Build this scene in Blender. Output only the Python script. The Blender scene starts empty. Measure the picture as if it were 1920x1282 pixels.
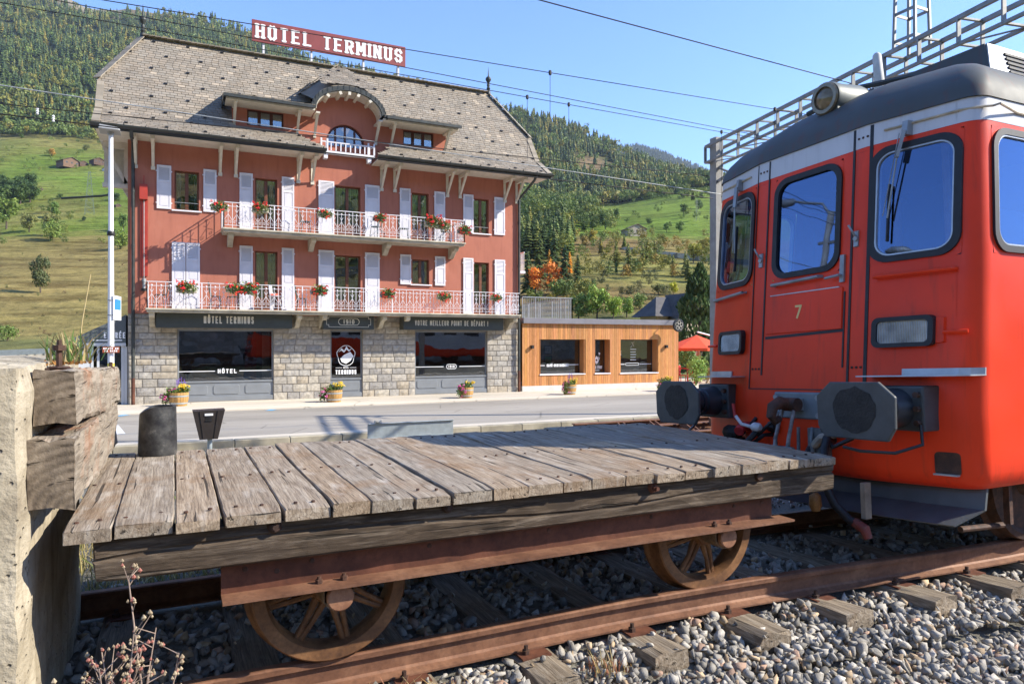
import bpy, math, random
import numpy as np
from mathutils import Vector, Matrix, noise as mnoise
random.seed(7); RNG=np.random.default_rng(7)
SC=bpy.context.scene; COL=SC.collection
R=math.radians
# ---------------------------------------------------------------- camera model (photo pixels -> world)
FPX,CX,CY=1327.,960.,641.
def ray(px,py):
    u=(px-CX)/FPX; v=(CY-py)/FPX
    return Vector((.4294+.9031*u,.9031-.4294*u,v))
def atY(px,py,Y): r=ray(px,py); return r*(Y/r.y)
def atX(px,py,X): r=ray(px,py); return r*(X/r.x)
def atZ(px,py,Z): r=ray(px,py); return r*(Z/r.z)
# ---------------------------------------------------------------- objects
def tag(o,label=None,cat=None,group=None,kind=None):
    if label: o['label']=label
    if cat: o['category']=cat
    if group: o['group']=group
    if kind: o['kind']=kind
    return o
def empty(name,loc,label=None,cat=None,group=None,rot=(0,0,0)):
    o=bpy.data.objects.new(name,None); COL.objects.link(o); o.location=loc; o.rotation_euler=rot
    o.empty_display_size=.2
    return tag(o,label,cat,group)
def copy_tree(o,parent=None):
    c=o.copy(); COL.objects.link(c)
    if parent is not None: c.parent=parent
    for ch in list(o.children): copy_tree(ch,c)
    return c
class MB:
    """collects faces and links them as one mesh object"""
    def __init__(s,o=(0,0,0)):
        s.v=[];s.f=[];s.mi=[];s.c=[];s.sm=[];s.o=Vector(o);s.m=0;s.col=(1,1,1)
    def add(s,vs,fs,smooth=False):
        n=len(s.v); s.v.extend([tuple(p) for p in vs])
        for f in fs:
            s.f.append(tuple(i+n for i in f)); s.mi.append(s.m); s.c.append(s.col); s.sm.append(smooth)
    def hexa(s,p,smooth=False):
        s.add(p,[(0,3,2,1),(4,5,6,7),(0,1,5,4),(1,2,6,5),(2,3,7,6),(3,0,4,7)],smooth)
    def box(s,x0,x1,y0,y1,z0,z1):
        s.hexa([(x0,y0,z0),(x1,y0,z0),(x1,y1,z0),(x0,y1,z0),(x0,y0,z1),(x1,y0,z1),(x1,y1,z1),(x0,y1,z1)])
    def bar(s,a,b,w,h,up=(0,0,1)):
        a=Vector(a);b=Vector(b);d=(b-a).normalized();up=Vector(up)
        sd=d.cross(up)
        if sd.length<1e-4: sd=d.cross(Vector((1,0,0)))
        sd=sd.normalized()*(w/2); u=sd.cross(d).normalized()*(h/2)
        s.hexa([a-sd-u,a+sd-u,b+sd-u,b-sd-u,a-sd+u,a+sd+u,b+sd+u,b-sd+u])
    def quad(s,a,b,c,d): s.add([a,b,c,d],[(0,1,2,3)])
    def prism(s,poly,vec):
        n=len(poly);vec=Vector(vec);p=[Vector(q) for q in poly]
        s.add(p+[q+vec for q in p],[tuple(range(n))[::-1],tuple(range(n,2*n))]+[(i,(i+1)%n,n+(i+1)%n,n+i) for i in range(n)])
    def tube(s,pts,r,n=8,caps=True,smooth=True):
        pts=[Vector(p) for p in pts]; rs=r if isinstance(r,(list,tuple)) else [r]*len(pts)
        vs=[];fs=[];up=None
        for i,p in enumerate(pts):
            d=((pts[min(i+1,len(pts)-1)]-pts[max(i-1,0)])).normalized()
            if up is None:
                up=d.cross(Vector((0,0,1)))
                if up.length<1e-3: up=d.cross(Vector((1,0,0)))
            up=(up-d*up.dot(d)).normalized(); sd=d.cross(up)
            for k in range(n):
                a=2*math.pi*k/n; vs.append(p+(up*math.cos(a)+sd*math.sin(a))*rs[i])
        for i in range(len(pts)-1):
            for k in range(n):
                fs.append((i*n+k,i*n+(k+1)%n,(i+1)*n+(k+1)%n,(i+1)*n+k))
        s.add(vs,fs,smooth)
        if caps:
            m=(len(pts)-1)*n
            s.add(vs[:n],[tuple(range(n))[::-1]]); s.add(vs[m:],[tuple(range(n))])
    def lathe(s,prof,base,axis='z',n=20,smooth=True,caps=True):
        ax={'x':Vector((1,0,0)),'y':Vector((0,1,0)),'z':Vector((0,0,1))}[axis]
        e1={'x':Vector((0,1,0)),'y':Vector((0,0,1)),'z':Vector((1,0,0))}[axis]; e2=ax.cross(e1)
        base=Vector(base);vs=[];fs=[]
        for r,h in prof:
            for k in range(n):
                a=2*math.pi*k/n; vs.append(base+ax*h+(e1*math.cos(a)+e2*math.sin(a))*r)
        for i in range(len(prof)-1):
            for k in range(n): fs.append((i*n+k,i*n+(k+1)%n,(i+1)*n+(k+1)%n,(i+1)*n+k))
        s.add(vs,fs,smooth)
        if caps:
            if prof[0][0]>1e-5: s.add(vs[:n],[tuple(range(n))[::-1]])
            if prof[-1][0]>1e-5: s.add(vs[-n:],[tuple(range(n))])
    def build(s,name,mats,parent=None,bevel=0,sharp=40,fix=True,bseg=2):
        me=bpy.data.meshes.new(name)
        if not isinstance(mats,(list,tuple)): mats=[mats]
        o=s.o; me.from_pydata([(a-o.x,b-o.y,c-o.z) for a,b,c in s.v],[],s.f)
        for m in mats: me.materials.append(m)
        me.polygons.foreach_set('material_index',s.mi)
        at=me.color_attributes.new('col','FLOAT_COLOR','CORNER')
        tot=np.array([len(f) for f in s.f]); cc=np.ones((len(s.f),4)); cc[:,:3]=np.array(s.c)
        at.data.foreach_set('color',np.repeat(cc,tot,axis=0).astype(np.float32).ravel())
        me.polygons.foreach_set('use_smooth',s.sm)
        if any(s.sm):
            me.update(); me.set_sharp_from_angle(angle=R(sharp))
        me.update()
        ob=bpy.data.objects.new(name,me); COL.objects.link(ob)
        if parent is not None: ob.parent=parent
        else: ob.location=o
        if bevel:
            b=ob.modifiers.new('edge','BEVEL'); b.width=bevel; b.segments=bseg; b.limit_method='ANGLE'; b.angle_limit=R(40)
        return ob
def mesh_np(name,V,F,mats,col=None,smooth=False,parent=None,loc=(0,0,0)):
    """V (n,3), F (m,k) constant k, col (m,3) per face"""
    V=np.asarray(V,np.float32);F=np.asarray(F,np.int32);m,k=F.shape
    me=bpy.data.meshes.new(name); me.vertices.add(len(V)); me.vertices.foreach_set('co',V.ravel())
    me.loops.add(m*k); me.loops.foreach_set('vertex_index',F.ravel())
    me.polygons.add(m); me.polygons.foreach_set('loop_start',np.arange(0,m*k,k,dtype=np.int32))
    try: me.polygons.foreach_set('loop_total',np.full(m,k,np.int32))
    except Exception: pass
    if smooth: me.polygons.foreach_set('use_smooth',np.ones(m,bool))
    if not isinstance(mats,(list,tuple)): mats=[mats]
    for a in mats: me.materials.append(a)
    me.update(calc_edges=True)
    if col is not None:
        at=me.color_attributes.new('col','FLOAT_COLOR','CORNER'); c4=np.ones((m,4),np.float32);c4[:,:3]=col
        at.data.foreach_set('color',np.repeat(c4,k,axis=0).ravel())
    me.validate()
    o=bpy.data.objects.new(name,me); COL.objects.link(o); o.location=loc
    if parent is not None: o.parent=parent
    return o
# ---------------------------------------------------------------- materials
class NT:
    def __init__(s,name,base=(.5,.5,.5),rough=.7,metal=0,spec=.5):
        s.m=bpy.data.materials.new(name); s.m.use_nodes=True; s.t=s.m.node_tree; s.b=s.t.nodes['Principled BSDF']
        s.b.inputs['Base Color'].default_value=(*base,1); s.b.inputs['Roughness'].default_value=rough
        s.b.inputs['Metallic'].default_value=metal; s.b.inputs['Specular IOR Level'].default_value=spec
    def n(s,t): return s.t.nodes.new(t)
    def l(s,a,b): s.t.links.new(a,b)
    def setin(s,sock,v):
        if hasattr(v,'is_output') or isinstance(v,bpy.types.NodeSocket): s.l(v,sock)
        elif isinstance(v,(tuple,list)) and len(v)==3 and sock.type=='RGBA': sock.default_value=(*v,1)
        else: sock.default_value=v
    def coord(s,scale=(1,1,1),rot=(0,0,0),src='Object'):
        c=s.n('ShaderNodeTexCoord'); m=s.n('ShaderNodeMapping'); m.inputs['Scale'].default_value=scale; m.inputs['Rotation'].default_value=rot
        s.l(c.outputs[src],m.inputs['Vector']); return m.outputs[0]
    def noise(s,scale=5,detail=5,vec=None,rough=.55,dist=0):
        x=s.n('ShaderNodeTexNoise'); x.inputs['Scale'].default_value=scale; x.inputs['Detail'].default_value=detail
        x.inputs['Roughness'].default_value=rough; x.inputs['Distortion'].default_value=dist
        s.l(vec if vec is not None else s.coord(),x.inputs['Vector']); return x.outputs['Fac']
    def voro(s,scale=5,vec=None,feature='F1',out='Distance'):
        x=s.n('ShaderNodeTexVoronoi'); x.feature=feature; x.inputs['Scale'].default_value=scale
        s.l(vec if vec is not None else s.coord(),x.inputs['Vector']); return x.outputs[out]
    def ramp(s,fac,stops,interp='LINEAR'):
        x=s.n('ShaderNodeValToRGB'); x.color_ramp.interpolation=interp; e=x.color_ramp.elements
        while len(e)<len(stops): e.new(.5)
        for k,(p,c) in enumerate(stops):
            e[k].position=p; e[k].color=(*c,1) if isinstance(c,(tuple,list)) else (c,c,c,1)
        s.l(fac,x.inputs[0]); return x.outputs[0]
    def mix(s,fac,a,b,mode='MIX'):
        x=s.n('ShaderNodeMix'); x.data_type='RGBA'; x.blend_type=mode
        s.setin(x.inputs[0],fac); s.setin(x.inputs[6],a); s.setin(x.inputs[7],b); return x.outputs[2]
    def math(s,op,a,b=0.):
        x=s.n('ShaderNodeMath'); x.operation=op; s.setin(x.inputs[0],a); s.setin(x.inputs[1],b); return x.outputs[0]
    def attr(s,name='col'):
        x=s.n('ShaderNodeAttribute'); x.attribute_name=name; return x.outputs['Color']
    def objcol(s): return s.n('ShaderNodeObjectInfo').outputs['Color']
    def bump(s,h,strength=.3,dist=.02):
        x=s.n('ShaderNodeBump'); x.inputs['Strength'].default_value=strength; x.inputs['Distance'].default_value=dist
        s.l(h,x.inputs['Height']); s.l(x.outputs[0],s.b.inputs['Normal']); return x
    def color(s,c): s.setin(s.b.inputs['Base Color'],c)
    def rough(s,c): s.setin(s.b.inputs['Roughness'],c)
MATS={}
def simple(name,c,rough=.6,metal=0,var=.25,scale=4,bump=.0,bscale=60,vcol=False,spec=.5):
    t=NT(name,c,rough,metal,spec); n=t.noise(scale,6)
    d=tuple(x*(1-var) for x in c); l=tuple(min(1,x*(1+var)) for x in c)
    k=t.ramp(n,[(.3,d),(.7,l)])
    if vcol: k=t.mix(1,k,t.attr(),'MULTIPLY')
    t.color(k)
    t.rough(t.math('ADD',t.math('MULTIPLY',t.noise(scale*3,4),.25),rough-.12))
    if bump: t.bump(t.noise(bscale,5),bump,.01)
    MATS[name]=t.m; return t.m
def rust(name,c1,c2,c3,rough=.75,scale=6,bump=.25,metal=.2):
    t=NT(name,c1,rough,metal); n=t.noise(scale,8,rough=.65); n2=t.noise(scale*7,6,rough=.7)
    k=t.ramp(n,[(.3,c1),(.5,c2),(.72,c3)]); k=t.mix(t.ramp(n2,[(.45,0.),(.75,.55)]),k,tuple(x*.45 for x in c1))
    t.color(k); t.bump(n2,bump,.004); MATS[name]=t.m; return t.m
def wood(name,c1,c2,c3,axis=1,scale=1.,rough=.85,bump=.5,vcol=True,stain=None,pale=None):
    """weathered timber: grain stretched along axis, knots, cracks, stains"""
    t=NT(name,c1,rough,0,.25); sc=[16,16,16]; sc[axis]=1.1; sc=[x*scale for x in sc]
    g=t.noise(2.2,9,t.coord(sc),.7,.6); w=t.n('ShaderNodeTexWave'); w.bands_direction='XYZ'[axis-1 if axis else 1]
    w.inputs['Scale'].default_value=3.; w.inputs['Distortion'].default_value=9; w.inputs['Detail'].default_value=4; w.inputs['Detail Scale'].default_value=2
    sc2=[7,7,7]; sc2[axis]=.6; t.l(t.coord([x*scale for x in sc2]),w.inputs['Vector'])
    k=t.ramp(g,[(.28,c1),(.5,c2),(.75,c3)])
    k=t.mix(t.math('MULTIPLY',t.ramp(w.outputs['Fac'],[(.0,1.),(.35,0.)]),.35),k,tuple(x*.35 for x in c1))
    if vcol: k=t.mix(1,k,t.attr(),'MULTIPLY')
    big=t.noise(2.3*scale,5,rough=.7)
    if stain: k=t.mix(t.math('MULTIPLY',t.ramp(big,[(.52,0.),(.68,1.)]),.6),k,stain)
    if pale: k=t.mix(t.math('MULTIPLY',t.ramp(t.noise(3.1*scale,6,t.coord((5.5,1.2,1.3))),[(.56,0.),(.75,1.)]),.5),k,pale)
    sc3=[26,26,26]; sc3[axis]=.8
    cr=t.ramp(t.noise(1.6,3,t.coord([x*scale for x in sc3]),.5,.3),[(.30,1.),(.36,0.)])
    k=t.mix(t.math('MULTIPLY',cr,.8),k,(.02,.016,.012))
    t.color(k); h=t.math('SUBTRACT',g,cr); t.bump(h,bump,.006); MATS[name]=t.m; return t.m
def glass(name,tint=(.75,.82,.85),refl=.25,base=None,gc=(.95,.97,1)):
    m=bpy.data.materials.new(name); m.use_nodes=True; t=m.node_tree; t.nodes.clear()
    o=t.nodes.new('ShaderNodeOutputMaterial'); mx=t.nodes.new('ShaderNodeMixShader'); g=t.nodes.new('ShaderNodeBsdfGlossy')
    g.inputs['Roughness'].default_value=.015; g.inputs['Color'].default_value=(*gc,1)
    a=t.nodes.new('ShaderNodeBsdfTransparent'); a.inputs['Color'].default_value=(*tint,1)
    f=t.nodes.new('ShaderNodeLayerWeight'); f.inputs['Blend'].default_value=.5
    pw=t.nodes.new('ShaderNodeMath'); pw.operation='POWER'; pw.inputs[1].default_value=4.
    q=t.nodes.new('ShaderNodeMath'); q.operation='ADD'; q.use_clamp=True; q.inputs[1].default_value=refl+.04
    # slight waviness of old panes
    n=t.nodes.new('ShaderNodeTexNoise'); n.inputs['Scale'].default_value=1.4; c=t.nodes.new('ShaderNodeTexCoord'); t.links.new(c.outputs['Object'],n.inputs['Vector'])
    b=t.nodes.new('ShaderNodeBump'); b.inputs['Strength'].default_value=.04; b.inputs['Distance'].default_value=.05; t.links.new(n.outputs['Fac'],b.inputs['Height']); t.links.new(b.outputs[0],g.inputs['Normal'])
    t.links.new(f.outputs['Facing'],pw.inputs[0]); t.links.new(pw.outputs[0],q.inputs[0]); t.links.new(q.outputs[0],mx.inputs[0])
    if base is not None:
        a=t.nodes.new('ShaderNodeBsdfDiffuse'); a.inputs['Color'].default_value=(*base,1)
    t.links.new(a.outputs[0],mx.inputs[1]); t.links.new(g.outputs[0],mx.inputs[2]); t.links.new(mx.outputs[0],o.inputs[0])
    MATS[name]=m; return m
def leafmat(name,src='attr'):
    t=NT(name,(.05,.08,.02),.6,0,.3); c=t.attr() if src=='attr' else t.mix(1,t.attr(),t.objcol(),'MULTIPLY')
    t.color(c); d=t.n('ShaderNodeBsdfTranslucent'); t.l(c,d.inputs['Color']); mx=t.n('ShaderNodeMixShader'); mx.inputs[0].default_value=.25
    o=t.t.nodes['Material Output']; t.l(t.b.outputs[0],mx.inputs[1]); t.l(d.outputs[0],mx.inputs[2]); t.l(mx.outputs[0],o.inputs['Surface'])
    MATS[name]=t.m; return t.m

def plaster():
    t=NT('red_plaster',(.4,.1,.06),.9,0,.2)
    n=t.noise(.8,6); n2=t.noise(7,6,t.coord((1,1,.15)))
    k=t.ramp(n,[(.3,(.385,.143,.096)),(.7,(.465,.178,.122))])
    k=t.mix(t.math('MULTIPLY',t.ramp(n2,[(.5,0.),(.75,1.)]),.42),k,(.27,.095,.07)); k=t.mix(t.math('MULTIPLY',t.ramp(t.noise(2.1,7,t.coord((1,1,.5)),.7),[(.56,0.),(.72,1.)]),.28),k,(.50,.24,.18))
    t.color(k); t.bump(t.noise(90,4),.25,.008); return t.m
M_PLASTER=plaster()
M_STONE=simple('granite_block',(.385,.362,.322),.9,0,.25,9,.9,28,True)
M_MORTAR=simple('mortar',(.30,.27,.23),.95,0,.2,8,.4,60)
M_SLATE=simple('roof_slate',(.265,.228,.18),.8,0,.12,2.2,.35,40,True)
M_DARK=simple('dark_zinc',(.05,.055,.052),.5,.3,.3,5)
M_CREAM=simple('cream_paint',(.62,.57,.47),.7,0,.1,5,.1,50)
M_WHITE=simple('white_paint',(.72,.71,.74),.55,0,.07,4,.06,70)
M_SHUT=simple('shutter_paint',(.68,.66,.70),.55,0,.06,3,.06,70)
M_FRAME=simple('brown_frame',(.15,.052,.022),.5,0,.25,8)
M_FRAME2=simple('dark_red_frame',(.07,.018,.014),.5,0,.25,8)
M_GLASS=glass('window_glass',(.62,.70,.70),.16)
M_SHOPGLASS=glass('shop_glass',(.55,.58,.58),.12)
M_CURT=simple('net_curtain',(.42,.46,.42),.9,0,.12,30)
M_CONC=simple('concrete_slab',(.46,.42,.33),.9,0,.25,3,.4,50)
M_GREYP=simple('grey_panel_paint',(.20,.215,.23),.5,0,.08,3)
M_SIGN=simple('sign_board_green',(.045,.052,.045),.45,0,.15,3)
M_SIGNTXT=simple('sign_cream',(.62,.58,.48),.6,0,.08,5)
M_SIGNRED=simple('sign_red',(.25,.055,.05),.5,0,.12,3)
M_TXTWHITE=simple('lettering_white',(.85,.85,.85),.5,0,.03,5)
M_CEDAR=wood('cedar_cladding',(.42,.17,.055),(.52,.24,.085),(.60,.30,.12),2,1.,.6,.15,True)
M_GALV=simple('galvanised_steel',(.42,.47,.48),.45,.6,.12,9)
M_STEEL=simple('grey_steel',(.30,.32,.33),.5,.5,.2,8)
M_RAIL=rust('rusty_rail',(.12,.052,.028),(.205,.095,.052),(.30,.155,.088),.65,5,.25)
M_RUSTB=rust('rust_beam',(.065,.022,.012),(.12,.042,.022),(.2,.078,.042),.65,4,.2)
M_RUSTW=rust('rust_wheel',(.09,.04,.018),(.19,.088,.035),(.30,.15,.062),.6,7,.3)
M_RUSTD=rust('rust_dark',(.035,.02,.015),(.08,.04,.025),(.16,.07,.04),.7,14,.4)
M_DECK=wood('deck_plank_wood',(.14,.10,.068),(.33,.262,.19),(.52,.44,.34),1,1.,.85,.7,True,(.21,.115,.05),(.56,.51,.44))
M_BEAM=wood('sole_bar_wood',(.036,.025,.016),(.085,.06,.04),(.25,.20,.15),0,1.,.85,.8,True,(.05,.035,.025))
M_TIMBER=wood('buffer_timber',(.13,.10,.072),(.28,.235,.18),(.43,.375,.305),1,.8,.9,1.,True,(.30,.12,.05))
def endgrain():
    t=NT('timber_end_grain',(.2,.16,.12),.95,0,.15)
    w=t.n('ShaderNodeTexWave'); w.wave_type='RINGS'; w.rings_direction='Y'; w.inputs['Scale'].default_value=9; w.inputs['Distortion'].default_value=2.5; w.inputs['Detail'].default_value=4; t.l(t.coord(),w.inputs['Vector'])
    n=t.noise(7,7,rough=.7); k=t.ramp(n,[(.3,(.085,.066,.048)),(.5,(.20,.155,.11)),(.72,(.34,.28,.205))])
    k=t.mix(t.math('MULTIPLY',w.outputs['Fac'],.35),k,(.09,.07,.05))
    c=t.ramp(t.noise(4.,3,t.coord((1.2,.3,5),(0,.7,0)),.5,.4),[(.33,1.),(.38,0.)]); k=t.mix(c,k,(.025,.02,.015))
    k=t.mix(t.math('MULTIPLY',t.ramp(t.noise(4,5),[(.58,0.),(.72,1.)]),.5),k,(.20,.085,.04))
    t.color(k); t.bump(t.math('SUBTRACT',t.math('ADD',n,t.math('MULTIPLY',w.outputs['Fac'],.3)),c),1.,.012); return t.m
M_ENDG=endgrain()
M_SLEEP=wood('sleeper_wood',(.10,.075,.05),(.24,.19,.135),(.42,.36,.28),1,1.1,.9,1.,True,(.14,.085,.045))
M_BLOCK=None
def blockmat():
    t=NT('rough_concrete',(.5,.45,.36),.95,0,.2)
    n=t.noise(3,8,rough=.65); k=t.ramp(n,[(.3,(.21,.175,.125)),(.5,(.37,.32,.235)),(.72,(.52,.46,.355))])
    st=t.noise(3,5,t.coord((5,5,.35))); k=t.mix(t.math('MULTIPLY',t.ramp(st,[(.52,0.),(.66,1.)]),.55),k,(.17,.135,.09))
    pit=t.ramp(t.voro(24),[(.08,1.),(.2,0.)]); k=t.mix(t.math('MULTIPLY',pit,.35),k,(.14,.12,.1))
    pl=t.n('ShaderNodeTexWave'); pl.wave_type='BANDS'; pl.bands_direction='Y'; pl.inputs['Scale'].default_value=1.6; pl.inputs['Distortion'].default_value=.6; t.l(t.coord(),pl.inputs['Vector'])
    h=t.math('ADD',t.math('MULTIPLY',n,1.),t.math('MULTIPLY',t.noise(45,5),.5)); h=t.math('SUBTRACT',h,pit)
    t.color(k); t.bump(h,.8,.02); return t.m
M_BLOCK=blockmat()
def asphalt(name,c,patch=.3):
    t=NT(name,c,.9,0,.25); n=t.noise(.35,6,t.coord((.4,1.6,1))); g=t.noise(140,3)
    k=t.ramp(n,[(.35,tuple(x*(1-patch) for x in c)),(.65,tuple(x*(1+patch) for x in c))])
    k=t.mix(t.math('MULTIPLY',t.ramp(g,[(.4,0.),(.75,1.)]),.3),k,tuple(min(1,x*1.8) for x in c))
    cr=t.voro(.55,t.coord((.7,1.3,1)),'DISTANCE_TO_EDGE'); k=t.mix(t.math('MULTIPLY',t.ramp(cr,[(.0,1.),(.012,0.)]),.6),k,tuple(x*.35 for x in c))
    t.color(k); t.bump(g,.3,.006); return t.m
M_ROAD=asphalt('road_asphalt',(.30,.27,.225),.16)
M_PAVE=asphalt('pavement_concrete',(.52,.46,.37),.14)
M_PATH=asphalt('old_tarmac',(.20,.19,.175),.2)
M_KERB=simple('kerb_granite',(.33,.29,.21),.9,0,.3,2.5,.5,50)
def groundmat():
    t=NT('yard_ground',(.2,.17,.11),.95,0,.1); n=t.noise(1.2,7); g=t.noise(40,5)
    k=t.ramp(n,[(.3,(.12,.115,.10)),(.5,(.20,.185,.15)),(.7,(.27,.25,.20))]); k=t.mix(t.math('MULTIPLY',t.ramp(g,[(.4,0.),(.7,1.)]),.5),k,(.10,.10,.095))
    t.color(k); t.bump(g,.8,.03); return t.m
M_GROUND=groundmat()
M_GRAVEL=simple('ballast_stone',(1,1,1),.85,0,.18,18,.4,120,True)
M_BLADE=leafmat('grass_blade'); M_LEAF=leafmat('leaf'); M_TLEAF=leafmat('tree_leaf','obj')
M_BARK=simple('bark',(.10,.075,.055),.9,0,.3,6,.6,20)
M_FLOWER=simple('petal',(1,1,1),.6,0,.05,8,0,40,True)
def terrainmat():
    t=NT('hillside',(.1,.1,.05),.95,0,.05); c=t.attr(); n=t.noise(.02,8,rough=.6); n2=t.noise(.35,6,t.coord((1,1,3)),rough=.7)
    k=t.mix(1,c,t.ramp(n,[(.3,(.72,.72,.72)),(.7,(1.25,1.25,1.2))]),'MULTIPLY'); k=t.mix(1,k,t.ramp(n2,[(.3,(.6,.62,.58)),(.7,(1.3,1.28,1.25))]),'MULTIPLY')
    n3=t.noise(1.,6,t.coord((.05,.05,.75)),.65); k=t.mix(1,k,t.ramp(n3,[(.36,(.58,.54,.50)),(.52,(1.,1.,1.)),(.7,(1.22,1.2,1.1))]),'MULTIPLY')
    t.color(k); t.bump(n2,.6,1.2); return t.m
M_TERR=terrainmat()
M_BLACK=simple('black_plastic',(.018,.018,.019),.45,0,.3,10,.1,40)
M_BROWNP=simple('brown_bin_paint',(.045,.036,.032),.4,.2,.15,6)
M_OAK=simple('barrel_oak',(.46,.26,.085),.7,0,.2,10,.3,40,True)
# ---------------------------------------------------------------- stroke lettering
cx_,cy_=.26,.15
def octo(x0,x1,y0,y1,cx=cx_,cy=cy_): return [(x0+cx,y0),(x1-cx,y0),(x1,y0+cy),(x1,y1-cy),(x1-cx,y1),(x0+cx,y1),(x0,y1-cy),(x0,y0+cy),(x0+cx,y0)]
GL={'H':[[(0,0),(0,1)],[(1,0),(1,1)],[(0,.5),(1,.5)]],'O':[octo(0,1,0,1)],'0':[octo(0,1,0,1)],'T':[[(.5,0),(.5,1)],[(0,1),(1,1)]],
'E':[[(0,0),(0,1)],[(0,0),(1,0)],[(0,1),(1,1)],[(0,.5),(.8,.5)]],'L':[[(0,0),(0,1)],[(0,0),(1,0)]],'R':[[(0,0),(0,1)],[(0,1),(.74,1),(1,.86),(1,.62),(.74,.48),(0,.48)],[(.5,.48),(1,0)]],
'M':[[(0,0),(0,1)],[(1,0),(1,1)],[(0,1),(.5,.35),(1,1)]],'I':[[(.5,0),(.5,1)]],'N':[[(0,0),(0,1)],[(1,0),(1,1)],[(0,1),(1,0)]],'U':[[(0,1),(0,cy_),(cx_,0),(1-cx_,0),(1,cy_),(1,1)]],
'S':[[(1,.82),(1-cx_,1),(cx_,1),(0,1-cy_),(0,.64),(.25,.52),(.75,.48),(1,.36),(1,cy_),(1-cx_,0),(cx_,0),(0,.18)]],'V':[[(0,1),(.5,0),(1,1)]],'P':[[(0,0),(0,1)],[(0,1),(.74,1),(1,.86),(1,.58),(.74,.44),(0,.44)]],
'D':[[(0,0),(0,1),(.7,1),(1,1-cy_),(1,cy_),(.7,0),(0,0)]],'A':[[(0,0),(.5,1),(1,0)],[(.2,.35),(.8,.35)]],'!':[[(.5,.3),(.5,1)],[(.5,0),(.5,.08)]],'1':[[(.5,0),(.5,1)],[(.5,1),(.15,.8)]],
'9':[[(1,.5),(cx_,.5),(0,.62),(0,1-cy_),(cx_,1),(1-cx_,1),(1,1-cy_),(1,cy_),(1-cx_,0),(.1,0)]],'7':[[(0,1),(1,1),(.35,0)]],'C':[[(1,.8),(1-cx_,1),(cx_,1),(0,1-cy_),(0,cy_),(cx_,0),(1-cx_,0),(1,.2)]],
'F':[[(0,0),(0,1)],[(0,1),(1,1)],[(0,.5),(.8,.5)]],'-':[[(.1,.5),(.9,.5)]],'G':[[(1,.8),(1-cx_,1),(cx_,1),(0,1-cy_),(0,cy_),(cx_,0),(1-cx_,0),(1,cy_),(1,.45),(.6,.45)]],
'B':[[(0,0),(0,1),(.74,1),(1,.87),(1,.64),(.74,.52),(0,.52)],[(.74,.52),(1,.38),(1,.13),(.74,0),(0,0)]],"'":[[(.5,.75),(.5,1)]]}
GL['Ô']=GL['O']+[[(.2,1.12),(.5,1.28),(.8,1.12)]]; GL['É']=GL['E']+[[(.35,1.12),(.7,1.3)]]
NARROW={'I':.3,'!':.3,'1':.5,"'":.3,' ':.6,'-':.7}
def lettering(mb,text,width,height,stroke,fmap,serif=0,depth=.01,gap=.45,hstroke=None):
    """fmap(a,b,d)->point; a along text centred on 0, b up from baseline, d outward"""
    ws=[NARROW.get(ch,1.15 if ch=='M' else 1.) for ch in text]; tot=sum(ws)+gap*(len(text)-1); s=width/tot; a=-width/2; k=0
    hs=hstroke or stroke
    def seg(p,q,w):
        nonlocal k
        dx,dy=q[0]-p[0],q[1]-p[1]; L=math.hypot(dx,dy) or 1e-6; ux,uy=dx/L,dy/L; e=w*.42
        p=(p[0]-ux*e,p[1]-uy*e); q=(q[0]+ux*e,q[1]+uy*e); nx,ny=-uy*w/2,ux*w/2; d=depth+(k%9)*depth*.02; k+=1
        c=[(p[0]+nx,p[1]+ny),(p[0]-nx,p[1]-ny),(q[0]-nx,q[1]-ny),(q[0]+nx,q[1]+ny)]
        mb.hexa([fmap(x,y,0) for x,y in c]+[fmap(x,y,d) for x,y in c])
    for ch,w in zip(text,ws):
        W=w*s; inset=stroke/2
        for pl in GL.get(ch,[]):
            pts=[(a+inset+x*(W-stroke),stroke/2+y*(height-stroke)) for x,y in pl]
            for p,q in zip(pts,pts[1:]): seg(p,q,hs if abs(p[1]-q[1])<1e-4 else stroke)
            if serif and ch not in '-':
                for i,(x,y) in ((0,pts[0]),(-1,pts[-1])):
                    o=pts[1] if i==0 else pts[-2]
                    if abs(o[0]-x)<.6*abs(o[1]-y) and (pl[i][1] in (0,1)): seg((x-serif,y),(x+serif,y),hs*.8)
        a+=W+gap*s
def facing_y(x,Y,z): return lambda a,b,d:(x+a,Y-d,z+b)
# ================================================================ HOTEL
FY=26.7; GZ=-2.1
HO=(5.82,FY,GZ)
hotel=empty('hotel_building',HO,'salmon red hotel with grey slate roof, white shutters and stone ground floor','hotel')
def hmb(): return MB(HO)
def wall_holes(mb,x0,x1,z0,z1,y,holes,reveal):
    xs=sorted({x0,x1,*[h[0] for h in holes],*[h[1] for h in holes]}); zs=sorted({z0,z1,*[h[2] for h in holes],*[h[3] for h in holes]})
    for a,b in zip(xs,xs[1:]):
        for c,d in zip(zs,zs[1:]):
            mx,mz=(a+b)/2,(c+d)/2
            if any(h[0]<mx<h[1] and h[2]<mz<h[3] for h in holes): continue
            mb.quad((a,y,c),(b,y,c),(b,y,d),(a,y,d))
    for a,b,c,d in holes:
        r=y+reveal
        mb.quad((a,y,c),(a,y,d),(a,r,d),(a,r,c)); mb.quad((b,y,c),(b,r,c),(b,r,d),(b,y,d))
        mb.quad((a,y,d),(b,y,d),(b,r,d),(a,r,d)); mb.quad((a,y,c),(a,r,c),(b,r,c),(b,y,c))
WIN=[(-.03,.73,4.5,5.85),(2.56,3.32,4.,5.85),(5.37,6.34,4.,5.85),(8.36,9.05,4.,5.85),(10.97,11.64,4.43,5.85),
     (2.56,3.33,1.16,3.25),(5.37,6.34,1.16,3.25),(8.37,9.07,2.26,3.24),(10.98,11.65,1.16,3.25)]
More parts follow.
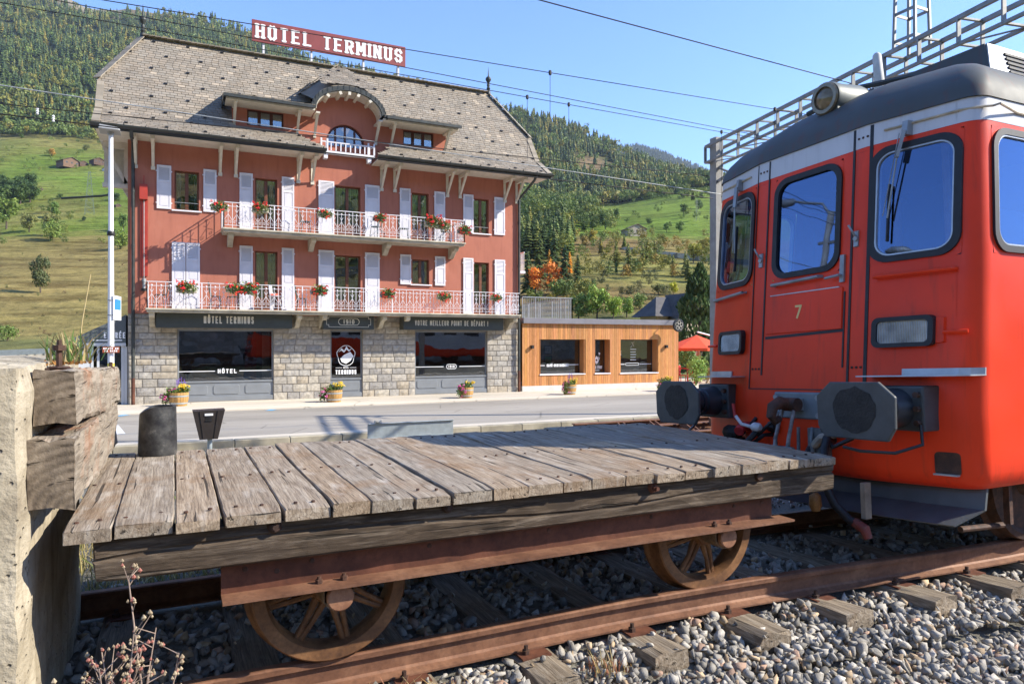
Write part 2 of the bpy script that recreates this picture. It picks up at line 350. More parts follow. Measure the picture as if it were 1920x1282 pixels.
BX0,BX1,BY1=-1.43,13.07,31.3
mb=hmb(); wall_holes(mb,BX0,BX1,.95,7.3,FY,WIN,.2)
mb.quad((BX0,FY,.95),(BX0,FY,7.3),(BX0,BY1,7.3),(BX0,BY1,.95)); mb.quad((BX1,FY,.95),(BX1,BY1,.95),(BX1,BY1,7.3),(BX1,FY,7.3))
mb.quad((BX0,BY1,.95),(BX0,BY1,7.3),(BX1,BY1,7.3),(BX1,BY1,.95))
for x in (BX0,BX1):   # end gables under the half hips
    mb.add([(x,FY,7.3),(x,BY1,7.3),(x,30.4,9.1),(x,27.6,9.1)],[(0,1,2,3)])
# wall dormer front that carries the attic windows, with arched centre
DY=FY-.04
wall_holes(mb,1.8,4.56,7.3,8.42,DY,[(2.29,3.53,7.68,8.25)],.15); wall_holes(mb,6.96,9.75,7.3,8.42,DY,[(7.99,9.23,7.68,8.25)],.15)
ACX=5.76
def arch_pts(hw,rise,base,n=24): return [(ACX-hw*math.cos(math.pi*k/n),base+rise*math.sin(math.pi*k/n)) for k in range(n+1)]
inn=[(ACX-.72,7.0)]+arch_pts(.72,.72,7.42)+[(ACX+.72,7.0)]; out=[(4.56,7.0)]+arch_pts(1.2,.82,8.4)+[(6.96,7.0)]
for k in range(len(inn)-1):
    a,b,c,d=inn[k],inn[k+1],out[k+1],out[k]
    mb.quad((a[0],DY,a[1]),(b[0],DY,b[1]),(c[0],DY,c[1]),(d[0],DY,d[1])); mb.quad((a[0],DY,a[1]),(a[0],DY+.18,a[1]),(b[0],DY+.18,b[1]),(b[0],DY,b[1]))
for x in (1.8,9.75): mb.quad((x,DY,7.3),(x,DY,8.42),(x,28.2,8.42),(x,28.2,7.3))
mb.quad((1.8,DY,7.3),(9.75,DY,7.3),(9.75,FY+.0,7.3),(1.8,FY,7.3))
mb.build('wall',M_PLASTER,hotel)
M_INT=simple('dim_interior',(.20,.15,.10),.9,0,.3,2)
mb=hmb()
mb.box(BX0+.1,BX1-.1,28.6,28.7,1.1,7.2); mb.box(BX0+.1,BX1-.1,27.2,28.6,1.0,1.1); mb.box(BX0+.1,BX1-.1,27.2,28.6,3.75,3.85); mb.box(1.9,9.65,28.0,28.1,7.31,8.4)
mb.build('inner_partition',M_INT,hotel)
# ground floor masonry
GH=[(.06,3.19,-2.06,.44),(5.22,6.42,-2.06,.44),(8.5,11.58,-2.06,.44)]
mb=hmb(); Y1=FY+.05; wall_holes(mb,BX0,BX1,GZ-.3,.95,Y1,GH,.3); mb.m=0
mb.quad((BX0,Y1,GZ),(BX0,Y1,.95),(BX0,BY1,.95),(BX0,BY1,GZ)); mb.quad((BX1,Y1,GZ),(BX1,BY1,GZ),(BX1,BY1,.95),(BX1,Y1,.95)); mb.quad((BX0,BY1,GZ),(BX0,BY1,.95),(BX1,BY1,.95),(BX1,BY1,GZ))
mb.quad((BX0,FY,.95),(BX1,FY,.95),(BX1,Y1,.95),(BX0,Y1,.95))
mb.m=1; rr=random.Random(3)
def stone(x0,x1,z0,z1,out):
    nx=max(2,int((x1-x0)/.13)); nz=2; g=.014; vs=[];fs=[]
    c=rr.choice([(1,1,1),(.88,.86,.83),(1.12,1.08,1.0),(1.0,.92,.8),(.8,.8,.82),(1.05,1.02,.98)]); mb.col=c
    for j in range(nz+1):
        for i in range(nx+1):
            e=(i in(0,nx)) or (j in(0,nz)); x=x0+g+(x1-x0-2*g)*i/nx; z=z0+g+(z1-z0-2*g)*j/nz
            vs.append((x+(0 if e else rr.uniform(-.02,.02)),Y1-(.022 if e else out+rr.uniform(-.012,.022)),z+(0 if e else rr.uniform(-.015,.015))))
    for j in range(nz):
        for i in range(nx): a=j*(nx+1)+i; fs.append((a,a+1,a+nx+2,a+nx+1))
    n0=len(vs); ring=[i for i in range(nx+1)]+[(j+1)*(nx+1)+nx for j in range(nz)]+[nz*(nx+1)+i for i in range(nx-1,-1,-1)]+[j*(nx+1) for j in range(nz-1,0,-1)]
    for i in ring: vs.append((vs[i][0],Y1,vs[i][2]))
    m=len(ring)
    for k in range(m): fs.append((ring[k],n0+k,n0+(k+1)%m,ring[(k+1)%m]))
    mb.add(vs,fs)
rows=[]; z=GZ
while z<.93:
    h=rr.uniform(.27,.31) if z<-1.3 else rr.uniform(.205,.25); h=min(h,.95-z); rows.append((z,z+h)); z+=h
for i,(za,zb) in enumerate(rows):
    if zb-za<.08: continue
    spans=[(BX0,BX1)]
    for a,b,c,d in GH:
        if zb>c+.02 and za<d-.05:
            spans=[t for s in spans for t in ((s[0],min(s[1],a)),(max(s[0],b),s[1])) if t[1]-t[0]>.05]
    for a,b in spans:
        x=a
        first=True
        while x<b-.01:
            w=rr.uniform(.34,.62) if zb-za>.25 or True else .4
            if first and i%2: w*=.55
            first=False
            if b-x-w<.22: w=b-x
            stone(x,x+w,za,zb,.035 if za<-1.3 else .028); x+=w
mb.col=(1,1,1); mb.build('ground_floor_wall',[M_MORTAR,M_STONE],hotel)
# ---- windows
def window(x0,x1,z0,z1,y,mat,mull=1,curt=None,rail=False,fw=.055):
    mb=hmb(); t=.06
    mb.box(x0,x0+fw,y,y+t,z0,z1); mb.box(x1-fw,x1,y,y+t,z0,z1); mb.box(x0+fw,x1-fw,y,y+t,z1-fw,z1); mb.box(x0+fw,x1-fw,y,y+t,z0,z0+fw)
    w=(x1-x0)
    for k in range(mull):
        c=x0+w*(k+1)/(mull+1); mb.box(c-.055,c+.055,y-.012,y+t,z0+fw,z1-fw)
    if z1-z0>1.7: mb.box(x0+fw,x1-fw,y+.004,y+t-.004,z0+fw,z0+.42)
    f=mb.build('window',mat,hotel,.006,bseg=1)
    mb=hmb(); mb.box(x0+fw,x1-fw,y+.028,y+.034,z0+fw,z1-fw); mb.build('pane',M_GLASS,f)
    if curt:
        mb=hmb()
        for k in range(mull+1):
            a=x0+fw+(w-2*fw)*k/(mull+1); b=x0+fw+(w-2*fw)*(k+1)/(mull+1)
            if curt=='side':
                if k==0: b=a+(b-a)*.45
                else: a=a+(b-a)*.72
            n=int((b-a)/.022); zt=z0+(z1-z0)*(.58 if curt=='half' else 1)
            P=[(a+(b-a)*i/n,y+.14+.025*math.sin(i*1.7)) for i in range(n+1)]
            for p,q in zip(P,P[1:]): mb.add([(p[0],p[1],z0+.03),(q[0],q[1],z0+.03),(q[0],q[1],zt),(p[0],p[1],zt)],[(0,1,2,3)],True)
        mb.build('curtain',M_CURT,f,sharp=180)
    if rail:
        mb=hmb(); mb.tube([(x0,FY+.03,z0+.26),(x1,FY+.03,z0+.26)],.012,6); mb.build('safety_bar',M_STEEL,f)
    return f
for i,w in enumerate(WIN):
    window(*w,FY+.13,M_FRAME,1,['side','full','full','full','side','full','half','half','half'][i],i in(0,4))
    if i in (0,4,7):
        mb=hmb(); mb.box(w[0]-.09,w[1]+.09,FY-.07,FY+.12,w[2]-.05,w[2]); mb.build('window_sill',M_WHITE,hotel,.006,bseg=1)
window(2.29,3.53,7.68,8.25,DY+.08,M_FRAME2,2,None); window(7.99,9.23,7.68,8.25,DY+.08,M_FRAME2,2,None)
# arched attic window
ap=[(ACX-.72,7.0)]+arch_pts(.72,.72,7.42)+[(ACX+.72,7.0)]; ip=[(ACX-.65,7.06)]+arch_pts(.65,.65,7.42)+[(ACX+.65,7.06)]
mb=hmb(); ya=DY+.1
for k in range(len(ap)-1):
    a,b,c,d=ap[k],ap[k+1],ip[k+1],ip[k]
    mb.hexa([(a[0],ya,a[1]),(b[0],ya,b[1]),(b[0],ya+.05,b[1]),(a[0],ya+.05,a[1]),(d[0],ya,d[1]),(c[0],ya,c[1]),(c[0],ya+.05,c[1]),(d[0],ya+.05,d[1])])
for dx,h in ((0,8.07),(-.36,7.96),(.36,7.96)): mb.box(ACX+dx-.035,ACX+dx+.035,ya-.01,ya+.045,7.06,h)
f=mb.build('arched_window',M_FRAME2,hotel)
mb=hmb(); mb.add([(p[0],ya+.03,p[1]) for p in ip],[tuple(range(len(ip)))]); mb.build('pane',M_GLASS,f)
# ---- shutters
def shutter(x0,x1,z0,z1,y=FY-.05):
    mb=hmb(); t=.035; f=.06; h=z1-z0; w=x1-x0
    mb.box(x0,x0+f,y,y+t,z0,z1); mb.box(x1-f,x1,y,y+t,z0,z1)
    zl=z1-h*(.30 if h<1.7 else .22)-.06; zs=[z0,z0+.08] 
    cuts=[(z0,z0+.07),(zl-.07,zl),(z1-.07,z1)]
    if h>1.7: cuts.append((z0+h*.40,z0+h*.40+.07))
    for a,b in cuts: mb.box(x0+f,x1-f,y,y+t,a,b)
    mb.box(x0+f,x1-f,y+.014,y+t-.004,z0+.07,zl-.07)     # sunk panel
    mb.box(x0+f+.035,x1-f-.035,y+.004,y+.014,z0+.11,(z0+h*.40-.04 if h>1.7 else zl-.11))
    if h>1.7: mb.box(x0+f+.035,x1-f-.035,y+.004,y+.014,z0+h*.40+.11,zl-.11)
    n=9
    for k in range(n):
        zc=zl+(z1-.07-zl)*(k+.5)/n; d=(z1-.07-zl)/n*.42
        mb.hexa([(x0+f,y+.002,zc-d-.006),(x1-f,y+.002,zc-d-.006),(x1-f,y+.008,zc-d),(x0+f,y+.008,zc-d),(x0+f,y+.024,zc+d*.7),(x1-f,y+.024,zc+d*.7),(x1-f,y+.031,zc+d*.8),(x0+f,y+.031,zc+d*.8)])
    mb.box(x0+f,x1-f,y+.031,y+t-.001,zl,z1-.07)
    for zz in (z0+.2,z1-.2): mb.box(x0-.03,x0+.001,y+.005,y+.05,zz-.02,zz+.02); mb.box(x1-.001,x1+.03,y+.005,y+.05,zz-.02,zz+.02)
    return mb.build('shutter',M_SHUT,hotel)
T2=5.97;T1=3.4
for a,b,z in [(-.57,-.13,4.5),(.87,1.29,4.5),(2.04,2.48,3.98),(3.47,3.9,3.98),(4.77,5.34,3.98),(6.5,7.06,3.98),(7.86,8.29,3.98),(9.27,9.72,3.98),(10.5,10.94,4.42),(11.87,12.35,4.42)]: shutter(a,b,z,T2)
for a,b,z in [(-.11,.31,1.14),(.33,.76,1.14),(2.04,2.48,1.14),(3.47,3.9,1.14),(4.77,5.34,1.14),(6.5,7.06,1.14),(7.88,8.31,2.24),(9.3,9.73,2.24),(10.5,10.94,1.14),(11.89,12.36,1.14)]: shutter(a,b,z,T1)
# ---- shop fronts: window with grey panelled base
def shopfront(x0,x1,nm,panels,zg=-1.36):
    mb=hmb(); y=FY+.12; f=.05
    mb.box(x0,x0+f,y,y+.07,zg,.44); mb.box(x1-f,x1,y,y+.07,zg,.44); mb.box(x0+f,x1-f,y,y+.07,.38,.44)
    mb.box(x0,x1,y-.03,y+.1,-2.06,zg); mb.box(x0,x1-.0,y-.07,y-.03,-2.06,-1.9); mb.box(x0,x1,y-.06,y-.03,zg-.06,zg)
    w=(x1-x0)/panels
    for k in range(panels):
        a,b=x0+w*k+.09,x0+w*(k+1)-.09; c=.05
        P=[(a+c,-1.83),(b-c,-1.83),(b,-1.83+c),(b,-1.5-c),(b-c,-1.5),(a+c,-1.5),(a,-1.5-c),(a,-1.83+c)]
        mb.prism([(p[0],y-.05,p[1]) for p in P],(0,.025,0))
    s=mb.build(nm,M_GREYP,hotel,.008,bseg=1)
    mb=hmb(); mb.box(x0+f,x1-f,y+.03,y+.038,zg,.38); p=mb.build('pane',M_SHOPGLASS,s); return s,y+.03
s1,gy=shopfront(.06,3.19,'shop_window',3); s2,gy=shopfront(5.22,6.42,'entrance_door',1); s3,gy=shopfront(8.5,11.58,'shop_window',3)
def letters(parent,items,mat,org=HO,name='lettering'):
    mb=MB(org)
    for it in items: it(mb)
    return mb.build(name,mat,parent)
def line(x0,x1,z,y,h=.025): return lambda mb: mb.box(x0,x1,y-.006,y,z-h/2,z+h/2)
def txt(t,x,z,w,h,st,y,serif=0,depth=.006): return lambda mb: lettering(mb,t,w,h,st,facing_y(x,y,z),serif,depth)
def pill(x,z,w,h,y,t=.02,cut=None):
    def f(mb):
        c=cut or h/2; n=8; out=[];inn=[]
        for cxx,czz,a0 in ((x+w/2-c,z+h/2-c,0),(x-w/2+c,z+h/2-c,90),(x-w/2+c,z-h/2+c,180),(x+w/2-c,z-h/2+c,270)):
            for k in range(n+1):
                a=R(a0+90*k/n); out.append((cxx+c*math.cos(a),czz+c*math.sin(a))); inn.append((cxx+(c-t)*math.cos(a),czz+(c-t)*math.sin(a)))
        m=len(out)
        for k in range(m):
            o1,o2,i2,i1=out[k],out[(k+1)%m],inn[(k+1)%m],inn[k]
            mb.hexa([(o1[0],y,o1[1]),(o2[0],y,o2[1]),(i2[0],y,i2[1]),(i1[0],y,i1[1])]+[(q[0],y-.006,q[1]) for q in (o1,o2,i2,i1)])
    return f
letters(s1,[line(.1,1.25,-1.02,gy),line(2.05,3.14,-1.02,gy),txt('HÔTEL',1.65,-1.1,.62,.15,.032,gy)],M_TXTWHITE)
letters(s3,[line(8.55,9.72,-.99,gy),line(10.4,11.53,-.99,gy),pill(10.06,-.99,.44,.2,gy),txt('1910',10.06,-1.04,.26,.1,.022,gy)],M_TXTWHITE)
def mountain(mb):
    y=gy; cx,cz,r=5.82,-.5,.36
    n=22; pts=[(cx+r*math.cos(a)*(.95+.08*math.sin(5*a)),cz+r*math.sin(a)*1.05*(1 if math.sin(a)>-.3 else 1.08)) for a in [2*math.pi*k/n for k in range(n)]]
    for k in range(n):
        a,b=pts[k],pts[(k+1)%n]; d=.94
        mb.hexa([(a[0],y,a[1]),(b[0],y,b[1]),(cx+(b[0]-cx)*d,y,cz+(b[1]-cz)*d),(cx+(a[0]-cx)*d,y,cz+(a[1]-cz)*d)]+[(q[0],y-.006,q[1]) for q in (a,b,(cx+(b[0]-cx)*d,cz+(b[1]-cz)*d),(cx+(a[0]-cx)*d,cz+(a[1]-cz)*d))])
    def poly(P,dd=.0065): mb.prism([(cx+p[0]*r,y-dd,cz+p[1]*r) for p in P],(0,dd,0))
    poly([(-.8,.3),(-.45,.75),(-.2,.5),(.05,.95),(.3,.55),(.62,.7),(.3,.38),(.05,.62),(-.2,.28),(-.5,.5)],.0068)
    poly([(-.6,-.35),(-.2,.05),(.45,.35),(.8,-.1),(.45,-.6),(.0,-.9),(-.45,-.7)],.0072)
letters(s2,[mountain,txt('TERMINUS',5.82,-1.22,.78,.17,.04,gy),txt('HOTEL',5.82,-1.0,.2,.06,.013,gy),line(5.43,5.68,-.97,gy,.012),line(5.96,6.21,-.97,gy,.012)],M_TXTWHITE)
mb=hmb(); mb.box(.1,12.9,29.6,29.7,-2.05,.9); mb.box(BX0+.2,BX1-.2,27.2,29.6,-2.09,-2.05); mb.box(4.0,4.1,27.3,29.6,-2.05,.9); mb.box(7.4,7.5,27.3,29.6,-2.05,.9); mb.box(BX0+.2,BX1-.2,27.1,29.6,.86,.9)
mb.build('inner_room',M_INT,hotel)
M_REDC=simple('red_cloth',(.35,.03,.025),.9,0,.2,3); M_PALE=simple('pale_drape',(.55,.48,.38),.9,0,.12,14)
mb=hmb(); mb.box(2.35,2.75,28.2,28.3,-1.9,.1); mb.build('red_drape',M_REDC,hotel)
mb=hmb()
for k in range(8): mb.box(2.86+k*.035,2.885+k*.035,27.3+.02*(k%2),27.34+.02*(k%2),-1.4,.36)
mb.build('pale_drape',M_PALE,hotel)
# ---- balconies
def balcony(x0,x1,zs,yf,label):
    mb=hmb(); mb.box(x0,x1,yf,FY+.02,zs-.06,zs); mb.box(x0+.04,x1-.04,yf+.05,FY+.02,zs-.13,zs-.06)
    b=mb.build('balcony',M_CONC,hotel,.012,bseg=1); b['label']=label
    mb=hmb(); H=.86; yr=yf+.06
    def run(p,q):
        p=Vector(p);q=Vector(q);L=(q-p).length;d=(q-p)/L; n=max(2,round(L/.135)); t=.011
        mb.bar(p+Vector((0,0,H)),q+Vector((0,0,H)),.04,.022); mb.bar(p+Vector((0,0,H-.13)),q+Vector((0,0,H-.13)),.02,.014); mb.bar(p+Vector((0,0,.09)),q+Vector((0,0,.09)),.022,.016)
        for k in range(n+1):
            c=p+d*(L*k/n); post=(k in(0,n)) or (k%24==12)
            w=.034 if post else .016
            if k%2==0 or post:
                mb.bar(c+Vector((0,0,0)),c+Vector((0,0,H)),w,w,(0,1,0))
            else:
                mb.bar(c+Vector((0,0,.09)),c+Vector((0,0,H-.13)),.013,.013,(0,1,0))
                mb.lathe([(.001,-.032),(.024,-.02),(.03,0),(.024,.02),(.001,.032)],c+Vector((0,0,H-.115)),'z',6)
                for sg in (-1,1):
                    e=d*sg*(L/n)
                    mb.bar(c+Vector((0,0,.52)),c+e*.42+Vector((0,0,.62)),.01,.012,(0,0,1)); mb.bar(c+Vector((0,0,.47)),c+e*.85+Vector((0,0,.27)),.01,.012,(0,0,1))
                    sp=[c+e*(.5+.3*math.cos(a)*(1-.09*i))+Vector((0,0,.2+.06*math.sin(a)*(1-.09*i))) for i,a in enumerate([2.6-.8*j for j in range(10)])]
                    for u,v in zip(sp,sp[1:]): mb.bar(u,v,.011,.011,(0,1,0))
    run((x0+.05,yr,zs),(x1-.05,yr,zs)); run((x0+.05,yr,zs),(x0+.05,FY,zs)); run((x1-.05,yr,zs),(x1-.05,FY,zs))
    mb.build('railing',M_WHITE,b)
    return b
YB=25.66
balcony(-.88,12.62,1.1,YB,'long lower balcony over the shop signs'); balcony(1.42,10.22,3.86,YB,'shorter upper balcony')
def corbel(x,zt,h=.46,w=.17,proj=.86):
    mb=hmb(); P=[(FY+.02,zt),(FY-proj,zt),(FY-proj,zt-.1),(FY-proj+.06,zt-.16),(FY-proj*.62,zt-.2),(FY-proj*.42,zt-.3),(FY-proj*.32,zt-h+.06),(FY-.12,zt-h),(FY+.02,zt-h)]
    mb.prism([(x-w/2,p[0],p[1]) for p in P],(w,0,0)); mb.build('corbel',M_CONC,hotel,.012,bseg=1)
for x in (-.7,3.98,4.86,7.05,7.95,12.45): corbel(x,.97)
for x in (1.72,4.48,7.25,9.95): corbel(x,3.73,.42,.18,.74)
# balustrade of the attic window
mb=hmb(); x0,x1,yb,zb=4.82,6.78,FY-.32,7.05
for x in [x0+(x1-x0)*k/11 for k in range(12)]: mb.box(x-.02,x+.02,yb,yb+.04,zb,zb+(.40 if x in (x0,x1) else .30))
for x in (x0,x0+.22,x1-.22,x1): mb.box(x-.03,x+.03,yb-.012,yb+.052,zb-.02,zb+.42)
mb.box(x0,x1,yb-.006,yb+.046,zb+.28,zb+.32); mb.box(x0-.02,x1+.02,yb-.03,DY,zb-.1,zb-.03); mb.box(x0+.0,x0+.06,yb+.04,DY,zb+.28,zb+.32); mb.box(x1-.06,x1,yb+.04,DY,zb+.28,zb+.32)
mb.box(x0+.1,x0+.24,yb+.03,DY,zb-.3,zb-.1); mb.box(x1-.24,x1-.1,yb+.03,DY,zb-.3,zb-.1)
mb.build('balustrade',M_WHITE,hotel)
# ---- roof
E0,E1=25.5,26.6; ZE,ZM,ZR,YR=6.86,7.60,11.08,29.0
XL,XR=-2.38,13.95; RL,RR=-1.07,12.62; HYF,HZ=27.45,0
HZ=ZM+(ZR-ZM)*(HYF-E1)/(YR-E1)
def zroof(y): return ZE+(ZM-ZE)*(y-E0)/(E1-E0) if y<E1 else ZM+(ZR-ZM)*(y-E1)/(YR-E1)
SKL,SKR=4.83,6.70   # eave cut either side of the central gable
mb=hmb(); mb.m=0; mb.col=(.8,.8,.8); lo=.03
def rq(*p): mb.add([(a,b,c-lo) for a,b,c in p],[tuple(range(len(p)))])
rq((XL,E0,ZE),(SKL,E0,ZE),(3.95,E1,ZM),(XL,E1,ZM)); rq((SKR,E0,ZE),(XR,E0,ZE),(XR,E1,ZM),(7.6,E1,ZM))
rq((XL,E1,ZM),(1.8,E1,ZM),(1.8,28.6,zroof(28.6)),(5.7,28.6,zroof(28.6)),(5.7,YR,ZR),(RL,YR,ZR),(XL,HYF,HZ))
rq((9.75,E1,ZM),(XR,E1,ZM),(XR,HYF,HZ),(RR,YR,ZR),(5.7,YR,ZR),(5.7,28.6,zroof(28.6)),(9.75,28.6,zroof(28.6)))
BYF=2*YR-HYF; BE=2*YR-E0; BM=2*YR-E1
rq((XL,BYF,HZ),(XL,HYF,HZ),(RL,YR,ZR)); rq((XR,HYF,HZ),(XR,BYF,HZ),(RR,YR,ZR))
rq((XL,BM,ZM),(XL,BYF,HZ),(RL,YR,ZR),(RR,YR,ZR),(XR,BYF,HZ),(XR,BM,ZM)); rq((XL,BE,ZE),(XL,BM,ZM),(XR,BM,ZM),(XR,BE,ZE))
rs=random.Random(11)
def inpoly(x,y,P):
    c=False
    for i in range(len(P)):
        (a,b),(d,e)=P[i],P[i-1]
        if (b>y)!=(e>y) and x<(d-a)*(y-b)/(e-b)+a: c=not c
    return c
def slates(O,U,V,poly,ex=.128,w=.235,hooks=True):
    """poly in (u,v) metres on the plane O + u U + v V (V up the slope)"""
    O=Vector(O);U=Vector(U).normalized();V=Vector(V).normalized();N=U.cross(V).normalized()
    us=[p[0] for p in poly];vs_=[p[1] for p in poly]; r=0; v=min(vs_)
    while v<max(vs_):
        u=min(us)-w*(.5 if r%2 else 0)
        k=0
        while u<max(us):
            ww=w*rs.uniform(.9,1.1)
            if inpoly(u+ww/2,v+ex*.45,poly):
                b=rs.uniform(.86,1.12); t=rs.uniform(-.03,.04); mb.col=(b*(1+t),b,b*(1-t))
                if rs.random()<.03: mb.col=(1.5,1.45,1.38)
                u0=max(u+.006,min(us)); u1=min(u+ww-.006,max(us)); l=.016+rs.uniform(0,.008); v0=max(v-.01,min(vs_)-.02); v1=min(v+ex*1.25,max(vs_))
                P=[O+U*u0+V*(v0+rs.uniform(-.006,.006))+N*l,O+U*u1+V*(v0+rs.uniform(-.006,.006))+N*l,O+U*u1+V*v1+N*.004,O+U*u0+V*v1+N*.004]
                B=[O+U*u0+V*v0-N*.004,O+U*u1+V*v0-N*.004]
                mb.m=1; mb.add(P+B,[(0,1,2,3),(4,5,1,0),(4,0,3),(5,2,1)])
                if hooks and r%6==1 and (k+(1 if r%12==1 else 3))%5==0:
                    mb.m=2; mb.col=(1,1,1); c=O+U*(u+ww/2)+V*(v+ex*.5)
                    q=[c-U*.05-V*.04,c+U*.05-V*.04,c+U*.05+V*.04,c-U*.05+V*.04]
                    mb.hexa([a+N*.01 for a in q]+[a+N*.055+V*(-.02 if i<2 else -.03) for i,a in enumerate(q)])
            u+=ww; k+=1
        v+=ex; r+=1
LA=math.hypot(E1-E0,ZM-ZE); VA=(0,E1-E0,ZM-ZE); LB=math.hypot(YR-E1,ZR-ZM); VB=(0,YR-E1,ZR-ZM); kb=LB/(YR-E1)
def vb(y): return (y-E1)*kb
slates((0,E0,ZE),(1,0,0),VA,[(XL,0),(SKL,0),(3.95,LA),(XL,LA)]); slates((0,E0,ZE),(1,0,0),VA,[(SKR,0),(XR,0),(XR,LA),(7.6,LA)])
slates((0,E1,ZM),(1,0,0),VB,[(XL,0),(1.85,0),(1.85,vb(27.35)),(4.5,vb(27.5)),(5.7,vb(28.6)),(5.7,LB),(RL,LB),(XL,vb(HYF))])
slates((0,E1,ZM),(1,0,0),VB,[(9.7,0),(XR,0),(XR,vb(HYF)),(RR,LB),(5.7,LB),(5.7,vb(28.6)),(7.0,vb(27.5)),(9.7,vb(27.35))])
# cap slates along ridge, hips
def caps(a,b,w=.2,step=.2):
    a=Vector(a);b=Vector(b);L=(b-a).length;d=(b-a)/L;n=int(L/step)
    for k in range(n):
        br=rs.uniform(.8,1.25); mb.col=(br,br,br*.97); mb.m=1
        p=a+d*(step*k); q=p+d*(step*.97); mb.bar(p+Vector((0,0,.03)),q+Vector((0,0,.045)),w,.03)
caps((RL,YR-.06,ZR+.0),(RR,YR-.06,ZR),.26); caps((XL,HYF,HZ+.02),(RL,YR,ZR+.02),.3,.17); caps((XR,HYF,HZ+.02),(RR,YR,ZR+.02),.3,.17)
for x,s in ((XL,1),(XR,-1)): caps((x+s*.12,E0,ZE),(x+s*.12,E1,ZM),.22,.19); caps((x+s*.12,E1,ZM),(x+s*.12,HYF,HZ),.22,.19)
roof=mb.build('roof',[M_DARK,M_SLATE,M_BLACK],hotel)
# dormer roofs and gablet
mb=hmb(); mb.col=(.8,.8,.8)
DE,DZ,DT,DTZ=25.78,8.43,27.45,zroof(27.45)+.02
Pk=Vector((5.72,27.75,10.68)); Bk=Vector((5.72,28.75,10.72)); Lk=Vector((4.22,27.55,9.4)); Rk=Vector((7.1,27.55,9.4))
for xa,xb in ((1.5,4.5),(7.02,10.02)):
    mb.m=0; mb.hexa([(xa,DE,DZ-.1),(xb,DE,DZ-.1),(xb,DT,DTZ-.1),(xa,DT,DTZ-.1),(xa,DE,DZ),(xb,DE,DZ),(xb,DT,DTZ),(xa,DT,DTZ)])
    V=(0,DT-DE,DTZ-DZ); slates((0,DE,DZ),(1,0,0),V,[(xa,0),(xb,0),(xb,Vector(V).length),(xa,Vector(V).length)])
mb.col=(.8,.8,.8); mb.m=0
mb.add([Pk,Bk,Lk],[(0,1,2)]); mb.add([Pk,Rk,Bk],[(0,1,2)])
for S,sg in ((Lk,1),(Rk,-1)):
    U=(Bk-Pk); V=(Pk-S); V=V-U.normalized()*V.dot(U.normalized()); n=V.length
    base=Pk-V; slates(base if sg==-1 else base+U,(U if sg==-1 else -U),V,[(0,0),(U.length,0),(U.length,n),(0,n)] if True else 0,.13,.22,False)
AO=[(ACX-1.36*math.cos(math.pi*k/20),8.42+.92*math.sin(math.pi*k/20)) for k in range(21)]
AF=25.92
front=[Lk]+[Vector((x,AF+.1,z+.02)) for x,z in AO[2:19]]+[Rk]
mb.col=(.85,.85,.85)
for a,b in zip(front,front[1:]): mb.add([Pk,a,b],[(0,1,2)])
# slates on the hip front (plane through peak and arch crown)
fU=Vector((1,0,0)); fO=Vector((ACX,AF+.1,9.36)); fV=(Pk+Vector((ACX-Pk.x,0,0))-fO); fl=fV.length
tri=[(-1.0,-.18),(-.5,.0),(0,.03),(.5,.0),(1.0,-.18),(1.05,.45),(.06,fl),(-.06,fl),(-1.05,.45)]
slates(fO+Vector((0,0,.03)),fU,fV,tri,.125,.22)
caps(Lk+Vector((0,-.05,.04)),Pk+Vector((0,0,.05)),.34,.15); caps(Rk+Vector((0,-.05,.04)),Pk+Vector((0,0,.05)),.34,.15)
mb.m=0; mb.col=(1,1,1)
# arched zinc barge band
AI=[(ACX-1.2*math.cos(math.pi*k/20),8.42+.76*math.sin(math.pi*k/20)) for k in range(21)]
for k in range(20):
    a,b,c,d=AO[k],AO[k+1],AI[k+1],AI[k]
    mb.hexa([(a[0],AF,a[1]),(b[0],AF,b[1]),(c[0],AF,c[1]),(d[0],AF,d[1]),(a[0],27.5,a[1]),(b[0],27.5,b[1]),(c[0],26.1,c[1]),(d[0],26.1,d[1])])
for k in range(1,20,1):
    x,z=AO[k]; mb.box(x-.012,x+.012,AF-.012,AF+.2,z-.12,z+.014)
mb.build('dormer_roof',[M_DARK,M_SLATE,M_BLACK],hotel)
# cream timber under dormers and arch
mb=hmb()
for k in range(20):
    a,b=AI[k],AI[k+1]; mb.hexa([(a[0],AF+.08,a[1]),(b[0],AF+.08,b[1]),(b[0],DY,b[1]),(a[0],DY,a[1]),(a[0]*.985+ACX*.015,AF+.08,a[1]-.03),(b[0]*.985+ACX*.015,AF+.08,b[1]-.03),(b[0]*.985+ACX*.015,DY,b[1]-.03),(a[0]*.985+ACX*.015,DY,a[1]-.03)])
for k in (5,8,10,12,15):
    x,z=AI[k]; a=math.atan2(z-8.42,x-ACX); r_=Vector((math.cos(a),0,math.sin(a))); p=Vector((x,0,z))-r_*.09
    mb.bar((p.x,AF+.02,p.z),(p.x,DY,p.z),.1,.12,r_)
for xa,xb in ((1.55,4.5),(7.0,9.98)): mb.box(xa,xb,DE+.06,DY,DZ-.17,DZ-.105)
for x in (1.86,4.0,4.62,6.9,7.5,9.68):
    mb.box(x-.05,x+.05,DY-.07,DY,7.5,7.62); mb.hexa([(x-.04,DY-.06,7.6),(x+.04,DY-.06,7.6),(x+.04,DY,7.6),(x-.04,DY,7.6),(x-.05,DE+.18,8.25),(x+.05,DE+.18,8.25),(x+.05,DE+.32,8.26),(x-.05,DE+.32,8.26)]); mb.box(x-.07,x+.07,DE+.12,DY,8.2,8.26)
mb.build('dormer_bracket',M_CREAM,hotel)
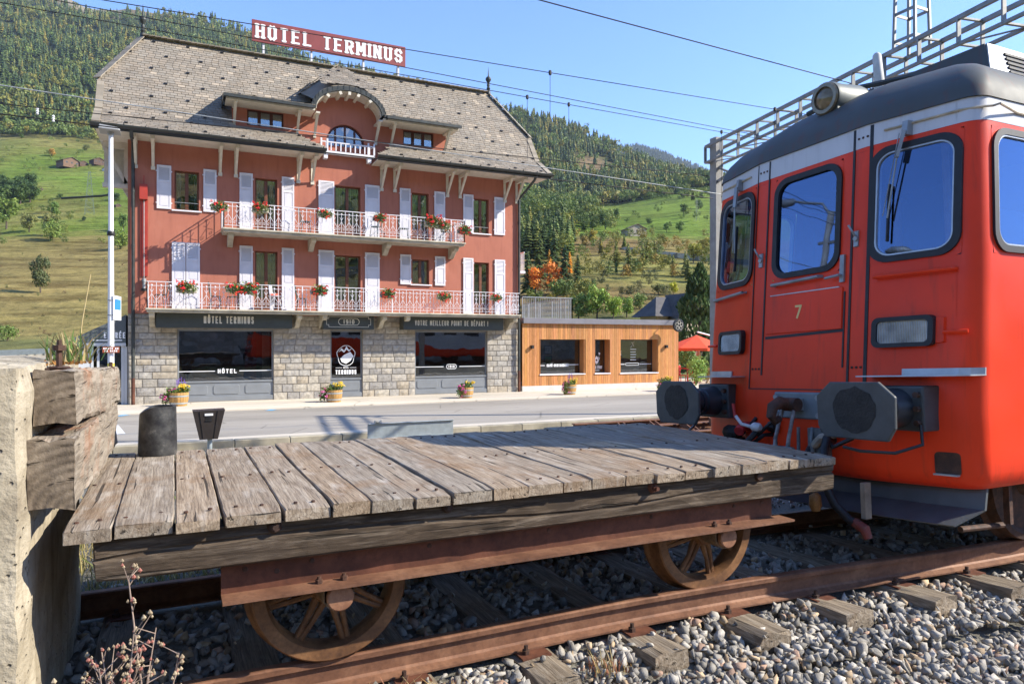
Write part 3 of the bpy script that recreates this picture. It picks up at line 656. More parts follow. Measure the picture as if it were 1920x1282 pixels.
# eaves: soffit, gutters, brackets
mb=hmb(); mb.box(XL+.1,SKL-.05,E0+.08,FY,ZE-.14,ZE-.1); mb.box(SKR+.05,XR-.1,E0+.08,FY,ZE-.14,ZE-.1)
mb.hexa([(XL+.1,FY,ZE-.14),(BX0,FY,ZE-.14),(BX0,BY1,ZE-.14),(XL+.1,BY1,ZE-.14),(XL+.1,FY,ZE-.1),(BX0,FY,ZE-.1),(BX0,BY1,ZE-.1),(XL+.1,BY1,ZE-.1)])
# boarded bracket under the gable overhang
for y in (27.2,28.0,30.6):
    mb.box(-2.2,BX0,y,y+.12,6.5,6.72); mb.box(BX0-.14,BX0,y,y+.12,5.2,6.5); mb.bar((-2.15,y+.06,6.5),(BX0-.07,y+.06,5.35),.11,.12,(0,1,0))
mb.box(-2.2,BX0,27.18,27.35,5.18,5.32); mb.box(-2.18,BX0-.02,27.5,27.54,5.3,6.7)
mb.build('soffit',M_CREAM,hotel)
mb=hmb()
for xa,xb in ((XL-.02,SKL),(SKR,XR+.02)):
    n=8; prof=[(E0-.07+.085*math.cos(a),ZE-.03+.085*math.sin(a)) for a in [math.pi+math.pi*k/n for k in range(n+1)]]
    for p,q in zip(prof,prof[1:]): mb.add([(xa,p[0],p[1]),(xb,p[0],p[1]),(xb,q[0],q[1]),(xa,q[0],q[1])],[(0,1,2,3)],True)
    mb.box(xa,xb,E0+.02,E0+.06,ZE-.19,ZE-.02)
    x=xa+.3
    while x<xb-.1: mb.box(x-.012,x+.012,E0-.165,E0+.03,ZE-.01,ZE+.01); x+=.62
    for x in (xa,xb): mb.prism([(x-.004,p[0],p[1]) for p in prof],(.008,0,0))
for xa,xb in ((1.46,4.42),(7.1,10.06)):
    mb.box(xa,xb,DE-.1,DE-.004,DZ-.13,DZ-.03); mb.box(xa,xa+.03,DE,DT-.3,DZ-.16,DZ-.0); 
gut=mb.build('gutter',M_DARK,hotel,sharp=60)
mb=hmb(); mb.box(-.05,.05,FY-.03,FY+.01,5.78,6.74); mb.box(-.065,.065,FY-.075,FY+.01,5.78,5.9)
mb.hexa([(-.035,FY-.075,5.88),(.035,FY-.075,5.88),(.035,FY-.005,5.88),(-.035,FY-.005,5.88),(-.045,E0+.42,6.62),(.045,E0+.42,6.62),(.045,E0+.56,6.62),(-.045,E0+.56,6.62)]); mb.box(-.06,.06,E0+.25,FY,6.60,6.72)
b0=mb.build('eave_bracket',M_CREAM,hotel)
for k,x in enumerate((-1.2,-.68,1.41,1.92,4.05,4.55,7.14,7.66,9.82,10.36,12.35,12.9)):
    b=b0 if k==0 else b0.copy()
    if k: COL.objects.link(b)
    b.location.x=x
# downpipes
for x,yy in ((-1.27,FY-.1),(12.98,FY-.08)):
    mb=hmb(); mb.tube([(x+(.25 if x>0 else 0),E0,ZE-.12),(x+(.2 if x>0 else 0),E0+.1,ZE-.3),(x,yy,ZE-.9 if x>0 else ZE-.25),(x,yy,-1.2)],.055,10); mb.m=1; mb.tube([(x,yy,-1.2),(x,yy,GZ)],.06,10)
    for z in (5.0,3.2,1.3,-.3): mb.m=0; mb.lathe([(.064,-.02),(.064,.02)],(x,yy,z),'z',10)
    mb.build('downpipe',[M_DARK,M_RUSTB],hotel)
mb=hmb(); mb.tube([(-2.0,27.4,5.1),(-2.05,27.4,4.95),(-2.25,27.4,4.9),(-3.4,27.4,4.72)],.035,8); mb.build('gutter_spout',M_DARK,hotel)
# finials
mb=hmb()
mb.lathe([(.11,-.1),(.1,.05),(.06,.12),(.09,.2),(.05,.26),(.075,.34),(.045,.42),(.06,.46),(.12,.56),(.13,.62),(.10,.68),(.03,.74),(.022,.86),(.004,1.15)],(RL,YR,ZR+.03),'z',14)
f0=mb.build('finial',M_DARK,hotel); f1=f0.copy(); COL.objects.link(f1); f1.location.x=RR-RL
# side balcony on the right flank (seen edge-on)
mb=hmb(); mb.box(BX1,BX1+.55,27.3,28.9,2.95,3.05)
for y in [27.32+k*.12 for k in range(14)]: mb.box(BX1+.48,BX1+.5,y,y+.02,3.05,3.85)
mb.box(BX1+.47,BX1+.52,27.3,28.9,3.83,3.87); mb.build('side_balcony',M_WHITE,hotel)
# ---- signs
def board_sign(name,label,px0,px1,py0,py1,Y,items,mat=M_SIGN):
    a=atY(px0,py1,Y); b=atY(px1,py0,Y); o=((a.x+b.x)/2,Y,(a.z+b.z)/2)
    e=empty(name,o,label,'sign'); mb=MB(o); mb.box(a.x,b.x,Y,FY-.03,min(a.z,.52),b.z); mb.build('board',mat,e,.008,bseg=1)
    letters(e,[f(o,Y) for f in items],M_SIGNTXT,o); return e
SY=26.1
board_sign('name_sign','dark green shop sign reading HÔTEL TERMINUS under the lower balcony',292,548,585,614,SY,[lambda o,Y:txt('HÔTEL TERMINUS',o[0]+.08,o[2]-.14,1.6,.25,.042,Y)])
def fancy(o,Y):
    def f(mb):
        pill(o[0],o[2],.78,.26,Y,.02)(mb); txt('1910',o[0],o[2]-.075,.4,.15,.033,Y)(mb)
        w,h=1.62,.38
        for sx in (-1,1):
            for sz in (-1,1):
                mb.box(min(o[0],o[0]+sx*(w/2-.08)),max(o[0],o[0]+sx*(w/2-.08)),Y-.006,Y,o[2]+sz*h/2-.007,o[2]+sz*h/2+.007)
                xx=o[0]+sx*w/2; mb.box(xx-.007,xx+.007,Y-.006,Y,min(o[2],o[2]+sz*(h/2-.08)),max(o[2],o[2]+sz*(h/2-.08)))
                mb.box(o[0]+sx*(w/2-.08)-.007,o[0]+sx*(w/2-.08)+.007,Y-.0062,Y,min(o[2]+sz*(h/2-.08),o[2]+sz*h/2),max(o[2]+sz*(h/2-.08),o[2]+sz*h/2))
                mb.box(min(xx,o[0]+sx*(w/2-.08)),max(xx,o[0]+sx*(w/2-.08)),Y-.0064,Y,o[2]+sz*(h/2-.08)-.007,o[2]+sz*(h/2-.08)+.007)
    return f
board_sign('year_sign','small dark sign with the year 1910 in an oval over the hotel door',606,701,590,617,SY,[fancy])
board_sign('slogan_sign','dark green shop sign reading VOTRE MEILLEUR POINT DE DÉPART !',757,944,593,618,SY,[lambda o,Y:txt('VOTRE MEILLEUR POINT DE DÉPART !',o[0]-.12,o[2]-.12,3.05,.2,.028,Y)])
# rooftop sign
o=(5.72,29.0,11.1); rs_=empty('roof_sign',o,'big red rooftop sign reading HOTEL TERMINUS in white slab letters','sign')
mb=MB(o); mb.box(2.66,8.79,28.98,29.04,11.62,12.46); mb.build('board',M_SIGNRED,rs_,.008,bseg=1)
letters(rs_,[lambda mb:lettering(mb,'HOTEL TERMINUS',5.85,.58,.115,facing_y(5.72,28.98,11.75),.065,.012,.34,.075)],M_TXTWHITE,o)
mb=MB(o)
for x in (3.1,4.92,7.02,8.5): mb.box(x-.035,x+.035,29.04,29.11,10.9,12.3); mb.bar((x,29.1,11.9),(x,29.9,10.6),.03,.03)
mb.build('post',M_WHITE,rs_)
# red wall ornament with long slat
o=(-.95,FY,2.0); e=empty('wall_thermometer',o,'tall narrow red thermometer-like board with white tube on hotel wall left of shutters','wall ornament')
mb=MB(o); mb.box(-1.06,-.84,FY-.05,FY-.005,2.2,4.75); mb.build('board',simple('bright_red_board',(.40,.045,.028),.45,0,.1,4),e)
mb=MB(o); mb.box(-1.08,-.84,FY-.19,FY-.051,4.75,5.25); mb.box(-.965,-.935,FY-.13,FY-.1,5.25,5.55); mb.build('top_box',MATS['bright_red_board'],e)
mb=MB(o); mb.tube([(-.95,FY-.09,2.1),(-.95,FY-.09,4.75)],.016,8); mb.build('tube',M_STEEL,e)
mb=MB(o); mb.lathe([(.05,0),(.05,.22),(.07,.22),(.07,.33)],(-.95,FY-.09,1.78),'z',12); mb.build('bulb',M_STEEL,e)
mb=MB(o); mb.lathe([(.09,-.08),(.09,.0)],(-.95,FY-.09,1.78),'z',12); mb.build('bulb_cap',M_BLACK,e)
# ---- entrance porch left of the hotel
o=(-3.0,FY,GZ); porch=empty('entrance_porch',o,'low grey entrance porch with sloping dark canopy marked ENTRÉE at the hotel side','porch')
def pz(px,py,Y=26.8): return atY(px,py,Y)
A,B,C,D=pz(140,633),pz(236,590),pz(236,643),pz(140,643)
mb=MB(o); mb.prism([A,B,C,D],(0,3.2,0)); mb.build('canopy',M_SIGN if False else simple('porch_grey',(.10,.115,.12),.5,0,.1,3),porch)
M_PW=simple('porch_white',(.52,.54,.56),.5,0,.05,4)
mb=MB(o); xl,xr=D.x,C.x; zt=D.z; Yp=26.84
mb.box(xl,xr,Yp-.05,Yp+.04,zt-.1,zt); mb.box(xl,xl+.09,Yp,Yp+.1,GZ,zt-.1); 
for x in (xl+.45,xl+.62,xl+1.32): mb.box(x,x+.07,Yp,Yp+.08,GZ,zt-.1)
mb.box(xl+.09,xl+.45,Yp+.02,Yp+.05,GZ,zt-.1); mb.box(xl+1.39,xr,Yp+.02,Yp+.06,GZ,zt-.1)
for k in range(5): mb.box(xl+1.42+k*.14,xl+1.5+k*.14,Yp-.0,Yp+.02,GZ,zt-.12)
mb.box(xl,xl+.08,Yp+.1,30,GZ,zt-.1)
mb.build('frame',M_PW,porch); mb=MB(o); mb.box(xl+.69,xl+1.32,Yp+.03,Yp+.04,GZ+.1,zt-.1); mb.build('door_pane',M_SHOPGLASS,porch)
mb=MB(o); mb.box(xl+.1,xr,29.9,30,GZ,zt); mb.build('back_wall',M_INT,porch)
c=(pz(201,634)+pz(229,624))/2; lettering_y=26.8
letters(porch,[txt('ENTRÉE',pz(215,0).x,pz(215,634).z,.62,.2,.036,26.8),line(pz(174,638).x,pz(229,638).x,pz(200,638).z,26.8,.035)],M_TXTWHITE,o)
# ================================================================ CAFE ANNEX
o=(17.2,FY,GZ); cafe=empty('cafe_annex',o,'low flat-roofed cafe clad in honey brown vertical boards beside the hotel','cafe building')
AX0,AX1,AZ0,AZ1=13.16,21.35,-1.86,.98
AH=[(14.03,16.19,-1.38,.11),(16.77,17.5,-1.38,.11),(18.1,20.13,-1.4,.11)]
mb=MB(o); x=AX0; ra=random.Random(5); REC=.42
while x<AX1-.01:
    w=min(.115,AX1-x); segs=[(AZ0,AZ1-.2)]
    for a,b,c,d in AH:
        if x+w>a+.01 and x<b-.01: segs=[(AZ0,c),(d,AZ1-.2)]; 
    g=ra.uniform(.78,1.2); mb.col=(g,g*ra.uniform(.93,1.04),g*ra.uniform(.85,1.1))
    for c,d in segs: mb.box(x+.004,x+w-.004,FY-.02-ra.uniform(0,.004),FY,c,d)
    x+=w
mb.col=(1,1,1)
for a,b,c,d in AH: 
    mb.col=(.85,.8,.75)
    for u in range(4):
        y0=FY+REC*u/4; y1=FY+REC*(u+.94)/4
        mb.box(a-.03,a,y0,y1,c,d); mb.box(b,b+.03,y0,y1,c,d)
    mb.box(a,b,FY,FY+REC,d,d+.03)
mb.build('cladding',M_CEDAR,cafe)
mb=MB(o); wall_holes(mb,AX0,AX1,AZ0,AZ1,FY+.012,[(a-.02,b+.02,c-.02,d+.02) for a,b,c,d in AH],.02)
mb.quad((AX1,FY+.01,AZ0),(AX1,33,AZ0),(AX1,33,AZ1),(AX1,FY+.01,AZ1)); mb.quad((AX0,33,AZ0),(AX1,33,AZ0),(AX1,33,AZ1),(AX0,33,AZ1)); mb.box(AX0,AX1,29.8,29.9,AZ0,AZ1-.1); mb.box(17.75,17.85,27.3,29.8,AZ0,AZ1-.2)
mb.build('inner_wall',MATS['cedar_cladding'],cafe)
mb=MB(o); mb.box(AX0,AX1+.05,FY-.16,33.1,AZ1-.2,AZ1+.03); mb.build('roof_fascia',simple('fascia_grey',(.24,.23,.25),.4,.3,.1,3),cafe,.01,bseg=1)
mb=MB(o); mb.box(AX0,AX1,FY-.035,FY+.2,GZ,AZ0); mb.box(AX0,AX1,FY+.2,33,GZ,AZ0-.1); mb.build('plinth',simple('pale_plinth',(.58,.56,.52),.9,0,.1,3),cafe)
for i,(a,b,c,d) in enumerate(AH):
    mb=MB(o); y=FY+REC-.05; f=.035
    mb.box(a,a+f,y,y+.06,c,d); mb.box(b-f,b,y,y+.06,c,d); mb.box(a+f,b-f,y,y+.06,d-f,d); mb.box(a+f,b-f,y,y+.06,c,c+f)
    w=mb.build('window',M_BLACK,cafe); mb=MB(o); mb.box(a+f,b-f,y+.02,y+.028,c+f,d-f); mb.build('pane',M_SHOPGLASS,w)
    mb=MB(o); mb.box(a-.05,b+.05,FY-.06,y+.01,c-.04,c+.004); mb.build('sill',M_WHITE,w)
    g=y+.02; cxw=(a+b)/2
    if i==0: letters(w,[line(a+.05,a+.42,-1.02,g),line(b-.55,b-.05,-1.0,g),txt('CAFÉ-RESTAURANT',cxw-.02,-1.08,1.08,.12,.034,g)],M_TXTWHITE,o)
    if i==1:
        def bear(mb,g=g,cx=cxw-.05,cz=-.72):
            def poly(P,d): mb.prism([(cx+p[0],g-d,cz+p[1]) for p in P],(0,d,0))
            poly([(-.2,.22),(-.1,.26),(-.13,.12),(-.17,.0),(-.1,-.16),(-.03,-.26),(-.05,-.05),(-.1,.08),(-.15,.13)],.006)
            poly([(.2,.22),(.15,.13),(.1,.08),(.05,-.05),(.03,-.26),(.1,-.16),(.17,.0),(.13,.12),(.1,.26)],.0063)
            poly([(-.07,.02),(0,.1),(.07,.02),(.05,-.1),(0,-.04),(-.05,-.1)],.0066); poly([(-.045,-.13),(.045,-.13),(.03,-.24),(0,-.27),(-.03,-.24)],.0069)
        letters(w,[bear,txt("BAR DE L'OURS",cxw-.06,-1.2,.6,.13,.026,g),line(cxw-.22,cxw+.1,-1.27,g,.02)],M_TXTWHITE,o)
    if i==2:
        def slogan(mb,g=g,x=cxw):
            pill(x-.1,-1.02,.75,.12,g,.015)(mb)
            rr2=random.Random(2)
            for (xx,zz) in ((a+.2,-.55),(a+.9,-.1)):
                for k in range(5): mb.bar((xx+rr2.uniform(-.12,.12),g-.004,zz+rr2.uniform(-.16,.1)),(xx+rr2.uniform(-.12,.2),g-.004,zz+rr2.uniform(-.16,.16)),.004,.02,(0,1,0))
            for k in range(5): mb.box(x-.2,x+.12-.03*(k%2),g-.005,g,-.35-k*.12,-.325-k*.12)
        letters(w,[line(a+.05,a+.5,-1.02,g),line(b-.7,b-.05,-1.02,g),slogan],M_TXTWHITE,o)
M_MAROON=simple('maroon_wall',(.10,.015,.03),.8,0,.2,2)
mb=MB(o); mb.box(18.0,20.8,29.6,29.7,-.9,.9); mb.build('maroon_panel',M_MAROON,cafe)
M_PIC1=simple('picture_green',(.10,.32,.05),.6,0,.3,9); M_PIC2=simple('picture_pale',(.5,.45,.42),.6,0,.3,9)
for z,m in ((-.36,M_PIC2),(-.82,M_PIC1)):
    e=empty('picture_frame',(15.25,28.3,z),'pale picture in dark frame inside cafe window, above a green one' if m is M_PIC2 else 'green landscape picture in dark frame inside cafe window, below a pale one','picture')
    mb=MB((15.25,28.3,z)); mb.box(15.05,15.47,28.3,28.34,z-.2,z+.2); mb.build('frame',M_BLACK,e); mb=MB((15.25,28.3,z)); mb.box(15.1,15.42,28.28,28.3,z-.15,z+.15); mb.build('print',m,e)
mb=MB(o); mb.box(14.9,15.9,28.34,28.5,AZ0,.7); mb.build('wood_partition',M_OAK,cafe)
# roof terrace railing
mb=MB(o); x0,x1=13.2,15.62
yR=26.75
def rrun(p,q):
    p=Vector(p);q=Vector(q);n=int((q-p).length/.085)
    for k in range(n+1):
        c=p.lerp(q,k/n); w=.035 if k in(0,n) or k%14==7 else .014; mb.bar(c,c+Vector((0,0,.88)),w,w,(0,1,0))
    mb.bar(p+Vector((0,0,.9)),q+Vector((0,0,.9)),.05,.035)
rrun((x0,yR,1.0),(x1,yR,1.0)); rrun((x1,yR,1.0),(x1,31.5,1.0))
mb.build('terrace_railing',M_STEEL,cafe)
mb=MB(o)
for x in (13.6,20.6): mb.box(x-.05,x+.05,FY-.16,FY-.02,-.28,-.14)
mb.build('wall_lamp',M_BLACK,cafe)
# round hanging sign
p=atY(1272,610,FY-.55); e=empty('round_sign',p,'small round black sign with white rings hanging off the cafe corner','sign')
mb=MB(p); mb.lathe([(.28,-.05),(.3,-.03),(.3,.03),(.28,.05)],p,'y',28); mb.build('disc',M_BLACK,e)
mb=MB(p); 
for r_,(dx,dz) in [(.075,q) for q in ((0,0),(.13,.05),(-.13,.05),(0,.15),(.09,-.12),(-.09,-.12))]:
    for k in range(12):
        a,b=2*math.pi*k/12,2*math.pi*(k+1)/12; mb.bar((p.x+dx+r_*math.cos(a),p.y-.055,p.z+dz+r_*math.sin(a)),(p.x+dx+r_*math.cos(b),p.y-.055,p.z+dz+r_*math.sin(b)),.012,.02,(0,1,0))
mb.build('ring_mark',M_SIGNTXT,e); mb=MB(p); mb.bar((p.x,p.y,p.z+.3),(p.x,p.y,p.z+.42),.03,.03,(0,1,0)); mb.bar((p.x,p.y-.05,p.z+.42),(p.x,FY,p.z+.42),.03,.03); mb.build('bracket',M_BLACK,e)
# ================================================================ TRACK
def ss(a,b,x): t=max(0,min(1,(x-a)/(b-a))); return t*t*(3-2*t)
def cyl(X): return 4.18-.28*ss(1.8,6.0,X)
def cant(X): return .0476*ss(1.0,4.6,X)
RT=-1.5
RP=[(-.0625,-.145),(.0625,-.145),(.0625,-.135),(.02,-.122),(.008,-.112),(.008,-.04),(.0325,-.03),(.0335,-.006),(.024,0),(-.024,0),(-.0335,-.006),(-.0325,-.03),(-.008,-.04),(-.008,-.112),(-.02,-.122),(-.0625,-.135)]
def make_rail(side,label,x0=-.75,x1=40):
    xs=list(np.arange(x0,9,.25))+[10,12,16,22,30,x1]; vs=[];fs=[];n=len(RP)
    for X in xs:
        yc=cyl(X)+side*.7525; zc=RT-side*.7525*cant(X)
        for a,b in RP: vs.append((X,yc+a,zc+b))
    for i in range(len(xs)-1):
        for k in range(n): fs.append((i*n+k,i*n+(k+1)%n,(i+1)*n+(k+1)%n,(i+1)*n+k))
    fs.append(tuple(range(n))); fs.append(tuple(range(len(vs)-n,len(vs)))[::-1])
    mb=MB((2,cyl(2)+side*.75,RT)); mb.add(vs,fs); o=mb.build('rail',M_RAIL); return tag(o,label,'rail')
rail_n=make_rail(-1,'rusty rail in front, along the sunlit ballast'); rail_f=make_rail(1,'rusty rail in shade behind the flat wagon wheels')
# sleepers
rsl=random.Random(21)
SLX=[-.28+.662*k for k in range(14)]
SLN=['short weathered sleeper under the left end of the wagon by the concrete block']
ordn=['first','second','third','fourth','fifth','sixth','seventh','eighth','ninth','tenth','eleventh','twelfth','thirteenth','fourteenth']
def sleeper(i,X):
    yc=cyl(X); c=cant(X); z1=RT-.147; L0,L1=yc-1.16+rsl.uniform(-.05,.05),yc+1.2; w=.115
    mb=MB((X,yc,z1)); b=rsl.uniform(.85,1.15); mb.col=(b,b,b)
    ny=14; nx=4; vs=[];fs=[]
    for j in range(ny+1):
        y=L0+(L1-L0)*j/ny
        ring=[(-w,-.13),(-w-.003,-.05),(-w*.95,-.012),(-w*.5,0),(0,-.004),(w*.5,0),(w*.95,-.012),(w+.003,-.05),(w,-.13)]
        for a,h in ring:
            e=.0 if h<-.1 else 1
            vs.append((X+a+rsl.uniform(-.006,.006),y+(rsl.uniform(-.012,.012) if j in(0,ny) else 0),z1-(y-yc)*c+h+e*rsl.uniform(-.009,.004)))
    n=9
    for j in range(ny):
        for k in range(n-1): fs.append((j*n+k,j*n+k+1,(j+1)*n+k+1,(j+1)*n+k))
    mb.add(vs,[f[::-1] for f in fs]); mb.add(vs[:n],[tuple(range(n))]); mb.add(vs[-n:],[tuple(range(n))[::-1]])
    o=empty('railway_sleeper',(X,yc,z1),f'weathered wooden railway sleeper, {ordn[i]} along the track counting from the concrete block','sleeper','sleepers under the track')
    mb.o=Vector((X,yc,z1)); mb.build('beam',M_SLEEP,o)
    for s in (-1,1):
        mb=MB((X,yc,z1)); y=yc+s*.7525; z=z1-s*.7525*c
        mb.box(X-.085,X+.085,y-.15,y+.15,z-.006,z+.004); mb.build('base_plate',M_RUSTB,o)
        mb=MB((X,yc,z1))
        for t in (-1,1):
            mb.lathe([(.022,0),(.022,.02),(.012,.022),(.012,.045)],(X+t*.04,y+t*.095,z+.004),'z',6,False)
        mb.build('rail_bolt',M_RUSTD,o)
for i,X in enumerate(SLX): sleeper(i,X)
# ================================================================ WAGON
WO=(1.66,4.18,RT); wag=empty('flat_wagon',WO,'small flat railway wagon with weathered plank deck and rusty spoked wheels','wagon')
rw=random.Random(9); DT_=-.70; DY0,DY1=3.1,5.12
mb=MB(WO); x=-.384; k=0; widths=[.165,.215,.178,.239,.2,.17,.2,.18,.21,.19,.2,.17,.21,.185,.2,.2,.19,.21,.18,.2,.2]
SPL=[.75,1.12,1.2,.8,1.15,.9,.85,1.3,.95,1.1,1.35,.9,1.2,.85,1.25,1.0,1.15,.9,1.1,1.2,1.0]
while x<3.68:
    w=min(widths[k%len(widths)],3.69-x); g=.0022 if k not in (2,3) else .005
    if k==0: g=.0012
    b=.82+.2*(SPL[k%len(SPL)]-.8); t=rw.uniform(-.05,.07); mb.col=(b*(1+t),b,b*(1-t*1.2))
    dz=rw.uniform(-.006,.005); y0=DY0+rw.uniform(-.012,.012); y1=DY1+rw.uniform(-.02,.02); th=.058; c=.0045
    n=18; vs=[];fs=[]; sk=rw.uniform(-.004,.004)
    for j in range(n+1):
        y=y0+(y1-y0)*j/n; wv=.0035*math.sin(y*3+k)+rw.uniform(-.0015,.0015); e=.006 if j in(0,n) else 0
        xa=x+g+sk*(j/n-.5)+rw.uniform(-.0015,.0015)+ (rw.uniform(0,.008) if j in(0,n) else 0); xb=x+w-g+sk*(j/n-.5)+rw.uniform(-.0015,.0015)-(rw.uniform(0,.008) if j in(0,n) else 0)
        zt=DT_+dz+wv-e
        for p,q in ((xa,zt-c),(xa+c,zt),(xa+(xb-xa)*.33,zt+rw.uniform(-.002,.0015)),(xa+(xb-xa)*.66,zt+rw.uniform(-.002,.0015)),(xb-c,zt),(xb,zt-c),(xb,DT_-th),(xa,DT_-th)): vs.append((p,y+(rw.uniform(-.004,.004) if j in(0,n) else 0),q))
    for j in range(n):
        for i in range(8): fs.append((j*8+i,(j+1)*8+i,(j+1)*8+(i+1)%8,j*8+(i+1)%8))
    mb.add(vs,fs); mb.add(vs[:8],[tuple(range(8))]); mb.add(vs[-8:],[tuple(range(8))[::-1]])
    x+=w; k+=1
mb.col=(1,1,1); mb.m=1; x=-.384
for w in (widths*2)[:k]:
    for yy in (3.21,4.0,4.97):
        for q in (.25,.72): mb.lathe([(.009,-.004),(.008,.0035),(.001,.0045)],(x+w*q+rw.uniform(-.015,.015),yy+rw.uniform(-.03,.03),DT_),'z',6,False)
    x+=w
mb.build('deck',[M_DECK,M_RUSTD],wag)
# sole bars (timber beams)
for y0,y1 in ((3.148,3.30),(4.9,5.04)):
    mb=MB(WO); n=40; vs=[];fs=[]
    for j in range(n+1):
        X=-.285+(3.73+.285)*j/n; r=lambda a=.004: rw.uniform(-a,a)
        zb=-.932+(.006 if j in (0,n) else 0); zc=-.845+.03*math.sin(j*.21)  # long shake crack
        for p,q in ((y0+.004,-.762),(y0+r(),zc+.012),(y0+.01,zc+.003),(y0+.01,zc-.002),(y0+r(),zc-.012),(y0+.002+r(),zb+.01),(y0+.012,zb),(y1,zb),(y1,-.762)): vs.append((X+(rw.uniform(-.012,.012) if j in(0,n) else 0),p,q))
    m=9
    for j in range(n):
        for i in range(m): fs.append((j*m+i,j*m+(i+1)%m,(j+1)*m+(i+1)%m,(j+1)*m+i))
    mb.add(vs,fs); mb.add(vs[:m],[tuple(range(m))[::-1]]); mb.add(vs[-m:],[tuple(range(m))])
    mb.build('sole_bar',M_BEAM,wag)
mb=MB(WO); mb.box(-.28,-.12,3.33,4.9,-.93,-.765); mb.box(3.55,3.7,3.33,4.9,-.93,-.765); mb.box(1.6,1.75,3.33,4.9,-.93,-.765); mb.build('cross_beam',M_BEAM,wag,.01,bseg=1)
for px,py in ((515,987),(840,950),(1225,914),(1424,893)):
    p=atY(px,py,3.14); mb=MB(WO); q=(p.x,3.152,p.z)
    mb.lathe([(.001,-.022),(.022,-.02),(.03,-.006),(.03,.0)],q,'y',14); 
    if px in (1225,515,840): mb.lathe([(.011,-.055 if px==1225 else -.034),(.011,-.015)],q,'y',8); mb.lathe([(.017,-.038 if px==1225 else -.03),(.017,-.02)],q,'y',6,False)
    mb.build('bolt',M_RUSTB if px==1225 else M_RUSTD,wag)
# steel channels
for s,yw in ((-1,3.235),(1,5.0)):
    mb=MB(WO); x0,x1=.174,3.3; yo=yw+s*.075
    mb.box(x0,x1,min(yw,yw-s*.008),max(yw,yw-s*.008),-1.068,-.934)
    a,b=min(yw-s*.008,yo),max(yw-s*.008,yo)
    mb.m=2; mb.box(x0,x1+.07,a-(.04 if s<0 else 0),b+(.04 if s>0 else 0),-1.08,-1.068); mb.m=0; mb.box(x0,x1,min(yw-s*.008,yw+s*.03),max(yw-s*.008,yw+s*.03),-.942,-.9335)  # bottom flange in paler rust: weathering, plus sunlight on it put into the colour
    for X in (.27,.4,.55,1.1,1.75,2.4,3.0,3.22):
        mb.m=1; mb.lathe([(.001,-.004),(.011,-.003),(.012,0)],(X,yw-.0,-.975 if X!=.4 else -1.0),'y',8)
    mb.build('steel_channel',[M_RUSTB,M_RUSTD,M_RAIL],wag)
WX=(.665,2.91); ZC=RT+.36
for X in WX:
    mb=MB(WO); mb.tube([(X,3.3,ZC),(X,5.06,ZC)],.05,14); mb.build('axle',M_RUSTD,wag)
    for s in (-1,1):
        yo=4.18+s*.7525   # rail centre
        f=lambda d: yo+s*d  # d outward
        wh=MB(WO); P=[(.30,.055),(.352,.058),(.36,.05),(.364,-.03),(.372,-.042),(.385,-.052),(.388,-.066),(.378,-.078),(.30,-.078),(.288,-.05),(.288,.03),(.30,.055)]
        wh.lathe([(r,s*d) for r,d in P],(X,yo,ZC),'y',56,True,False)
        wh.lathe([(r,s*d) for r,d in [(.05,.075),(.085,.07),(.095,.04),(.095,-.05),(.05,-.06)]],(X,yo,ZC),'y',24)
        w=wh.build('wheel',M_RUSTW,wag,sharp=35)
        sp=MB(WO); nv=8
        for k in range(nv):
            a=2*math.pi*k/nv+.25
            for t in (-1,1):
                b=a+t*math.pi/nv*.62
                p=(X+.088*math.cos(b),yo+s*.01,ZC+.088*math.sin(b)); q=(X+.295*math.cos(a+t*.035),yo+s*.0,ZC+.295*math.sin(a+t*.035))
                m=((p[0]+q[0])/2,yo+s*.02,(p[2]+q[2])/2)
                sp.tube([p,m,q],[.02,.0135,.017],8)
        sp.build('spoke',M_RUSTW,w)
    for y,s in ((3.24,-1),(4.99+.13,1)):
        mb=MB(WO); mb.box(X-.07,X+.07,y-.03,y+.1,ZC-.03,-1.079); mb.lathe([(.07,0),(.07,.13)],(X,y-.03,ZC),'y',20)
        b=mb.build('axle_box',M_RUSTD if False else rust('grease_brown%d'%round(X),(.10,.07,.04),(.19,.13,.08),(.28,.20,.12),.6,8,.3),wag,.006)
        mb=MB(WO); mb.lathe([(.057,0),(.06,-.008),(.06,-.03),(.054,-.036),(.001,-.036)] if s<0 else [(.058,0),(.058,.03)],(X,y-.03 if s<0 else y+.1,ZC),'y',24)
        mb.build('axle_cap',rust('cap_rust%d'%round(X),(.20,.09,.05),(.33,.16,.09),(.44,.23,.13),.55,9,.2),b,sharp=30)
        mb=MB(WO)
        for t in (-.11,.0): mb.lathe([(.017,0),(.017,.016),(.009,.017),(.009,.03)],(X+t+.02,3.2 if s<0 else 5.05,-1.067),'z',6,False)
        mb.build('box_bolt',M_RUSTD,b)
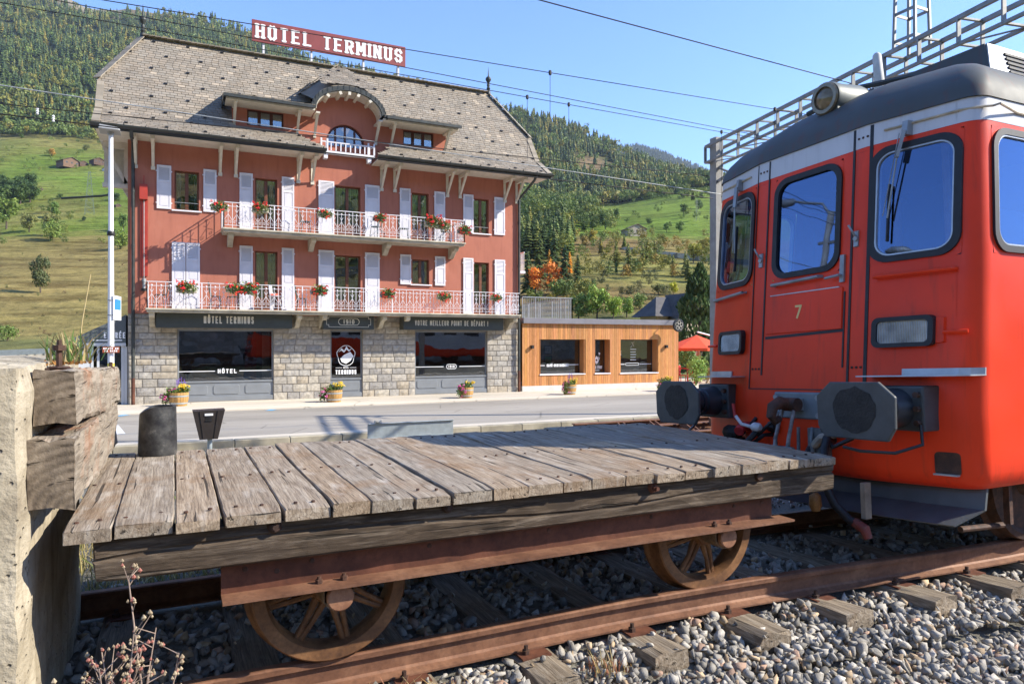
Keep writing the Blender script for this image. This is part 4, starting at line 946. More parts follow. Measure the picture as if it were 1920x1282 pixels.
# ================================================================ concrete stop block and timbers
BO=(-1.2,4.2,-1.7); mb=MB(BO)
def rough_box(mb,x0,x1,y0,y1,z0,z1,n=(6,10,8),a=.012,seed=1,rnd=.02):
    r=random.Random(seed); nx,ny,nz=n; idx={}; vs=[]
    def V(i,j,k):
        if (i,j,k) not in idx:
            e=(i in(0,nx))+(j in(0,ny))+(k in(0,nz)); s=rnd if e>=2 else 0
            p=Vector((x0+(x1-x0)*i/nx,y0+(y1-y0)*j/ny,z0+(z1-z0)*k/nz))
            c=Vector(((x0+x1)/2,(y0+y1)/2,(z0+z1)/2)); d=p-c
            if i in(0,nx): p.x-=math.copysign(s*.6*(e>=2),d.x)
            if j in(0,ny): p.y-=math.copysign(s*.6*(e>=2),d.y)
            if k in(0,nz): p.z-=math.copysign(s*.6*(e>=2),d.z)
            p+=Vector((r.uniform(-a,a),r.uniform(-a,a),r.uniform(-a,a))); idx[(i,j,k)]=len(vs); vs.append(p)
        return idx[(i,j,k)]
    fs=[]
    for j in range(ny):
        for k in range(nz): fs.append((V(0,j,k),V(0,j,k+1),V(0,j+1,k+1),V(0,j+1,k))); fs.append((V(nx,j,k),V(nx,j+1,k),V(nx,j+1,k+1),V(nx,j,k+1)))
    for i in range(nx):
        for k in range(nz): fs.append((V(i,0,k),V(i+1,0,k),V(i+1,0,k+1),V(i,0,k+1))); fs.append((V(i,ny,k),V(i,ny,k+1),V(i+1,ny,k+1),V(i+1,ny,k)))
    for i in range(nx):
        for j in range(ny): fs.append((V(i,j,0),V(i,j+1,0),V(i+1,j+1,0),V(i+1,j,0))); fs.append((V(i,j,nz),V(i+1,j,nz),V(i+1,j+1,nz),V(i,j+1,nz)))
    mb.add(vs,fs)
rough_box(mb,-3.2,-.505,3.1,4.95,-1.9,-.075,(16,16,16),.007,4,.035)
blk=empty('stop_block',BO,'rough board-marked concrete stop block at the end of the track','concrete block'); mb.build('block',M_BLOCK,blk)
mb=MB(BO); rough_box(mb,-3.1,-1.0,3.15,4.9,-.12,-.035,(12,10,2),.018,8,.05); mb.build('mortar_cap',M_BLOCK,blk)
def timber(name,label,near,far,w,z0,z1,seed,tilt):
    o=(near[0],near[1],z0); e=empty(name,o,label,'timber'); mb=MB(o); n=30; r=random.Random(seed); vs=[];fs=[]; m=16
    d=(far[0]-near[0])
    prof=[(0,.02),(0,.3),(.0,.6),(0,.96),(.02,.99),(.2,1.0),(.5,1.),(.8,1.),(.97,.99),(1,.95),(1,.66),(1,.35),(1,.03),(.97,0),(.5,0),(.03,0)]
    off=[r.uniform(-.008,.008) for _ in prof]
    for j in range(n+1):
        t=j/n; y=near[1]+(far[1]-near[1])*t
        for i,(a,b) in enumerate(prof):
            x=near[0]+d*t-w+a*w; z=z0+(z1-z0)*b-tilt*t
            s=.35+.65*min(1,j/2)
            x+=.006*mnoise.noise((y*6,i*.9,seed)); z+=.006*mnoise.noise((y*5,i*.8,seed+9))
            vs.append((x+off[i]*.5+r.uniform(-.005,.005),y+(r.uniform(-.003,.003) if j in(0,n) else 0),z+off[i]*.6+r.uniform(-.006,.006)+(.012*math.sin(t*9+i) if b<.1 else 0)))
    for j in range(n):
        for i in range(m): fs.append((j*m+i,j*m+(i+1)%m,(j+1)*m+(i+1)%m,(j+1)*m+i))
    mb.add(vs,fs); c=len(vs)
    mb.m=1; mb.add(vs[:m],[tuple(range(m))[::-1]]); mb.add(vs[-m:],[tuple(range(m))])
    mb.build('beam',[M_TIMBER,M_ENDG],e); return e
timber('buffer_timber','upper square weathered timber bolted on the concrete block',(-.362,3.3),(-.325,5.2),.14,-.335,-.112,3,.05)
timber('buffer_timber','lower cracked timber with rust streaks, just above the wagon deck end',(-.352,3.2),(-.332,5.1),.16,-.648,-.375,5,-.0)
mb=MB((-.45,3.7,-.1)); 
p=atY(111,664,3.75)
mb=MB(p); mb.lathe([(.045,-.04),(.04,-.034),(.012,-.034),(.012,.035),(.026,.037),(.026,.06),(.01,.062),(.01,.085)],(p.x,p.y,p.z-.02),'z',8,False); mb.box(p.x-.05,p.x+.05,p.y-.03,p.y+.03,p.z-.072,p.z-.06)
tag(mb.build('anchor_bolt',M_RUSTD),'rusty bolt and washer standing on top of the concrete block','bolt')
p=atY(208,688,4.9); mb=MB(p); mb.lathe([(.02,-.01),(.02,.02),(.01,.02),(.01,.05)],(p.x,p.y,p.z-.02),'z',6,False); tag(mb.build('timber_bolt',M_RUSTD),'small rusty bolt at far top corner of the upper timber','bolt')
# ================================================================ RED TRAIN
TO=(4.29,3.88,RT); TR=-.0476
train=empty('rail_car',TO,'bright red railcar with dark grey roof, white band and number 7 on its front','train',rot=(TR,0,0))
def tmb(): return MB((0,0,0))
HW=1.24
def hwz(z): return HW-.03*max(0,z-1.9)
def foff(y,z):
    hw=hwz(z); a=abs(y)*HW/hw
    if a<.53: o=0
    elif a<1.13: o=.14*(a-.53)/.6
    else:
        k=min(1,(a-1.13)/(HW-1.13)); o=.14+.02*k+.11*(1-math.sqrt(max(0,1-k*k)))
    return o+.105*max(0,z-1.0)
def ring(z,inset=0,length=18.5):
    hw=hwz(z)-inset; ys=[]
    for a in (HW,HW*.998,HW*.99,HW*.975,HW*.95,HW*.92,HW*.89,1.13,1.05,.9,.75,.6,.53,.4,.2): ys.append(a/HW)
    ys=ys+[0]+[-a for a in reversed(ys)]
    pts=[(length,hw),(5,hw),(1.2,hw)]
    for s in ys:
        y=s*hw; pts.append((foff(s*hwz(z),z)+inset,y))
    pts+=[(1.2,-hw),(5,-hw),(length,-hw)]
    return pts
def skin(mb,levels,smooth=True):
    rings=[[(x,y,z) for x,y in ring(z,i)] for z,i in levels]; n=len(rings[0]); vs=[p for r in rings for p in r]; fs=[]
    for j in range(len(rings)-1):
        for k in range(n-1): fs.append((j*n+k,j*n+k+1,(j+1)*n+k+1,(j+1)*n+k))
    mb.add(vs,[f[::-1] for f in fs] if False else fs,smooth)
def weld(o,d=.0006,ang=65):
    import bmesh
    bm=bmesh.new(); bm.from_mesh(o.data); bmesh.ops.remove_doubles(bm,verts=bm.verts,dist=d)
    for f in bm.faces: f.smooth=True
    bm.to_mesh(o.data); bm.free(); o.data.set_sharp_from_angle(angle=R(ang))
def trainpaint(name,c,scratch=None,rough=.38):
    t=NT(name,c,rough,0,.28); n=t.noise(1.2,6); k=t.ramp(n,[(.3,tuple(x*.80 for x in c)),(.7,tuple(min(1,x*1.1) for x in c))])
    st=t.noise(5,6,t.coord((3,3,.25))); k=t.mix(t.math('MULTIPLY',t.ramp(st,[(.55,0.),(.75,1.)]),.34),k,(.20,.035,.02) if scratch else tuple(x*.6 for x in c))
    sp=t.noise(38,4,rough=.7); k=t.mix(t.math('MULTIPLY',t.ramp(sp,[(.72,0.),(.76,1.)]),.6),k,scratch or tuple(x*.5 for x in c))
    t.color(k); t.rough(t.math('ADD',t.math('MULTIPLY',t.noise(3,5),.3),rough-.15)); t.bump(t.noise(1.5,3),.06,.03); MATS[name]=t.m; return t.m
M_RED=trainpaint('train_red',(.86,.050,.010),(.42,.12,.09)); M_TWHITE=trainpaint('train_white',(.60,.60,.61)); M_TROOF=trainpaint('train_roof',(.085,.092,.092),(.16,.09,.08),.6)
M_RUB=simple('black_rubber',(.013,.013,.015),.55,0,.3,9); M_TGREY=simple('buffer_grey',(.06,.066,.068),.5,.1,.25,6,.15,40,True); M_TGLASS=glass('train_glass',(.42,.50,.58),.22,None,(.36,.52,.86))
M_GREASE=simple('grease_black',(.014,.014,.014),.6,.1,.6,12,.5,60); M_SILV=simple('step_aluminium',(.42,.44,.46),.4,.5,.15,8)
# openings: front windows are cut by building the skin in panels, so the shell is made with the window rectangles left out
WZ0,WZ1=2.03,2.83
mb=tmb(); skin(mb,[(.50,.16),(.52,.075),(.56,.03),(.63,.006),(.75,0),(1.0,0),(1.2,0),(1.6,0),(WZ0-.02,0)])
# window zone: quads between columns except the openings
OPEN=[(-1.125,-.555),(-.325,.325),(.555,1.125)]
def zone(mb,z0,z1):
    ysf=sorted({-hwz(z0)*s for s in (1,.998,.99,.975,.95,.92,.89)}|{hwz(z0)*s for s in (1,.998,.99,.975,.95,.92,.89)}|{-1.125,-.84,-.555,-.53,-.325,0,.325,.53,.555,.84,1.125})
    P0=[(11,-hwz(z0)),(3.4,-hwz(z0)),(.62+.0,-hwz(z0))]
    for a,b in zip(ysf,ysf[1:]):
        m=(a+b)/2
        if any(l<m<r for l,r in OPEN): continue
        s=hwz(z1)/hwz(z0) if abs(a)>1.13 or abs(b)>1.13 else 1
        def q(y,z): 
            yy=y*(hwz(z)/hwz(z0)) if abs(y)>1.13 else y
            return (foff(yy,z),yy,z)
        mb.add([q(a,z0),q(b,z0),q(b,z1),q(a,z1)],[(0,3,2,1)],True)
    for sg in (-1,1):
        xs=foff(sg*hwz(z0),z0)
        # side wall with side window opening from x=xs+.03 to 1.0 on the near side
        w0,w1=(xs+.012,xs+.917)
        rk=.105*(z1-z0)
        for a,b in ((xs,w0),(w1,18.5)):
            mb.add([(a,sg*hwz(z0),z0),(b,sg*hwz(z0),z0),(b+(rk if b<9 else 0),sg*hwz(z1),z1),(a+rk,sg*hwz(z1),z1)],[(0,1,2,3)])
zone(mb,WZ0-.02,WZ1+.02)
skin(mb,[(WZ1+.02,0),(2.88,0)])
bo=mb.build('body',M_RED,train,sharp=50); weld(bo)
mb=tmb(); skin(mb,[(2.88,-.002),(2.9,-.002),(3.04,-.002)]); mb.build('white_band',M_TWHITE,train,sharp=50)
# roof dome
mb=tmb(); rings=[]; z0=3.04
for j in range(13):
    a=j/12; th=a*math.pi/2; ins=1-math.cos(th)
    hw=hwz(z0)*(1-ins)+.0; z=z0+.60*math.sin(th)
    r=[]
    base=ring(z0,-.012)
    for x,y in base:
        fx=1.25*ins**.85
        nx=x+fx*(1 if x<1.15 else 0) if x<1.15 else x
        r.append((max(nx,x) if x<1.15 else x,y*(1-ins)*.999,z-.03*0))
    rings.append(r)
n=len(rings[0]); vs=[p for r in rings for p in r]; fs=[]
for j in range(12):
    for k in range(n-1): fs.append((j*n+k,j*n+k+1,(j+1)*n+k+1,(j+1)*n+k))
mb.add(vs,fs,True)
mb.build('roof',M_TROOF,train,sharp=60)
mb=tmb()   # drip rail over the side windows and front
for sg in (-1,1):
    P=[(foff(y,3.0)-.014,y,3.0+.0) for y in [sg*v for v in (.64,.8,1.0,1.1,1.18,1.24,1.28)]]+[(.75,sg*hwz(3.)-.0+sg*.012,3.0),(3,sg*hwz(3.)+sg*.012,3.0)]
    mb.tube([(x,y,z-.035) for x,y,z in P],.008,6)
mb.build('drip_rail',simple('stained_white',(.5,.42,.30),.6,0,.3,12),train)
def S(y,z,d): return (foff(y,z)-d,y,z)
def rr_pts(y0,y1,z0,z1,r,n=7):
    out=[]
    for cy,cz,a0 in ((y1-r,z1-r,0),(y0+r,z1-r,90),(y0+r,z0+r,180),(y1-r,z0+r,270)):
        for k in range(n+1): a=R(a0+90*k/n); out.append((cy+r*math.cos(a),cz+r*math.sin(a)))
    return out
def band(mb,O,I,d0,d1,mp,smooth=False):
    m=len(O)
    for k in range(m):
        o1,o2,i2,i1=O[k],O[(k+1)%m],I[(k+1)%m],I[k]
        mb.add([mp(*o1,d1),mp(*o2,d1),mp(*i2,d1),mp(*i1,d1),mp(*o1,d0),mp(*o2,d0),mp(*i2,d0-.03),mp(*i1,d0-.03)],[(0,1,2,3),(0,4,5,1),(3,2,6,7)],smooth)
def tcorner(mb,O,mp,y0,y1,z0,z1,d):
    """fills between the rounded frame and the rectangular opening"""
    pass
SIDE_X0=None
def twindow(y0,y1,mp,silver,nm='windscreen'):
    z0,z1=WZ0,WZ1
    # body-colour plate filling the corners of the opening
    mb=tmb(); O=rr_pts(y0,y1,z0,z1,.13); n=len(O)
    rect=[]
    for (a,b) in O:
        # push to rectangle outline
        cy,cz=(y0+y1)/2,(z0+z1)/2; hy,hz=(y1-y0)/2+.012,(z1-z0)/2+.022; s=min(hy/max(1e-6,abs(a-cy)),hz/max(1e-6,abs(b-cz))); rect.append((cy+(a-cy)*s,cz+(b-cz)*s))
    for k in range(n):
        a,b,c,d=rect[k],rect[(k+1)%n],O[(k+1)%n],O[k]; mb.add([mp(*a,.002),mp(*b,.002),mp(*c,.002),mp(*d,.002)],[(0,1,2,3)])
    mb.build('window_surround',M_RED,train)
    mb=tmb(); band(mb,rr_pts(y0-.012,y1+.012,z0-.012,z1+.012,.135),rr_pts(y0+.032,y1-.032,z0+.032,z1-.032,.105),0,.018,mp); f=mb.build('rubber_frame' if True else nm,M_RUB,train)
    if silver:
        mb=tmb(); band(mb,rr_pts(y0+.03,y1-.03,z0+.03,z1-.03,.107),rr_pts(y0+.043,y1-.043,z0+.043,z1-.043,.095),0,.013,mp); mb.build('metal_trim',M_SILV,f)
    mb=tmb(); P=rr_pts(y0+.03,y1-.03,z0+.03,z1-.03,.107); mb.add([mp(a,b,-.004) for a,b in P],[tuple(range(len(P)))]); mb.build('pane',M_TGLASS,f); return f
twindow(-.315,.315,S,False); twindow(-1.115,-.565,S,True); twindow(.565,1.115,S,True)
for sg in (-1,1):
    x0=foff(sg*hwz(2.01),2.01)+.024
    twindow(x0,x0+.88,lambda a,b,d,sg=sg:(a+.105*(b-2.01),sg*(hwz(b)+d),b),True)
# far flank: white upper side with red wave and saloon windows (seen mirrored in the shop windows)
mb=tmb(); yy=HW+.004; xs=[2.2+.5*k for k in range(33)]
for a,b in zip(xs,xs[1:]): f=lambda x:1.05+.75*ss(13,10.5,x) if x<13 else 1.05; mb.add([(a,yy,f(a)),(b,yy,f(b)),(b,yy,1.9),(a,yy,1.9)],[(0,1,2,3)]); mb.add([(a,yy,1.9),(b,yy,1.9),(b,hwz(2.86)+.004,2.86),(a,hwz(2.86)+.004,2.86)],[(0,1,2,3)])
mb.build('side_paint',M_TWHITE,train)
for k in range(9):
    x=3.0+1.7*k; mb=tmb(); mb.hexa([(x,HW-.03,2.0),(x+1.1,HW-.03,2.0),(x+1.1,HW+.014,2.0),(x,HW+.014,2.0),(x,HW-.06,2.72),(x+1.1,HW-.06,2.72),(x+1.1,HW-.012,2.72),(x,HW-.012,2.72)]); mb.build('side_window',M_RUB,train,.02)
for k in range(8):
    x=3.2+1.8*k; P=lambda z,d:-(hwz(z)+d); mb=tmb(); mb.hexa([(x,P(2.0,.016),2.0),(x+1.2,P(2.0,.016),2.0),(x+1.2,P(2.0,-.03),2.0),(x,P(2.0,-.03),2.0),(x,P(2.76,.016),2.76),(x+1.2,P(2.76,.016),2.76),(x+1.2,P(2.76,-.03),2.76),(x,P(2.76,-.03),2.76)]); w_=mb.build('saloon_window',M_RUB,train)
    mb=tmb(); mb.quad((x+.05,P(2.05,.019),2.05),(x+1.15,P(2.05,.019),2.05),(x+1.15,P(2.71,.019),2.71),(x+.05,P(2.71,.019),2.71)); mb.build('pane',M_TGLASS,w_)
# cab interior seen through the glass
M_CAB=simple('cab_green',(.12,.15,.10),.8,0,.2,4); M_CABB=simple('cab_blue',(.10,.13,.20),.8,0,.2,4)
mb=tmb(); mb.box(2.2,2.25,-1.2,1.2,1.0,3.0); mb.box(.5,2.2,-1.18,1.18,1.0,1.03); mb.box(.75,.95,-1.05,-.45,1.03,2.0); mb.box(.75,.95,.45,1.05,1.03,2.0); mb.build('cab_bulkhead',M_CAB,train)
mb=tmb(); mb.tube([(.72,-.75,1.9),(.72,-.75,2.9)],.025,8); mb.tube([(1.5,.2,1.03),(1.5,.2,2.95)],.03,8); mb.build('grab_pole',M_PALE,train)
mb=tmb(); mb.tube([(.8,.25,2.83),(1.7,.25,2.83)],.05,8); mb.box(.9,1.3,-.95,-.65,2.1,2.4); mb.build('driver_seat',M_CABB,train)
# door, seams
mb=tmb()
def seam(y0,z0,y1,z1,w=.012,d=.006):
    n=10; P=[(y0+(y1-y0)*k/n,z0+(z1-z0)*k/n) for k in range(n+1)]; vert=abs(z1-z0)>abs(y1-y0)
    for (a,b),(c,e) in zip(P,P[1:]):
        o=(w/2,0) if vert else (0,w/2)
        mb.hexa([S(a-o[0],b-o[1],-.004),S(a+o[0],b-o[1]*(-1 if not vert else 1) if False else b+o[1],-.004),S(c+o[0],e+o[1],-.004),S(c-o[0],e-o[1],-.004),S(a-o[0],b-o[1],d),S(a+o[0],b+o[1],d),S(c+o[0],e+o[1],d),S(c-o[0],e-o[1],d)])
seam(-.42,1.19,-.42,3.03,.018); seam(-.555,1.19,-.555,3.03,.022); seam(.40,1.25,.40,3.03,.014); seam(.53,1.14,.53,3.03,.010); seam(.53,1.14,-.40,1.14,.008); seam(.375,1.55,-.375,1.57,.022,.003); seam(-.375,1.3,-.375,1.85,.012)
mb.build('door_seam',M_RUB,train)
mb=tmb(); mb.hexa([S(-.36,1.58,-.002),S(.36,1.58,-.002),S(.36,1.885,-.002),S(-.36,1.885,-.002),S(-.36,1.58,.012),S(.36,1.58,.012),S(.36,1.885,.012),S(-.36,1.885,.012)]); pn=mb.build('door_panel',M_RED,train,.004,bseg=1)
mb=tmb(); mb.hexa([S(-.33,1.885,.0),S(.33,1.885,.0),S(.33,1.893,.0),S(-.33,1.893,.0),S(-.33,1.885,.013),S(.33,1.885,.013),S(.33,1.893,.013),S(-.33,1.893,.013)]); mb.build('worn_edge',M_TWHITE,pn)
mb=tmb(); lettering(mb,'7',.066,.105,.017,lambda a,b,d:S(.035-a,1.685+b,.0125+d),0,.003); mb.build('number',simple('number_yellow',(.75,.55,.20),.5,0,.05,5),train)
def trail(name,pts,r,mat,d=.045):
    mb=tmb(); P=[S(y,z,d) for y,z in pts]; P=[S(*pts[0],0)]+P+[S(*pts[-1],0)]; mb.tube(P,r,8); return mb.build(name,mat,train)
trail('handrail',[(.29,1.97),(-.17,1.985)],.013,M_STEEL); trail('handrail',[(-.62,1.92),(-1.1,1.92)],.013,M_RED); trail('handrail',[(1.12,1.93),(.64,1.955)],.013,M_STEEL)
for y,z,m in ((-.46,2.22,M_STEEL),(.455,2.2,M_STEEL)):
    mb=tmb(); mb.lathe([(.018,-.01),(.022,.0),(.022,.012)],S(y,z,.012),'x',8); mb.tube([S(y,z+.02,.02),S(y+.0,z+.05,.05),S(y+.03,z+.1,.055)],.008,6); mb.hexa([S(y-.02,z-.06,0),S(y+.02,z-.06,0),S(y+.02,z+.06,0),S(y-.02,z+.06,0),S(y-.018,z-.055,.012),S(y+.018,z-.055,.012),S(y+.018,z+.055,.012),S(y-.018,z+.055,.012)]); mb.build('latch',m,train)
mb=tmb(); y,z=-.355,2.03; mb.hexa([S(y-.018,z-.11,.0),S(y+.018,z-.11,.0),S(y+.018,z+.09,.0),S(y-.018,z+.09,.0),S(y-.018,z-.11,.02),S(y+.018,z-.11,.02),S(y+.018,z+.09,.02),S(y-.018,z+.09,.02)]); mb.tube([S(y,z-.06,.02),S(y,z-.06,.05),S(y+.12,z-.07,.05)],.01,8); mb.build('door_handle',M_STEEL,train)
mb=tmb()
for y0 in (-.49,.465):
    for zz in (1.3,2.955):
        for k in range(3): mb.lathe([(.009,-.003),(.009,.004)],S(y0+(k-1)*.035,zz,.003),'x',8)
mb.build('rivet_hole',M_RUSTD,train)
# headlights
for sg in (-1,1):
    y0,y1=(.62,1.0); z0,z1=1.43,1.635
    mp=lambda a,b,d,sg=sg:S(sg*a,b,d)
    mb=tmb(); O=rr_pts(y0,y1,z0,z1,.045,5); I=rr_pts(y0+.03,y1-.03,z0+.028,z1-.028,.03,5); band(mb,O,I,0,.05,mp); h=mb.build('headlight',M_RUB,train)
    mb=tmb(); mb.add([mp(a,b,.036) for a,b in I],[tuple(range(len(I)))])
    t=NT('lamp_lens%d'%sg,(.5,.5,.47),.08,.0,.8); w=t.n('ShaderNodeTexWave'); w.bands_direction='Y'; w.inputs['Scale'].default_value=30; t.l(t.coord(),w.inputs['Vector']); t.color(t.mix(t.noise(9,3),(.10,.11,.11),(.75,.75,.72))); t.bump(w.outputs['Fac'],.5,.01)
    t.b.inputs['Metallic'].default_value=.6
    mb.build('lens',t.m,h)
    mb=tmb(); mb.hexa([mp(y1,z0+.02,0),mp(y1+.05,z0+.02,0),mp(y1+.05,z1-.02,0),mp(y1,z1-.02,0),mp(y1,z0+.02,.02),mp(y1+.045,z0+.025,.02),mp(y1+.045,z1-.025,.02),mp(y1,z1-.02,.02)]); mb.build('lamp_bracket',M_RED,train)
    mb=tmb(); P=[mp(1.05,1.515,.03),mp(1.12,1.515,.05),mp(1.19,1.515,.05)]; mb.tube(P,.012,8); mb.build('side_grip',M_RED,train)
    # step ledge
    mb=tmb(); ys=[.60,.8,1.0,1.13,1.19,1.235]
    for a,b in zip(ys,ys[1:]):
        if sg==1 and b>1.22: continue
        mb.hexa([mp(a,1.235,0),mp(b,1.235,0),mp(b,1.243,0),mp(a,1.243,0),mp(a,1.235,.16),mp(b,1.235,.16),mp(b,1.243,.16),mp(a,1.243,.16)])
        if a>.61: mb.hexa([mp(a,1.243,.002),mp(b,1.243,.002),mp(b,1.285,.002),mp(a,1.285,.002),mp(a,1.243,.014),mp(b,1.243,.014),mp(b,1.285,.014),mp(a,1.285,.014)])
    mb.build('step',M_SILV,train)
    # buffers
    yb=sg*.875+.05; zb=1.03
    mb=tmb(); xh=-.43
    mb.box(-.03,.2,yb-.19,yb+.19,zb-.145,zb+.145)
    bf=mb.build('buffer',M_TGREY,train,.012)
    mb=tmb(); mb.lathe([(.135,-.02),(.125,-.04),(.115,-.16),(.10,-.17),(.10,-.2)],(0,yb,zb),'x',28); mb.lathe([(.088,-.19),(.088,-.36),(.1,-.4)],(0,yb,zb),'x',28); mb.build('buffer_case',simple('buffer_dark%d'%sg,(.035,.04,.048),.45,.2,.2,6),bf,sharp=35)
    w,h=.285,.18
    P=[(-w*.98,-h*.55),(-w*.8,-h),(w*.8,-h),(w*.98,-h*.6),(w,h*.5),(w*.62,h),(-w*.62,h),(-w,h*.5)]
    mb=tmb(); mb.prism([(xh,yb+a,zb+b) for a,b in P],(.028,0,0)); hd=mb.build('buffer_head',M_TGREY,bf,.008)
    mb=tmb(); rg=random.Random(4+sg); n=26; pr=[.145*(1+rg.uniform(-.06,.06)) for _ in range(n)]
    mb.add([(xh-.0035,yb+r_*math.cos(2*math.pi*k/n)*1.08,zb+.005+r_*math.sin(2*math.pi*k/n)) for k,r_ in enumerate(pr)],[tuple(range(n))]); mb.build('grease_patch',M_GREASE,hd)
    mb=tmb()
    for a in (-1,1):
        for b in (-1,0,1): mb.lathe([(.02,-.03),(.02,0)],(-.03,yb+a*.155,zb+b*.09),'x',6,False)
    mb.build('buffer_bolt',M_RUSTD,bf)
    mb=tmb(); y=yb-sg*.0; mb.tube([(-.05,yb+sg*.18,zb-.1),(-.07,yb+sg*.2,zb-.22),(-.22,yb+sg*.12,zb-.27),(-.36,yb-sg*.02,zb-.26),(-.42,yb-sg*.1,zb-.235)],.011,6); mb.build('foot_bar',M_BLACK,train)
# coupling plate, hook, links
mb=tmb(); mb.box(-.03,.12,-.27,.22,.92,1.12); cp=mb.build('coupler_plate',simple('plate_grey',(.16,.19,.205),.5,.2,.2,6),train,.012)
mb=tmb()
for a,b in ((-.21,1.08),(.19,1.08),(.19,.95),(-.21,.95)): mb.lathe([(.022,-.05),(.022,-.03)],(0,a,b),'x',6,False)
mb.box(-.055,-.0,-.07,.06,.985,1.075); mb.build('plate_bolt',M_STEEL,cp)
mb=tmb(); mb.tube([(0,0,1.03),(-.12,0,1.03),(-.2,0,1.05),(-.27,0,1.02),(-.29,0,.95),(-.25,0,.91),(-.2,0,.93)],[.045,.042,.045,.042,.036,.03,.022],10); mb.lathe([(.05,-.08),(.05,.08)],(-.1,.0,1.03),'y',14); hk=mb.build('coupling_hook',M_RUSTD,cp)
mb=tmb()
for s in (-.055,.055): mb.tube([(-.1,s,1.03),(-.15,s*1.1,.9),(-.19,s*1.15,.78),(-.2,s*1.1,.7)],[.016,.014,.014,.018],8)
mb.tube([(-.2,-.11,.7),(-.2,.11,.7)],.026,10); mb.tube([(-.2,-.03,.7),(-.21,-.02,.6),(-.2,.03,.55)],.018,8); mb.build('coupling_link',simple('worn_link_paint',(.22,.20,.19),.55,.3,.6,16,.4,50),hk)
mb=tmb(); mb.box(-.06,.1,-.28,-.12,.66,.86); mb.tube([(-.05,-.16,.86),(-.09,-.18,.78),(-.08,-.19,.66)],.016,8); mb.tube([(-.05,-.03,.86),(-.07,-.04,.62)],.014,8); mb.build('coupler_gear',simple('gear_grey',(.14,.15,.15),.55,.3,.4,9),cp,.006)
# brake hose taps on the far side, hoses
M_TAP=simple('red_tap',(.45,.03,.03),.5,0,.3,14)
mb=tmb(); mb.tube([(0,.52,.83),(-.1,.5,.84),(-.17,.47,.8)],.04,10); mb.tube([(-.1,.5,.86),(-.12,.56,.9),(-.12,.58,1.02)],.013,8); mb.build('brake_tap',M_TAP,train)
mb=tmb(); mb.lathe([(.02,-.05),(.036,-.03),(.038,.02),(.025,.04)],(-.12,.33,.84),'y',10); mb.tube([(-.12,.38,.84),(-.15,.46,.86),(-.15,.52,.92)],.014,8); mb.build('pale_tap',simple('tap_white',(.55,.53,.52),.6,0,.3,14),train)
mb=tmb(); mb.lathe([(.045,-.08),(.06,-.03),(.06,.05),(.04,.08)],(-.1,.62,.78),'y',8,False); mb.box(-.14,-.02,.56,.72,.62,.74); mb.tube([(-.12,.33,.8),(-.2,.36,.72),(-.2,.37,.6),(-.14,.38,.5)],.026,8); mb.tube([(-.02,.24,.86),(-.05,.24,.82)],.05,8); mb.build('hose_coupling',M_GREASE,train)
mb=tmb(); mb.tube([(0,-.30,.78),(-.1,-.33,.8),(-.17,-.36,.72),(-.2,-.38,.58),(-.2,-.4,.46),(-.19,-.45,.36),(-.17,-.55,.27),(-.16,-.62,.25)],.03,10); mb.build('brake_hose',M_RUB,train)
mb=tmb(); mb.tube([(-.16,-.58,.26),(-.165,-.66,.23),(-.16,-.68,.17)],[.034,.036,.028],10); mb.build('hose_end',rust('hose_end',(.2,.03,.02),(.22,.05,.035),(.16,.09,.06),.6,20),train)
mb=tmb(); mb.tube([(-.02,-.12,.72),(-.12,-.16,.66),(-.16,-.2,.5),(-.15,-.24,.38)],.028,8); mb.build('brake_hose',M_RUB,train)
mb=tmb(); mb.lathe([(.03,-.07),(.045,-.03),(.04,.04),(.02,.06)],(-.15,-.25,.35),'z',9); mb.build('hose_end',rust('hose_brass',(.25,.10,.03),(.4,.2,.06),(.3,.12,.05),.5,16),train)
mb=tmb(); mb.box(-.1,-.04,-.62,-.585,.28,.52); mb.tube([(-.05,-.36,.83),(-.1,-.28,.8),(-.08,-.2,.74)],.03,8); mb.build('hose_holder',simple('holder_tan',(.30,.25,.19),.7,0,.3,12),train)
mb=tmb()
for (y0,y1,zz,d) in ((.2,.45,.9,.06),(-.25,-.5,.86,.05),(.28,.6,.78,.09)): mb.tube([S(y0,zz,0),S(y0,zz,d),S((y0+y1)/2,zz-.12,d+.05),S(y1,zz-.05,d),S(y1,zz,0)],.016,8)
mb.build('jumper_cable',M_RUB,train)
# front opening (foot hole)
mp=S
mb=tmb(); O=rr_pts(-1.12,-.99,.615,.745,.02,3); band(mb,rr_pts(-1.128,-.982,.607,.753,.025,3),O,0,.004,mp); mb.add([mp(a,b,.0025) for a,b in O],[tuple(range(len(O)))]); mb.build('foot_hole',M_RUSTD,train); mb=tmb(); mb.hexa([S(-1.12,.607,0),S(-.985,.607,0),S(-.985,.617,0),S(-1.12,.617,0),S(-1.12,.607,.03),S(-.985,.607,.03),S(-.985,.617,.03),S(-1.12,.617,.03)]); mb.build('hole_step',M_SILV,train)
